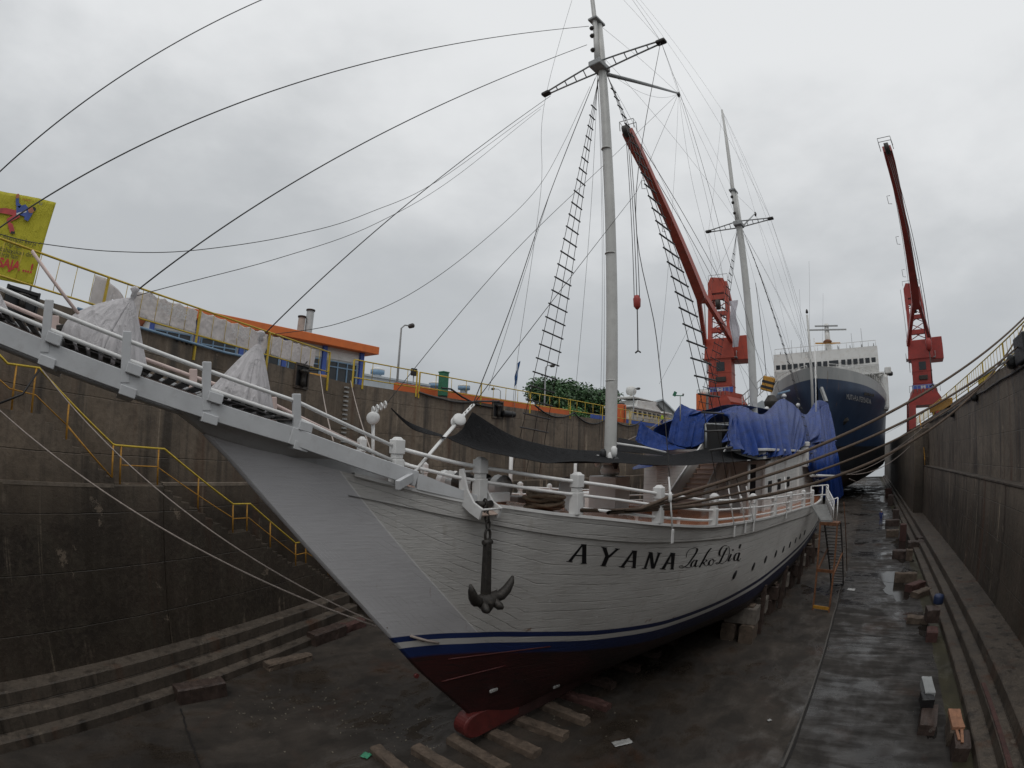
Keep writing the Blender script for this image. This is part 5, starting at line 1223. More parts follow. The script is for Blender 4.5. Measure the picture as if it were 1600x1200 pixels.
# along the left steps
LG = 'timber blocks along the left steps'
for i, (pa, pb, W, H, m_, lb) in enumerate((((281, 1103), (356, 1088), .5, .52, M_wood_dk, 'squat dark timber block nearest on the left by the lowest step'), ((421, 1050), (489, 1032), .45, .26, M_wood_old, 'low timber lying second along the left steps'),
        ((493, 1011), (542, 993), .5, .50, M_wood_dk, 'dark block third along the left steps with a pale drip'), ((541, 990), (572, 979), .45, .36, M_wood_red, 'reddish block farthest along the left steps by the bow'))):
    A, B = on_z(pa, 0), on_z(pb, 0); d = B-A; nrm = Vector((-d.y, d.x, 0)).normalized()
    block((A+B)/2+nrm*W/2, d.length, W, H, math.degrees(math.atan2(d.y, d.x)), m_, lb, group=LG, seed=90+i, chamfer=.05)
# along the right gutter
RG = 'timber blocks along the right gutter'
rb = [  # base px left, base px right, depth, height, z, material, label
 ((1424, 1146), (1449, 1152), 1.3, .42, 0, M_wood_dk, 'long dark block with a pale figure six on its end, nearest pile'),
 ((1474, 1166), (1494, 1168), 1.15, .50, 0, M_wood_old, 'grey green block with a fresh sawn top in the nearest pile'),
 ((1482, 1190), (1507, 1192), 1.0, .48, 0, M_wood_dk, 'black ended block carrying loose slats in the nearest pile'),
 ((1443, 1003), (1460, 1005), .85, .48, 0, M_wood_red, 'upright reddish foot block of the tall pile by the gutter'),
 ((1415, 972), (1444, 979), .45, .36, 0, M_wood_old, 'pale topped block lying left of the tall pile'),
 ((1397, 911), (1432, 911), .5, .62, 0, M_wood_old, 'block standing in the puddle, first of three scattered'),
 ((1412, 926), (1420, 928), 1.6, .46, 0, M_wood_red, 'red topped block angled in the middle of three scattered'),
 ((1421, 935), (1429, 938), 1.6, .34, 0, M_wood_old, 'yellowish block nearest of three scattered by the gutter'),
 ((1392, 872), (1416, 875), .8, .65, 0, M_wood_dk, 'dark cracked block beside the mossy gutter'),
 ((1415, 877), (1425, 877), .8, .85, 0, M_wood_old, 'upright grey block next to the dark cracked block'),
 ((1419, 857), (1428, 862), .9, .75, 0, M_wood_dk, 'pair of round topped blocks on the gutter edge'),
 ((1429, 853), (1438, 856), .9, .85, 0, M_wood_dk, 'taller block touching the lowest right step'),
 ((1384, 840), (1404, 840), .7, .72, 0, M_wood_old, 'long dark block lying behind the puddle'),
 ((1405, 846), (1415, 846), .8, 1.55, 0, M_wood_red, 'tall reddish stack of blocks behind the puddle'),
 ((1385, 823), (1406, 822), .8, .72, 0, M_wood_dk, 'dark block close in front of the worker in blue'),
 ((1394, 812), (1404, 812), 1.0, 1.2, 0, M_wood_dk, 'far block stack right of the worker in blue'),
 ((1386, 790), (1395, 790), 1.5, 1.6, 0, M_wood_dk, 'farthest brown block stack by the right steps'),
 ((1382, 775), (1392, 775), 1.5, 1.4, 0, M_wood_red, 'remote brown block stack under the big ship')]
for i, (pa, pb, D, H, z, m_, lb) in enumerate(rb):
    A, B = on_z(pa, 0), on_z(pb, 0); d = B-A; L = max(d.length, .35); nrm = Vector((-d.y, d.x, 0)).normalized()
    yaw = math.degrees(math.atan2(d.y, d.x))
    if i in (6, 7): yaw += 0
    if i == 6 or i == 7:   # long axis runs away to the right
        fwd = Vector((.62, .78, 0)); block(A+fwd*.8+Vector((.25, 0, 0)), 1.6, .55, H, math.degrees(math.atan2(fwd.y, fwd.x)), m_, lb, group=RG, seed=120+i, chamfer=.05)
    else: block((A+B)/2+nrm*D/2, L, D, H, yaw*.25 if abs(yaw) < 60 else 0, m_, lb, group=RG, seed=120+i, chamfer=.05)
P1 = on_z((1437, 1146), 0)
block(P1+Vector((.12, 1.15, 0)), .42, .62, .3, 4, M_black, 'black middle block stacked on the nearest pile', group=RG, seed=150, z=.42)
block(P1+Vector((.17, 1.85, 0)), .36, 1.25, .28, 3, M_grey, 'pale grey topped timber leaning at the back of the nearest pile', group=RG, seed=151, z=.5, chamfer=.02)
P2 = on_z((1484, 1167), 0); block(P2+Vector((.08, .62, 0)), .40, 1.1, .10, 2, M_wood_new, 'fresh orange sawn board lying on the grey green block', 'sawn_board', 'board', None, 152, z=.51, chamfer=.01)
P3 = on_z((1494, 1191), 0)
for k, (dx, dy, L_) in enumerate(((-.07, .75, .8), (.06, .62, .9))):
    block(P3+Vector((dx, dy, 0)), .085, L_, .035, (3, -4)[k], M_wood_new, ('left orange slat lying on the black ended block', 'right longer orange slat lying on the black ended block')[k], 'wood_slat', 'slat', None, 154+k, z=.485, chamfer=.005)
block(on_z((1452, 990), 0)+Vector((.02, .35, 0)), .62, .75, .62, 4, M_wood_dk, 'dark middle block of the tall pile by the gutter', group=RG, seed=157, z=.49)
b = MB(); b.lathe([(.24, 0), (.26, .05), (.26, .34), (.22, .42), (.10, .46)], on_z((1458, 985), 0)+Vector((.1, .5, 1.12)), 14); tag(b.build('blue_drum', pm('dark_blue_plastic', (.02, .035, .09), .5, .2)), 'small dark blue drum on top of the tall pile by the gutter', 'drum')
b = MB(); b.poly([(5.0, 11.4, 0), (5.0, 16.5, 0), (5.15, 16.5, 0), (5.15, 11.4, 0)]); bmesh.ops.translate(b.bm, vec=(-.26, 0, .712), verts=b.bm.verts[:]); bmesh.ops.scale(b.bm, vec=(1, 1, 1), verts=b.bm.verts[:]); tag(b.build('red_board', M_wood_red, solid=.03), 'long thin faded red board lying on the right middle step', 'board')
# figure painted on the block end
def text_mesh(body, size, align='CENTER', extrude=.0, italic=0, mirror=False, bold=0):
    cu = bpy.data.curves.new('lettering', 'FONT'); cu.body = body; cu.size = size; cu.align_x = align; cu.align_y = 'CENTER'; cu.extrude = extrude; cu.shear = italic; cu.offset = bold; cu.resolution_u = 3
    ob = bpy.data.objects.new('lettering', cu); COL.objects.link(ob); bpy.context.view_layer.update()
    me = bpy.data.meshes.new_from_object(ob.evaluated_get(bpy.context.evaluated_depsgraph_get())); COL.objects.unlink(ob); bpy.data.objects.remove(ob)
    if mirror:
        for v in me.vertices: v.co.x = -v.co.x
    return me
def lettering(body, size, mat, parent, P, X, Y, **k):
    """flat lettering with its reading direction X and its up direction Y"""
    me = text_mesh(body, size, **k); me.materials.append(mat); o = bpy.data.objects.new('lettering', me); link(o, parent)
    X = Vector(X).normalized(); Y = Vector(Y).normalized(); m = Matrix((X, Y, X.cross(Y))).transposed().to_4x4(); m.translation = P; o.matrix_local = m; return o
big6 = [o for o in COL.objects if o.get('label') == rb[0][6]][0]
lettering('6', .22, M_conc_blk, big6, (.12, -.672, .22), (1, 0, 0), (0, 0, 1))
# little things lying on the dock floor
def litter(p, w, h, mat, label, seed, name='litter', cat='litter'):
    P = on_z(p, 0); b = MB(); rows = []
    for j in range(7):
        rows.append([Vector(((i/8-.5)*w*(1+.4*noise.noise((j, seed, 1))), (j/6-.5)*h*(1+.4*noise.noise((i, seed, 4))), .03+.05*abs(noise.noise((i*.7, j*.7, seed))))) for i in range(9)])
    b.grid(rows); return tag(b.build(name, mat, solid=.003, loc=(P.x, P.y, .005), rz=seed), label, cat)
litter((972, 1162), .55, .26, M_steel, 'crumpled grey white plastic bag on the floor right of the keel', 1, 'plastic_bag', 'bag')
litter((572, 1182), .26, .22, pm('green_plastic', (.06, .30, .17), .5), 'torn piece of green plastic on the floor, lower left of the keel', 2, 'plastic_scrap', 'scrap')
litter((1330, 922), .5, .5, M_steel, 'white scrap on the wet floor beside the scaffold', 3, 'plastic_scrap', 'scrap')
litter((1202, 1127), .14, .10, M_steel, 'tiny white scrap lying alone on the floor', 4, 'plastic_scrap', 'scrap')
rnd = random.Random(5)
M_bits = pm('pale_chips', (.20, .18, .14), .9, .4, 9)
b = MB()
for i in range(240):
    x, y = rnd.uniform(-15, 3), rnd.uniform(2, 30); s_ = rnd.uniform(.008, .026)
    if i < 200: c_ = rnd.choice(((-10.5, 7.5), (-12.5, 6.5), (-8, 12), (-13, 4.5))); x, y = c_[0]+rnd.gauss(0, .9), c_[1]+rnd.gauss(0, .9)
    b.box((x, y, s_*.5), (s_*rnd.uniform(1, 2.4), s_*1.2, s_), Matrix.Rotation(rnd.uniform(0, 3), 3, 'Z'))
tag(b.build('floor_chips', M_bits), 'pale chips and paint flakes scattered over the dock floor', 'debris', None, 'stuff')
b = MB()
for k in range(5):
    P = on_z((1408+4*k, 895+2*k), 0); b.tube([P+Vector((0, 0, .02)), P+Vector((.2, .5, .25)), P+Vector((.5, 1.2, .05*k))], .03, 5)
tag(b.build('bent_iron', M_iron), 'tangle of bent dark iron bars in the gutter', 'scrap iron')

# ================================================================== THE BIG BLUE FERRY
FX, FY = -8.0, 78.0
fy = thing('ferry', 'big blue and white ferry with its bow towards us at the end of the dock', 'ferry', (FX, FY, 0))
fdeck = curve([0, 1.5, 4, 8, 14, 20, 26, 60], [.2, 2.6, 5.0, 7.6, 10.0, 11.4, 11.9, 11.9])
flow = curve([0, 3, 6, 12, 20, 30, 40, 60], [.05, .1, 1.2, 4.0, 7.6, 10.4, 11.5, 11.6])
fbul = curve([0, 8, 16, 22, 30, 60], [20.9, 20.6, 19.6, 18.6, 18.0, 18.0])
def fh(y, z):
    zt = 17.5; zb = 6.0
    if z >= zt: return fdeck(y)
    k = (z-zb)/(zt-zb)
    if k >= 0: return flow(y)+(fdeck(y)-flow(y))*k**1.5
    k2 = max((z-1.2)/(zb-1.2), 0); return flow(y)*(k2**.55)+.05
def fmat():
    m, nt, b = new_mat('ferry_paint'); q = G(nt); o = q.obj(); z = q.sep(o)[2]; zb = q.attr('band')
    n = q.noise(q.vscale(o, (1, 1, .25)), .7, 6, .6)
    blue = q.mix(q.ramp(n, .3, .7), (.012, .027, .062), (.022, .044, .090)); grey = q.mix(q.ramp(n, .3, .7), (.24, .25, .25), (.31, .315, .31))
    boot = q.mix(q.ramp(n, .3, .7), (.010, .011, .014), (.020, .021, .024)); red = q.mix(q.ramp(n, .3, .7), (.030, .020, .016), (.062, .040, .030))
    c = q.mix(q.ramp(zb, -.02, .02), blue, grey); c = q.mix(q.ramp(z, 9.35, 9.4), boot, c); c = q.mix(q.ramp(z, 5.0, 5.05), red, c)
    c = q.mix(q.math('MULTIPLY', q.ramp(z, 4.6, 4.95), q.ramp(z, 5.05, 5.4, 1, 0)), c, (.30, .27, .24))
    rs = q.noise(q.vscale(o, (2, 2, .15)), 1.0, 5); c = q.mix(q.ramp(rs, .64, .74, 0, .6), c, (.12, .06, .03))
    q.put(b.inputs['Base Color'], c); b.inputs['Roughness'].default_value = .45; return m
b = MB(); dat = []
ysf = list(np.linspace(0, 26, 54)) + [30, 36, 44, 52, 60]
zsf = list(np.linspace(0, 1, 34))
for sd in (1, -1):
    rows = []
    for y in ysf:
        r = []
        z0 = 1.2+max(0, 3-y)*1.3
        for k in zsf:
            z = z0+(fbul(y)-z0)*k; yy = y - 2.6*max(0, (z-6)/14)**1.2*max(0, 1-y/9); r.append((sd*fh(y, z), yy, z)); dat.append(z-(fbul(y)-1.75 + (.55 if y > 20 else 0)*0))
        rows.append(r)
    b.grid(rows)
o = b.build('hull', fmat(), fy); at = o.data.attributes.new('band', 'FLOAT', 'POINT'); at.data.foreach_set('value', np.array(dat, dtype=np.float32)); fhull = o
M_fwhite = pm('ferry_white', (.62, .62, .60), .5, .08, .5, .0, 10, dirt=(.40, .34, .27), dirt_amt=.5)
b = MB(); V = []
for y in (2, 8, 14, 20, 26, 60): V.append([(-fdeck(y)+.1, y, fbul(y)-1.1), (fdeck(y)-.1, y, fbul(y)-1.1)])
b.grid(V, smooth=False); b.build('fore_deck', M_grey, fy)
b = MB(); b.box((0, 42, 19.9), (24.1, 38, 6.0)); b.build('superstructure', M_fwhite, fy, .3)
for sd in (1, -1):
    b = MB(); b.box((sd*11.3, 23.5, 19.2), (1.5, 5, 6.6)); b.build('side_tower', M_fwhite, fy, .5)
    b = MB(); b.box((sd*12.2, 23.5, 23.3), (1.3, 3.4, 1.2)); wg = b.build('bridge_wing', M_fwhite, fy, .15)
    b = MB(); b.lathe([(.35, -.4), (.5, -.2), (.5, .2), (.3, .4)], (sd*12.7, 22.6, 22.7), 10); b.build('wing_lamp', M_black, wg)
br = MB(); br.prism([(20.6, 22.9), (20.2, 24.4), (20.6, 27.9), (31, 27.9), (31, 22.9)], lambda p, w: Vector((w, p[0]+.0035*w*w, p[1])), -11.0, 10.4); br = br.build('bridge', M_fwhite, fy)
b = MB(); b.box((-.3, 21.4, 26.9), (21.4, .5, 1.0)); b.build('visor', M_grey, br)
for i in range(17):
    x = -10.1+i*1.22; w = 1.9 if i == 9 else .86
    if i == 10: continue
    if i == 9: x += .5
    b = MB(); b.box((x, 20.43+.0035*x*x, 25.2), (w, .25, .95)); b.build('window', M_win, br, .03)
b = MB(); b.box((0, 20.9, 22.7), (22.6, 1.6, .25)); b.build('bridge_walkway', M_fwhite, br)
for z_, y_ in ((28.9, 20.8), (24.0, 20.0)):
    b = MB(); b.tube([(-10.6, y_, z_), (10.2, y_, z_)], .05, 5)
    for i in range(15): b.tube([(-10.6+1.48*i, y_, z_-1.0), (-10.6+1.48*i, y_, z_)], .04, 5)
    b.build('bridge_rail', M_fwhite, br)
for sd in (1, -1):
    b = MB(); V = [(sd*(fdeck(y)-.15), y, fbul(y)+.9) for y in np.linspace(1, 20, 20)]; b.tube(V, .05, 5)
    for p_ in V: b.tube([Vector(p_)-Vector((0, 0, 1.0)), p_], .04, 5)
    b.build('bow_rail', M_fwhite, fy)
b = MB(); b.box((8.6, 22.85, 21.1), (4.2, .3, 2.6)); b.build('side_recess', pm('painted_recess_shade', (.42, .41, .39), .7), fy)  # flat slab, the shade of a recess put into its darker grey
for x in (4.2, 1.2): b = MB(); b.box((x, 22.8, 21.3), (1.5, .3, 1.2)); b.build('panel', M_grey, fy)
b = MB(); b.beam((6.3, 22.6, 19.6), (8.4, 22.2, 22.4), .15, .5); b.build('deck_ladder', M_fwhite, fy)
ms = MB(); ms.tube([(0, 27, 27.8), (0, 27, 34.5)], [.75, .45], 8); ms = ms.build('radar_mast', M_fwhite, fy)
for z, w in ((30.4, 5.4), (33.2, 8.6), (34.0, 5)):
    b = MB(); b.box((0, 26.6, z), (w, .5, .22), Matrix.Rotation(.08, 3, 'Y')); b.build('mast_yard', M_rustyel if z < 31 else M_grey, ms)
b = MB(); b.lathe([(.9, 0), (1.0, .2), (.6, .5)], (0, 26.2, 30.5), 10); b.build('mast_platform', M_scaf, ms)
for x, h in ((-6, 3), (5.2, 4.2), (7.4, 5), (-8, 4), (2, 2)):
    b = MB(); b.tube([(x, 27, 27.9), (x, 27, 27.9+h)], .05, 5); b.build('aerial', M_grey, fy)
for i in range(9):
    b = MB(); x = -9.5+i*2.4; b.tube([(x, 21, 27.9), (x, 21, 28.4)], .09, 5); b.build('roof_light', M_grey, fy)
fan = thing('bow_anchor', None, None); fan.parent = fy
P = on_y((1315, 655), 84)-Vector((FX, FY, 0)); 
b = MB(); b.lathe([(.9, -.2), (1.1, 0), (.9, .25)], P, 12, Matrix.Rotation(R_(70), 3, 'X')); b.build('hawse_plate', M_iron, fan)
b = MB(); b.beam(P+Vector((-1.0, -.6, -.6)), P+Vector((1.2, -.6, -.1)), .5, .6); b.beam(P+Vector((.2, -.6, -.4)), P+Vector((-.2, -.5, 1.2)), .4, .4); b.build('anchor_head', M_iron, fan, .1)
def ferry_hit(p, off=.06):
    lo, hi = 70.0, 110.0; y = lo
    while y < hi:
        v = on_y(p, y)-Vector((FX, FY, 0))
        c_ = 2.6*max(0, (v.z-6)/14)**1.2; yt_ = (v.y+c_)/(1+c_/9) if v.y < 9 else v.y
        if yt_ > 0 and abs(v.x) <= fh(yt_, v.z): v.y -= off*4; return v
        y += .1
    return v
# name on the bow, rusty, and the draught marks, each as painted strokes on the plating
M_fletter = pm('worn_white_lettering', (.46, .46, .46), .6, .2, 3, dirt=(.20, .09, .05), dirt_amt=.7)
def fletters(body, pA, pB, h, mat):
    vA, vB = ferry_hit(pA), ferry_hit(pB); me = text_mesh(body, 1.0); xs = [v.co.x for v in me.vertices]; x0, x1 = min(xs), max(xs)
    for v in me.vertices:
        k = (v.co.x-x0)/(x1-x0); p = (pA[0]+(pB[0]-pA[0])*k, pA[1]+(pB[1]-pA[1])*k - v.co.y*h*1.3); v.co = ferry_hit(p)
    me.materials.append(mat); link(bpy.data.objects.new('name_lettering', me), fhull)
fletters('MUTIARA PERSADA', (1323, 620), (1361, 628), 9, M_fletter)
P = on_y((1340, 612), 88)-Vector((FX, FY, 0)); b = MB(); b.box(P, (1.1, .8, 1.5)); b.build('fairlead', M_scaf, fy, .15)
for i in range(4):
    P = ferry_hit((1352+4*i, 615.5+.8*i)); b = MB(); b.box(P, (.45, .3, .4)); b.build('freeing_port', M_iron, fhull)
for p in ((1290, 592), (1284, 596)):
    P = on_y(p, 79)-Vector((FX, FY, 0)); b = MB(); b.lathe([(.3, -.5), (.5, 0), (.3, .5)], P, 8); b.build('bow_lamp', M_black, fy)
P0, P1 = on_y((1283, 606), 76)-Vector((FX, FY, 0)), on_y((1291, 628), 75)-Vector((FX, FY, 0)); b = MB(); b.beam(P0, P1, .4, .5); b.build('jack_staff', M_grey, fy)
# bow ramp gear on the left: striped fender crate and lattice brow
rg = thing('crane_hook_block', 'yellow and black striped hook block hanging beside the ferry bow', 'hook block', on_y((1200, 600), 70))
b = MB(); b.box((0, 0, 0), (1.7, .8, 2.0), Matrix.Rotation(.3, 3, 'Y')); b.build('striped_cheek', M_rustyel, rg, .1)
for k in (-.5, .2): b = MB(); b.box((k*.3, -.02, k), (1.75, .84, .35), Matrix.Rotation(.3, 3, 'Y')); b.build('black_stripe', M_black, rg)
b = MB(); b.lathe([(.9, -2.8), (1.1, -1.9), (.5, -1.0)], (.4, 0, -.6), 10); b.build('hook', M_iron, rg, .1)
b = MB(); b.tube([(-.2, 0, .9), (-1.5, 3, 16)], .05, 5); b.build('hoist_rope', M_rope, rg)
br_ = thing('boarding_brow', 'grey lattice boarding bridge leading up to the ferry behind the tarpaulins', 'boarding bridge', on_y((1165, 635), 72))
o0 = on_y((1160, 640), 72); o1 = on_y((1198, 606), 72)
for h in (0, 1.0, 2.0):
    b = MB(); b.tube([o0+Vector((0, 0, h)), o1+Vector((0, 0, h))], .07, 5); wpart(b, 'girder', M_steel, br_)
for i in range(9):
    p = o0.lerp(o1, i/8); b = MB(); b.tube([p, p+Vector((0, 0, 2.0))], .05, 5); wpart(b, 'upright', M_steel, br_)
b = MB(); b.beam(o0+Vector((-.5, 2, -2.6)), o1+Vector((0, 2, -3.5)), 3, 4.0); wpart(b, 'side_plating', M_shed, br_)

# ================================================================== THE TWO RED CRANES
M_crane = pm('red_crane_paint', (.34, .048, .025), .5, .22, .6, .0, 10, dirt=(.20, .045, .03), dirt_amt=.5)
M_crane2 = pm('deep_red_crane_paint', (.27, .028, .021), .5, .22, .6, dirt=(.14, .03, .025), dirt_amt=.5)
def crane(root, mat, slew, luff_tip, pz, label_sign, portal_yaw=0.0, L=7.0):
    """portal jib crane: portal, slewing tower with A-frame, twin-legged boom"""
    def pt(mb, name, m=mat, par=None, bevel=0): return mb.build(name, m, par or root, bevel)
    pr_ = thing('portal', None, None); pr_.parent = root; pr_.rotation_euler = (0, 0, portal_yaw)
    for sx in (-1, 1):
        for sy in (-1, 1):
            b = MB(); b.beam((sx*L*.46, sy*3.0, 0), (sx*L*.43, sy*2.6, 6.0), 1.5, 1.5, up=(0, 1, 0)); pt(b, 'portal_leg', par=pr_)
            b = MB(); b.box((sx*L*.46, sy*3.0, .4), (1.2, 2.2, .8)); pt(b, 'bogie', M_scaf, pr_, .1)
    b = MB(); b.prism([(-L*.5, 4.6), (-L*.53, 6.4), (-L*.42, 7.4), (-2.6, 8.3), (2.6, 8.3), (L*.42, 7.4), (L*.53, 6.4), (L*.5, 4.6), (L*.3, 5.2), (-L*.3, 5.2)], lambda p, w: Vector((p[0], w, p[1])), -3.4, 3.4); pt(b, 'portal_girder', par=pr_)
    b = MB()
    for x in np.linspace(-L*.5, L*.5, 9): b.tube([(x, -3.5, 7.6), (x, -3.5, 8.9)], .05, 5)
    b.tube([(-L*.5, -3.5, 8.9), (L*.5, -3.5, 8.9)], .05, 5); pt(b, 'walkway_rail', M_grey, pr_)
    tw = thing('slewing_tower', None, None); tw.parent = root; tw.rotation_euler = (0, 0, slew)      # boom points along local -y
    b = MB(); b.box((0, 0, 11.3), (4.3, 4.2, 6.6)); pt(b, 'tower', par=tw, bevel=.1)
    b = MB(); b.box((0, 0, 16.2), (5.6, 4.6, 3.8), taper=.9); pt(b, 'machine_floor', par=tw, bevel=.1)
    b = MB(); b.box((3.5, 1.6, 16.4), (3.2, 4.6, 4.4)); pt(b, 'machine_house', par=tw, bevel=.1)
    for k in (.2, 1.6): b = MB(); b.box((5.12, k, 16.6), (.06, .8, 1.3)); pt(b, 'louvre', M_grey, tw)
    b = MB(); b.box((.2, -2.12, 12.9), (1.5, .12, 1.6)); pt(b, 'cab_window', M_win, tw)
    b = MB(); b.box((.2, -2.2, 10.6), (1.9, .3, .9)); pt(b, 'vent', M_iron, tw, .1)
    b = MB(); b.box((0, -2.2, 8.75), (4.8, .12, .95)); sg = pt(b, 'name_board', M_blue, tw)
    if label_sign: lettering(label_sign, .85, M_white, sg, (0, -2.28, 8.72), (1, 0, 0), (0, 0, 1), bold=.02)
    for z in (9.6, 11.9, 14.2):
        b = MB(); b.box((0, 0, z), (4.42, 4.32, .16)); pt(b, 'stiffener', par=tw)
    for sx in (-1, 1):
        b = MB(); b.box((sx*2.75, -.4, 14.5), (1.0, 3.4, .12)); b.tube([(sx*3.2, -2, 14.5), (sx*3.2, -2, 15.6), (sx*3.2, 1.2, 15.6), (sx*3.2, 1.2, 14.5)], .05, 5); pt(b, 'side_walkway', M_grey, tw)
        b = MB()
        for k in range(6): z0 = 18.5+1.75*k; b.tube([(-1.7+.06*k, -.4+.22*k, z0), (1.7-.06*k, -.2+.22*k, z0+1.7)] if sx > 0 else [(1.7-.06*k, -.4+.22*k, z0), (-1.7+.06*k, -.2+.22*k, z0+1.7)], .09, 5); pt(b, 'lattice_brace', mat, tw); b = MB()
        b.bm.free()
    # A-frame
    for sx in (-1, 1):
        b = MB(); b.beam((sx*1.9, -.6, 17.5), (sx*1.5, .9, 29.5), .75, 1.05, up=(0, 1, 0)); pt(b, 'a_frame_leg', par=tw)
        b = MB(); b.beam((sx*1.55, .9, 29.0), (sx*1.7, 4.2, 26.0), .7, 1.0); pt(b, 'head_arm', par=tw)
    for z, h in ((20.0, .9), (23.2, .8), (26.5, .9), (28.6, 1.0)):
        b = MB(); k = (z-17.5)/12; b.box((0, -.6+1.5*k, z), (3.6, .9, h)); pt(b, 'a_frame_tie', par=tw)
    b = MB(); b.prism([(-1.9, 27.4), (-1.9, 29.4), (-1.2, 30.6), (1.2, 30.2), (1.9, 28.0), (1.9, 26.6), (1.3, 27.4)], lambda p, w: Vector((p[0], w, p[1])), .2, 2.0); pt(b, 'head_plate', par=tw)
    b = MB(); b.lathe([(.3, -.4), (1.0, -.35), (1.0, .35), (.3, .4)], (0, -.3, 24.9), 14, Matrix(((0, 0, 1), (0, 1, 0), (1, 0, 0)))); pt(b, 'winch_drum', M_iron, tw)
    b = MB()
    for x in (-1.9, 1.9): b.tube([(x, 1.4, 30.4), (x, 1.4, 31.4)], .05, 5); 
    b.tube([(-1.9, 1.4, 31.4), (1.9, 1.4, 31.4)], .05, 5)
    b.tube([(-2.6, -1, 12), (-2.6, -1, 29)], .06, 5); b.tube([(-2.6, -.4, 12), (-2.6, -.4, 29)], .06, 5); pt(b, 'ladder', M_grey, tw)
    # boom in the tower frame
    inv = Matrix.Rotation(-slew, 3, 'Z'); tip = inv @ Vector(luff_tip); P0 = Vector((0, -2.4, pz)); d = (tip-P0); 
    bm_ = thing('boom', None, None); bm_.parent = tw
    fork = P0+d*.30
    bm_.parent = root; bm_.rotation_euler = (0, 0, slew)
    for sx in (-1, 1):
        b = MB(); b.beam(P0+Vector((sx*2.5, 0, 0)), fork+Vector((sx*.40, 0, 0)), .65, 1.15, up=d.cross(Vector((1, 0, 0)))); pt(b, 'boom_leg', par=bm_)
    b = MB(); up_ = d.cross(Vector((1, 0, 0))).normalized(); w0, w1 = (1.15, 1.0), (.55, .5); rows = []
    for k in (.27, .36, .6, .8, .96, 1.0):
        c = P0+d*k; ww = .74-.34*max(0, (k-.3)/.7); hh = .85-.45*max(0, (k-.3)/.7)
        if k > .95: ww *= 1.5; hh *= 1.35
        rows.append([c+Vector((sx*ww, 0, 0))+up_*sy*hh for sx, sy in ((-1, -1), (1, -1), (1, 1), (-1, 1), (-1, -1))])
    b.grid(rows, smooth=False); b.poly(rows[0][:-1]); b.poly(rows[-1][:-1][::-1]); pt(b, 'boom_box', par=bm_)
    b = MB(); c = P0+d
    for sx in (-1, 1): b.tube([c+Vector((sx*.9, 0, .3)), c+Vector((sx*.9, 0, 1.7))], .05, 5); b.tube([c+Vector((sx*.9, .9, .3)), c+Vector((sx*.9, .9, 1.7))], .05, 5)
    b.tube([c+Vector((-.9, 0, 1.7)), c+Vector((.9, 0, 1.7)), c+Vector((.9, .9, 1.7)), c+Vector((-.9, .9, 1.7)), c+Vector((-.9, 0, 1.7))], .05, 5); pt(b, 'tip_cage', M_grey, bm_)
    b = MB(); b.lathe([(.2, -.35), (.75, -.3), (.75, .3), (.2, .35)], c-Vector((0, .3, .2)), 12, Matrix(((0, 0, 1), (0, 1, 0), (1, 0, 0)))); pt(b, 'tip_sheave', M_iron, bm_)
    for sx in (-.6, .6):
        b = MB(); b.tube([Vector((sx, 1.6, 29.6)), c+Vector((sx*.6, .4, .4))], .045, 5); pt(b, 'luffing_rope', M_rope, bm_)
    for k in (.45, .62, .8):
        b = MB(); q_ = P0+d*k+Vector((-1.2, 0, 0)); b.tube([q_, q_+Vector((-.5, 0, .1)), q_+Vector((-.5, 0, 1.3)), q_+Vector((0, 0, 1.3))], .05, 5); pt(b, 'boom_step', M_grey, bm_)
    return bm_, inv, c
def solve_tip(px, piv, L):
    v = ray(px); d0 = CP-piv; bq = v.dot(d0); cq = d0.dot(d0)-L*L; disc = max(bq*bq-cq, 0); return CP+v*(-bq-math.sqrt(disc))
def place_crane(x, y, z, mat, tip_px, L, label, sign, hook_top, hook_bot, slew_off=0, sc=1.0, pyaw=0, width=7.0):
    t = thing('dock_crane', label, 'crane', (x, y, z), 0, 'red portal cranes on the quays')
    pz = 17.4; P = Vector((x, y, z+pz)); tip = solve_tip(tip_px, P, L); rel = tip-Vector((x, y, z))
    slew = math.atan2(rel.x, -rel.y)
    bm_, inv, c = crane(t, mat, slew, rel, pz, sign, pyaw, width)
    if hook_bot:
        H0 = tip; d_ = (Vector((tip.x, tip.y, 0))-Vector((0, 0, 0))).length
        def at_tip(p): v = ray(p); k = d_/math.hypot(v.x, v.y); return CP+v*k
        hb = at_tip(hook_bot); ht = at_tip(hook_top); hb = Vector((tip.x, tip.y, hb.z)); 
        zt = ht.z; P1 = Vector((tip.x, tip.y, zt))
        hk = thing('hook_gear', None, None); hk.parent = t; hk.location = (0, 0, 0)
        o_ = Vector((x, y, z))
        b = MB()
        for k in (-.22, 0, .22): b.tube([tip-o_+Vector((k, 0, 0)), P1-o_+Vector((k*1.4, 0, 0))], .04, 5)
        b.build('hoist_rope', M_rope, hk)
        b = MB(); b.lathe([(.12, -.9), (.36, -.6), (.40, .2), (.25, .55)], P1-o_, 10); b.build('hook_block', M_crane2, hk)
        b = MB(); b.tube([P1-o_-Vector((0, 0, .8)), hb-o_], .06, 6); b.tube([hb-o_, hb-o_+Vector((.3, 0, -.2))], .08, 6); b.tube([hb-o_, hb-o_+Vector((-.3, 0, -.2))], .08, 6); b.build('sling', M_iron, hk)
    return t
c1 = place_crane(-26.6, 87, QL, M_crane, (980, 205), 47, 'nearer red dock crane on the left quay with its jib behind the fore mast', 'IHI', (1000, 470), (1003, 548), pyaw=R_(-12), width=6.6)
c2 = place_crane(12.0, 108, QR, M_crane2, (1386, 232), 52, 'deep red dock crane on the right quay with its jib raised steeply', 'IHI', (1461, 535), (1468, 600), width=6.6)
b = MB(); rows = []
P = on_y((1139, 470), 80); 
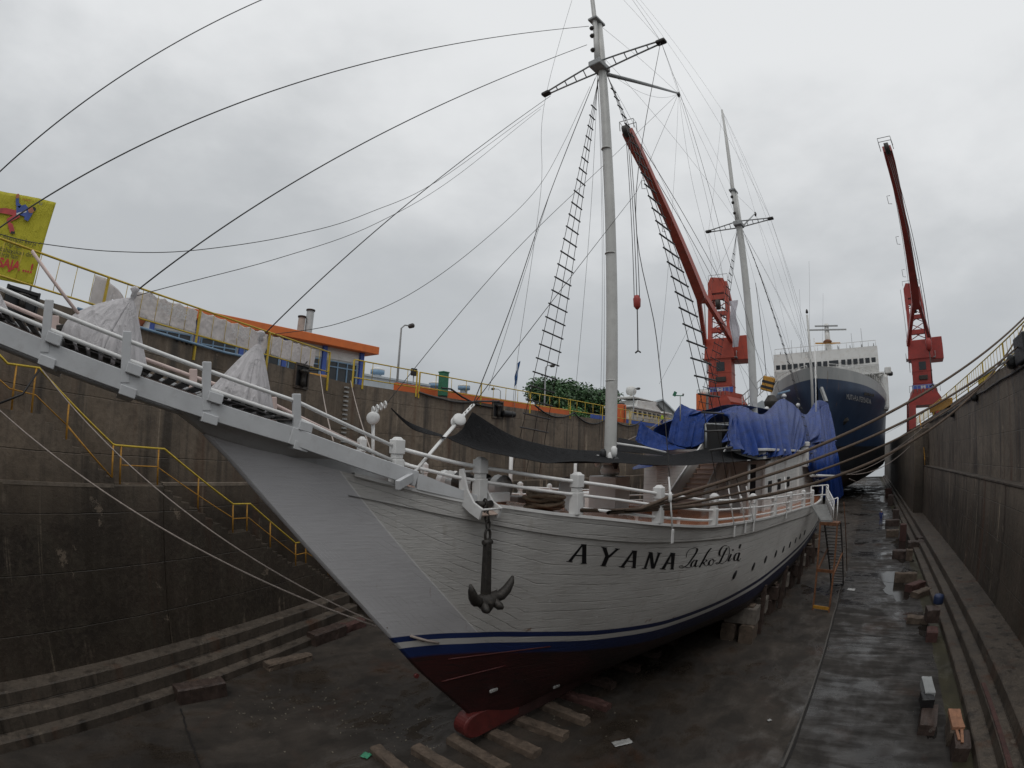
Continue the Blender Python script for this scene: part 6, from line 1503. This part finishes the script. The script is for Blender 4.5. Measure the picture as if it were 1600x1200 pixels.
for j in range(14): rows.append([Vector((P.x+.9*i+.25*math.sin(j*.7+i), P.y+.2*math.cos(j*.9), P.z-j*.62)) for i in (0, .5, 1, 1.5)])
b.grid(rows); tag(b.build('long_flag', cloth_mat('white_flag', (.50, .50, .54), .7, .2)), 'long pale flag hanging limp beside the nearer red crane', 'flag')

# ================================================================== THE LEFT QUAY
# office with the orange roof
of = thing('office_building', 'low white office with blue frames and a flat orange roof on the left quay', 'building', (-30, 5, QL))
def opart(mb, name, mat, bevel=0, par=None): return wpart(mb, name, mat, of, bevel) if par is None else mb.build(name, mat, par, bevel)
b = MB(); b.box((-30.2, 9.1, QL+1.4), (8, 13, 2.8)); opart(b, 'wall', M_wall_white)
b = MB(); b.prism([(-25.55, 13.62), (-25.55, 14.10), (-35, 14.5), (-35, 14.0)], lambda p, w: Vector((p[0], w, p[1])), 2.2, 16.45); opart(b, 'roof', M_orange_roof, .03)
for y in (15.55, 12.95, 10.4, 7.8, 5.2, 2.7): b = MB(); b.box((-26.1, y, QL+1.36), (.22, .26, 2.70)); opart(b, 'pillar', M_blue)
for y in (14.25, 11.7, 9.1, 6.5, 3.9):
    b = MB(); b.box((-26.18, y, QL+1.25), (.08, 2.0, 1.25)); w = opart(b, 'window', M_win)
    b = MB()
    for dy in (-1.0, -.33, .33, 1.0): b.box((0+(-26.12+30), y+dy-5, 1.25), (.1, .07, 1.3))
    for dz_ in (-.62, .3, .62): b.box((-26.12+30, y-5, 1.25+dz_), (.09, 2.0, .07))
    o = b.build('frame', M_ltblue, of)
for (y, z) in ((14.25, 13.3), (11.7, 13.25)): b = MB(); b.box((-26.17, y, 13.2), (.06, 2.2, .5)); opart(b, 'shutter', M_wall_white)
b = MB(); b.box((-24.6, 11.6, QL+.35), (.9, 1.5, .7)); tag(b.build('equipment_box', M_rustyel, bevel=.05), 'orange yellow machine box on the quay in front of the office', 'machine box')
CHG = 'exhaust stacks behind the office'
for p, r, zt, lb in (((486, 482), .30, 18.1, 'taller grey exhaust stack behind the orange roof'), ((473, 489), .28, 17.45, 'shorter rusty exhaust stack behind the orange roof')):
    P = on_x(p, -34.5); t = thing('exhaust_stack', lb, 'chimney', (P.x, P.y, QL), 0, CHG); H = zt-QL
    b = MB(); b.lathe([(r, 0), (r, H-.2)], (0, 0, 0), 16); b.build('pipe', M_grey if r > .29 else pm('rusty_pipe', (.27, .22, .19), .7, .2, 2, dirt=RUST), t)
    b = MB(); b.lathe([(r+.06, H-.2), (r+.06, H-.1), (r*.8, H-.08)], (0, 0, 0), 16); b.build('rim', M_iron, t)
# yellow poster board
bb = thing('poster_board', 'big yellow safety poster with a falling man in blue jacket and red trousers', 'poster', (-24, -6.5, QL))
M_poster = cloth_mat('yellow_vinyl', (.52, .47, .035), .6, .1, .06, 1.2)
BX = 0.0; Y0, Y1 = -3.2, 2.8; ZB, ZT_ = 2.32, 6.22
b = MB(); rows = []
for j in range(25):
    r = []
    for i in range(37):
        k = i/36; z = ZB+(ZT_-ZB)*j/24; y = Y0+(Y1-Y0)*k
        r.append(Vector((.05*noise.noise((y*.9, z*1.1, 3))+.03*noise.noise((y*2+z, z*2-y, 8)), y, z+.03*math.sin(k*9)*(j/24))))
    rows.append(r)
b.grid(rows); b.build('banner', M_poster, bb, solid=.01)
for y in (Y0, Y1-.1, -.2): b = MB(); b.tube([(-.12, y, 0), (-.12, y, ZT_)], .05, 6); b.build('post', M_grey, bb)
def ptxt(s, size, y, z, mat, al='RIGHT', **k): return lettering(s, size, mat, bb, (.10, y, z), (0, 1, 0), (0, 0, 1), align=al, **k)
M_pblack = pm('poster_black', (.02, .02, .02), .6); M_pred = pm('poster_red', (.45, .03, .03), .6); M_pblue = pm('poster_blue', (.05, .09, .30), .6)
M_ptrous = pm('poster_trouser', (.45, .06, .06), .6); M_pskin = pm('poster_skin', (.42, .16, .08), .6)
ptxt('merokok ditempat kerja ?', .31, 2.66, 4.16, M_pblack); ptxt('rugi apa ?', .28, 1.95, 3.90, M_pblack); ptxt('membahayakan diri', .31, 2.48, 3.62, M_pblack); ptxt('kerja lain', .30, 1.75, 3.40, M_pblack)
ptxt('SAJA ...!', .56, 2.62, 3.02, M_pred, bold=.02); ptxt('utamakan', .12, 1.5, 6.02, M_pred); ptxt('K3', .17, 2.15, 5.98, M_pblue)
def flat(polys, mat, nm, x=.085):
    b = MB()
    for p in polys: b.poly([(x, q_[0], q_[1]) for q_ in p])
    return b.build(nm, mat, bb)
def band(pts, w):
    out = []
    L, R2 = [], []
    for i, p in enumerate(pts):
        a = pts[max(i-1, 0)]; c = pts[min(i+1, len(pts)-1)]; d = Vector((c[0]-a[0], c[1]-a[1])).normalized(); n_ = Vector((-d.y, d.x))*(w if not hasattr(w, '__len__') else w[i])/2
        L.append((p[0]+n_.x, p[1]+n_.y)); R2.append((p[0]-n_.x, p[1]-n_.y))
    return [[L[i], L[i+1], R2[i+1], R2[i]] for i in range(len(pts)-1)]
fy0 = .66     # the tumbling figure, flat on the poster
flat(band([(fy0+.42, 5.32), (fy0-.30, 5.32), (fy0-.72, 5.25), (fy0-.66, 4.90)], .26), M_ptrous, 'printed_trousers')
flat(band([(fy0+.50, 5.28), (fy0+.02, 4.92), (fy0+.22, 4.72), (fy0+.42, 4.46)], .24), M_ptrous, 'printed_trousers', .087)
flat(band([(fy0+.28, 5.42), (fy0+.62, 5.54), (fy0+.98, 5.36), (fy0+.92, 5.10)], [.40, .52, .42, .24]) + band([(fy0+.42, 5.65), (fy0+.22, 5.74), (fy0+.12, 6.00)], .17), M_pblue, 'printed_jacket', .090)
flat([[(fy0+.09+.10*math.cos(a), 6.10+.12*math.sin(a)) for a in np.linspace(0, 5.9, 9)], [(fy0+1.02+.16*math.cos(a), 5.60+.14*math.sin(a)) for a in np.linspace(0, 5.9, 12)]], M_pskin, 'printed_face', .095)
flat([[(fy0+1.12+.14*math.cos(a), 5.66+.12*math.sin(a)) for a in np.linspace(-.9, 2.2, 9)]], M_pblack, 'printed_hair', .10)
flat(band([(fy0-.84, 4.86), (fy0-.52, 4.86)], .10) + band([(fy0+.34, 4.42), (fy0+.56, 4.44)], .11), M_pblack, 'printed_shoes', .097)
flat(band([(fy0+.34, 5.28), (fy0+.80, 5.50)], .08), M_white, 'printed_shirt', .099)
# white banners hung on the railing: their printing shows through reversed
def banner(u0, u1, z0, z1, label, txts, n, seed):
    P0 = NW(u0, n, z0); t = thing('cloth_banner', label, 'banner', P0, 0, 'white banners tied to the railing'); b = MB(); rows = []
    for j in range(25):
        r = []
        for i in range(97):
            k = i/96; h = z0+(z1-z0)*j/24; u = u0+(u1-u0)*k
            r.append(NW(u, n+.10*noise.noise((u*1.9, h*1.2+seed, 2))+.07*abs(noise.noise((u*4+h*3, h*3-u*2, seed)))+.03*noise.noise((u*9-h*5, h*7, seed)), h-.07*abs(math.sin(k*math.pi*(u1-u0)/.62))*(j/24))-P0)
        rows.append(r)
    b.grid(rows); b.build('cloth', M_banner_back, t, solid=.004)
    for s, u, z, sz in txts: lettering(s, sz, pm('show_through_print', (.62, .61, .60), .8, .05), t, NW(u, n-.105, z)-P0, WU, (0, 0, 1), mirror=True)
    return t
banner(7.4, 10.1, 11.28, 12.1, 'white banner with reversed print, left of the tall railing post', (('SISTEM', 9.0, 11.72, .40), ('R', 8.0, 11.9, .3)), 14.32, 3)
banner(10.2, 13.7, 11.25, 12.1, 'white banner with reversed print, right of the tall railing post', (('KERJA', 12.2, 11.7, .38),), 14.32, 9)
banner(13.8, 16.8, 11.28, 12.1, 'plain white banner at the right end before the office windows', (), 14.32, 15)
b = MB(); rows = []
for j in range(12):
    rows.append([NW(5.9+.085*i*(1+j*.012), 14.34+.05*noise.noise((i*.6, j*.3, 2)), 12.08-(.10+.9*min(1, abs(i-6)/9)**2*.4 if i > 6 else 0)-j*.08*(1 if i < 8 else .45)) for i in range(18)])
b.grid(rows); tag(b.build('loose_cloth', M_banner_back, solid=.004), 'loose white cloth sagging from the railing at its left end', 'cloth', 'white banners tied to the railing')
b = MB(); u0, z0 = on_w((255, 520), 14.2); b.tube([NW(5.5, 14.25, 10.98), NW(8.5, 14.2, 10.93), NW(11.5, 14.2, 10.88), NW(12.8, 14.2, 10.93)], .05, 6); tag(b.build('drain_pipe', M_ltblue), 'thin light blue pipe along the wall top under the banners', 'pipe')
# lamps
def lamp(P, H, label, arm=(.9, .3), grp='street lamps on the left quay'):
    t = thing('street_lamp', label, 'lamp', P, 0, grp)
    b = MB(); b.tube([(0, 0, 0), (0, 0, H*.55), (0, 0, H-.25), (arm[0]*.3, arm[1]*.3, H), (arm[0]*.75, arm[1]*.75, H+.02)], [.09, .075, .06, .05, .045], 8); b.build('pole', M_grey, t)
    b = MB(); c = Vector((arm[0]*.9, arm[1]*.9, H+.02)); b.lathe([(.05, -.34), (.16, -.2), (.17, .15), (.05, .3)], c, 10, Matrix(((0, 0, 1), (0, 1, 0), (-1, 0, 0)))); b.build('lamp_head', M_dark, t)
lamp((-27, 19.0, QL), 5.35, 'street lamp with a dark head beside the orange roofed office', (.25, .75))
lamp((-30, 38.9, QL), 6.0, 'thin street lamp in front of the big round tree', (.3, .9))
lamp((-30, 58.1, QL), 6.0, 'thin street lamp in front of the motor yacht', (.3, .9))
lamp((-45, 48.6, QL), 5.6, 'twin headed street lamp standing far behind the orange barrier', (-1.0, -.6))
# orange barrier, green bin, pale shed, water tanks
b = MB(); b.box((-23.2, 24.7, QL+.33), (.30, 17.0, .85)); tag(b.build('orange_barrier', M_orange), 'long low orange barrier on the left quay behind the railing', 'barrier')
gb = thing('green_bin', 'tall green rubbish bin standing behind the railing', 'bin', (-22.3, 19.05, QL))
b = MB(); b.box((0, 0, .95), (.45, .45, 1.4)); b.build('body', M_green, gb, .04); b = MB(); b.box((0, 0, 1.68), (.5, .5, .08)); b.build('lid', M_green, gb, .02); b = MB(); b.box((0, 0, .13), (.4, .4, .26)); b.build('wheels', M_black, gb)
sh = thing('warehouse', 'long low pale grey shed far behind the lamp', 'building', (-68, 44, QL))
b = MB(); b.box((0, 0, 3.8), (8, 15, 7.6)); b.build('wall', M_shed, sh); b = MB(); b.box((0, 0, 7.7), (8.4, 15.4, .3)); b.build('roof', M_shed, sh)
for y in (-5, 2): b = MB(); b.box((4.05, y, 5.4), (.1, 3, .5)); b.build('vent', M_ltblue, sh)
for p, lb in (((725, 605), 'blue and white water tank on the skyline above the orange barrier'), ((680, 601), 'small pale tank hidden behind the green bin'), ((590, 580), 'pale roof tank on the shed behind the office')):
    P = on_x(p, -70); t = thing('water_tank', lb, 'tank', (P.x, P.y, QL), 0, 'roof tanks'); z = P.z-QL
    b = MB(); b.lathe([(.7, z-.6), (1.2, z-.5), (1.2, z+.1)], (0, 0, 0), 14); b.build('tank', M_ltblue, t); b = MB(); b.lathe([(1.2, z+.1), (1.2, z+.3), (.5, z+.6)], (0, 0, 0), 14); b.build('lid', M_wall_white, t)
    b = MB(); b.box((0, 0, z/2-.3), (1.0, 1.0, z-.6)); b.build('stand', M_shed, t)
flood = thing('floodlight', 'small black floodlight on a stand behind the railing', 'floodlight', on_z((645, 602), QL+.7)); flood.location.z = QL
P = on_x((646, 593), -24); flood.location = (P.x, P.y, QL)
b = MB(); b.tube([(0, 0, 0), (0, 0, 1.6)], .04, 6); b.build('stand', M_grey, flood); b = MB(); b.box((0, 0, 1.7), (.2, .4, .45)); b.build('lamp_body', M_black, flood, .04)
# flag on a staff
fl_ = thing('flag_pole', 'small dark blue flag hanging from a thin line above the railing', 'flag', on_x((803, 640), XL-.5))
P = on_x((809, 568), XL-.5)-fl_.location
b = MB(); b.tube([(0, 0, -.6), P], .02, 5); b.build('staff', M_grey, fl_)
b = MB(); rows = []
for j in range(10): rows.append([Vector((P.x+.03*math.sin(j+i), P.y-.05+.14*i+.05*math.sin(j*.9)-.06*j*.5, P.z-.18*j+.12*i)) for i in range(3)])
b.grid(rows); b.build('flag', M_flag, fl_)
# trees
M_leaf = None
def leaf_mat(name, c):
    m, nt, b = new_mat(name); q = G(nt); o = q.obj(); n = q.noise(o, .9, 4); n2 = q.noise(o, 7, 3)
    cc = q.mix(q.ramp(n, .38, .62), tuple(x*.40 for x in c), tuple(x*1.6 for x in c)); cc = q.mix(q.ramp(n2, .4, .7, 0, .5), cc, tuple(x*1.9 for x in c))
    q.put(b.inputs['Base Color'], cc); b.inputs['Roughness'].default_value = .55; return m
ML1 = leaf_mat('dark_green_leaves', (.038, .088, .030)); ML2 = leaf_mat('fresh_green_leaves', (.045, .125, .030)); ML3 = leaf_mat('olive_leaves', (.055, .075, .032))
M_bark = pm('bark', (.07, .055, .042), .9, .3, 4)
def tree(P, H, crown, label, lm, seed, leaves=5200, size=.42, trunk=True, cat='tree', name='tree', grp=None):
    """crown = list of (dx, dy, z, r) clumps"""
    rnd = random.Random(seed); t = thing(name, label, cat, P, 0, grp)
    b = MB()
    b.tube([(0, 0, 0), (.1, 0, H*.2), (0, .1, H*.45), (0, 0, H*.7)], [H*.035, H*.028, H*.02, H*.008], 8)
    for dx, dy, z, r in crown: b.tube([(0, 0, H*.28), (dx*.45, dy*.45, z*.75), (dx*.9, dy*.9, z)], [H*.014, H*.009, H*.003], 5)
    b.build('trunk', M_bark, t)
    b = MB(); tot = sum(r*r for *_, r in crown)
    for dx, dy, z, r in crown:
        for _ in range(int(leaves*r*r/tot)):
            d = Vector((rnd.gauss(0, 1), rnd.gauss(0, 1), rnd.gauss(0, 1))).normalized(); k = rnd.random()**.42
            nz = 1+.38*noise.noise((d*1.6+Vector((dx, dy, seed)))) + .2*noise.noise(d*4+Vector((seed, dx, dy)))
            p = Vector((dx, dy, z))+d*r*k*nz; s = size*rnd.uniform(.5, 1.2)
            nrm = (d*.7+Vector((rnd.gauss(0, .6), rnd.gauss(0, .6), rnd.gauss(.5, .6)))).normalized(); a = nrm.orthogonal().normalized(); a = Matrix.Rotation(rnd.uniform(0, 6.3), 3, nrm) @ a; c = nrm.cross(a)
            b.poly([p+a*s, p+c*s*.45, p-a*s*.9, p-c*s*.45])
    b.build('crown', lm, t, normals=False); return t
def at_y(p, x, z=QL): q_ = on_x(p, x); return Vector((x, q_.y, z))
P = at_y((898, 625), -50); rnd = random.Random(3)
tree(P, 10.5, [(rnd.uniform(-4, 4), rnd.uniform(-9, 8.5), rnd.uniform(5.2, 8.2), rnd.uniform(1.7, 2.8)) for _ in range(24)]+[(0, -6, 5.0, 2.6), (0, 2, 8.3, 2.4), (0, -2, 8.6, 2.2), (0, 6, 7.8, 2.2), (0, 0, 4.6, 3.2), (1, 7, 5, 2.6)], 'big dark green tree with a broad round crown left of the fore mast', ML1, 4, 17000, .40)
P = at_y((892, 640), -42); tree(P, 4.6, [(0, rnd.uniform(-5.5, 8), rnd.uniform(1.6, 3.6), rnd.uniform(1.0, 1.6)) for _ in range(14)], 'bright green bush in front of the big round tree', ML2, 8, 7000, .26, cat='bush', name='bush')
P = at_y((1018, 645), -58); tree(P, 9.0, [(rnd.uniform(-2, 2), rnd.uniform(-6, 7), rnd.uniform(4.0, 7.2), rnd.uniform(1.2, 2.2)) for _ in range(14)], 'olive green tree behind the motor yacht', ML3, 12, 6500, .42)
P = at_y((968, 640), -58); tree(P, 7.5, [(rnd.uniform(-2, 2), rnd.uniform(-5, 5), rnd.uniform(4.0, 6.2), rnd.uniform(1.2, 1.9)) for _ in range(9)], 'small dark tree just right of the fore mast', ML1, 15, 4000, .42)
# gable shed far back
gs = thing('gable_shed', 'weathered grey gable end of a large shed beside the blue tarpaulin', 'building', (-70, 150, QL))
b = MB(); b.prism([(-32, 0), (-32, 8), (6.3, 16.3), (28, 10), (28, 0)], lambda p, w: Vector((w, p[0], p[1])), -20, 0); b.build('gable_wall', pm('corrugated_wall', (.22, .23, .23), .8, .25, .4, dirt=(.12, .10, .09)), gs)
b = MB(); b.beam((0.2, -32, 8.1), (.2, 6.3, 16.5), 1, .5); b.beam((.2, 6.3, 16.5), (.2, 29, 9.8), 1, .5); b.build('roof_edge', M_shed, gs)
b = MB(); b.beam((-12, -14, 12.4), (-4, 2, 15.8), 3, .6); b.build('roof_patch', M_orange, gs)
# motor yacht on the hard
yt = thing('motor_yacht', 'white motor yacht standing on the quay behind the low railing', 'yacht', (-40, 84, QL), R_(0))
def yp(mb, nm, m=M_fwhite, bv=.1): return mb.build(nm, m, yt, bv)
b = MB(); rows = []
for y, w, zt in ((-13, 2.6, 3.4), (-6, 2.9, 3.4), (2, 2.8, 3.6), (8, 2.0, 4.0), (12.5, .2, 4.6)): rows.append([(w*k, y, z) for k, z in ((-1, zt), (-.85, 1.6), (-.2, .6), (.2, .6), (.85, 1.6), (1, zt))])
b.grid(rows); b.poly(rows[0]); yp(b, 'hull', M_fwhite, 0)
b = MB(); b.prism([(-12, 3.4), (-11.5, 5.0), (3, 5.0), (7, 3.7)], lambda p, w: Vector((w, p[0], p[1])), -2.3, 2.3); yp(b, 'cabin', pm('cream_cabin', (.55, .51, .42), .5, .1))
for i in range(7): b = MB(); b.box((2.33, -10.5+1.9*i, 4.35), (.1, 1.1, .75)); yp(b, 'window', M_win, .05)
b = MB(); b.prism([(-12.5, 5.0), (-12.5, 5.35), (4.6, 5.35), (5.4, 5.0)], lambda p, w: Vector((w, p[0], p[1])), -2.6, 2.6); yp(b, 'upper_deck')
b = MB(); b.prism([(-9, 5.35), (-8.5, 6.6), (-1, 6.9), (2.8, 5.35)], lambda p, w: Vector((w, p[0], p[1])), -1.8, 1.8); yp(b, 'flybridge')
b = MB(); b.prism([(-1.0, 6.5), (-.2, 6.75), (2.5, 5.6), (1.8, 5.45)], lambda p, w: Vector((w, p[0], p[1])), -1.5, 1.9); yp(b, 'windscreen', M_win, 0)
b = MB(); b.prism([(-10, 6.9), (-10, 7.15), (0, 7.1), (0, 6.9)], lambda p, w: Vector((w, p[0], p[1])), -1.7, 1.7); yp(b, 'hard_top')
b = MB(); b.lathe([(.25, 7.1), (.25, 7.7), (.75, 7.75), (.95, 8.3), (.85, 8.9), (.3, 9.2)], (0, -7.5, 0), 14); yp(b, 'radar_dome', M_fwhite, 0)
b = MB(); b.box((0, 0, 1.2), (2.2, 20, 1.4)); yp(b, 'cradle', M_blue)
P = on_x((971, 655), XL-.7); oc = thing('gas_cabinet', 'upright orange red cabinet at the railing in front of the yacht', 'cabinet', (P.x, P.y, QL))
b = MB(); b.box((0, 0, .85), (.55, .85, 1.7)); b.build('body', M_orange, oc, .05); b = MB(); b.box((0, 0, 1.76), (.4, .5, .2)); b.build('top', M_dark, oc, .05)
b = MB(); b.box((.29, 0, .85), (.04, .08, 1.5)); b.build('door_gap', M_dark, oc)
b = MB(); b.box((-22.0, 48, QL+.3), (.25, 26, .5)); tag(b.build('blue_kerb', M_blue), 'low dark blue kerb behind the pale railing', 'kerb')
rp = thing('striped_post', 'stout post painted red and white beside the nearer crane', 'post', (0, 0, 0)); P = on_x((1098, 650), -24); rp.location = (P.x, P.y, QL)
b = MB(); b.box((0, -.65, 3.0), (1.1, 1.3, 6.0)); b.build('red_half', M_orange, rp, .05); b = MB(); b.lathe([(.5, 0), (.5, 5.9), (.75, 6.0), (.75, 6.7)], (.2, .55, 0), 14); b.build('white_half', M_wall_white, rp)
# yellow wheel guards on the right quay
b = MB(); b.box((8.2, 33.5, QR+.62), (.3, 4.2, .5)); b.box((8.2, 31.8, QR+.2), (.25, .25, .4)); b.box((8.2, 35.2, QR+.2), (.25, .25, .4)); tag(b.build('yellow_barrier', M_yellow, bevel=.03), 'yellow barrier panel on the right quay behind the mooring ropes', 'barrier')
b = MB(); b.box((9.4, 26, QR+.6), (1.4, 6, 1.2)); tag(b.build('covered_crate', M_shed, bevel=.1), 'pale covered crate on the right quay behind the railing', 'crate')
b = MB(); b.beam((XR+.1, 44, QR+.1), (XR+.1, 60, QR+.9), .2, .8); tag(b.build('yellow_barrier', M_rustyel, bevel=.03), 'rusty yellow barrier at the foot of the deep red crane', 'barrier')

# ================================================================== PEOPLE
def person(P, yaw, label, shirt, trousers, helmet, vest=None, pose=0):
    """one continuous body; helmet and vest are its children"""
    me = bpy.data.meshes.new('person'); J = {}
    def v(n, x, y, z, r): J[n] = (Vector((x, y, z)), r)
    v('hip', 0, 0, .95, .135); v('waist', 0, 0, 1.10, .125); v('chest', 0, -.01, 1.32, .15); v('neck', 0, 0, 1.48, .055); v('head', 0, -.02, 1.58, .085); v('crown', 0, -.01, 1.68, .075)
    for s, n in ((-1, 'l'), (1, 'r')):
        st = .10 if s*pose >= 0 else -.10
        v('th'+n, s*.09, 0, .90, .095); v('kn'+n, s*.10, -.03+st*.4, .50, .062); v('an'+n, s*.105, st*.9, .09, .042); v('to'+n, s*.115, st*.9-.17, .035, .035)
        v('sh'+n, s*.19, 0, 1.42, .062); v('el'+n, s*.25, .03, 1.14, .045); v('wr'+n, s*.24, -.10, .90, .032); v('ha'+n, s*.235, -.15, .80, .036)
    E_ = [('hip', 'waist'), ('waist', 'chest'), ('chest', 'neck'), ('neck', 'head'), ('head', 'crown')]
    for n in 'lr': E_ += [('hip', 'th'+n), ('th'+n, 'kn'+n), ('kn'+n, 'an'+n), ('an'+n, 'to'+n), ('chest', 'sh'+n), ('sh'+n, 'el'+n), ('el'+n, 'wr'+n), ('wr'+n, 'ha'+n)]
    K = list(J); me.from_pydata([J[k][0] for k in K], [(K.index(a), K.index(c)) for a, c in E_], [])
    o = bpy.data.objects.new('person', me); COL.objects.link(o); md = o.modifiers.new('skin', 'SKIN')
    for i, k in enumerate(K): me.skin_vertices[0].data[i].radius = (J[k][1], J[k][1]); me.skin_vertices[0].data[i].use_root = (k == 'hip')
    o.modifiers.new('sub', 'SUBSURF').levels = 1; bpy.context.view_layer.update()
    m2 = bpy.data.meshes.new_from_object(o.evaluated_get(bpy.context.evaluated_depsgraph_get())); o.modifiers.clear(); o.data = m2
    for m_ in (M_skin, shirt, trousers, M_black): m2.materials.append(m_)
    for f in m2.polygons:
        c = f.center; f.use_smooth = True
        f.material_index = 3 if c.z < .10 else (2 if c.z < 1.0 and abs(c.x) < .19 else (0 if (c.z > 1.47 or (c.z < .88 and abs(c.x) > .19)) else 1))
    o.location = P; o.rotation_euler = (0, 0, yaw); tag(o, label, 'person')
    b = MB(); b.lathe([(.125, 1.66), (.118, 1.70), (.10, 1.76), (.05, 1.80)], (0, -.01, 0), 14); b.lathe([(.15, 1.655), (.13, 1.675)], (0, -.035, 0), 14); b.build('helmet', helmet, o)
    if vest:
        b = MB(); rows = []
        for z, w, d in ((1.0, .20, .16), (1.2, .20, .17), (1.42, .19, .15)): rows.append([(w*math.cos(a), d*math.sin(a)-.005, z) for a in np.linspace(0, 2*math.pi, 17)])
        b.grid(rows); b.build('vest', vest, o)
    return o
M_navy = pm('navy_coverall', (.025, .04, .16), .8, .15, 6); M_hiviz = pm('lime_vest', (.36, .52, .03), .7, .1, 6); M_hel = pm('white_helmet', (.6, .6, .58), .4, .05)
person(on_z((1376, 821), 0), R_(160), 'worker in blue coveralls and white helmet standing on the dock floor', M_navy, M_navy, M_hel, None, 1)
P = on_x((1034, 663), XL-.8); person((P.x, P.y, QL), R_(75), 'worker in a lime vest and white helmet on the left quay', M_navy, M_navy, M_hel, M_hiviz, -1)
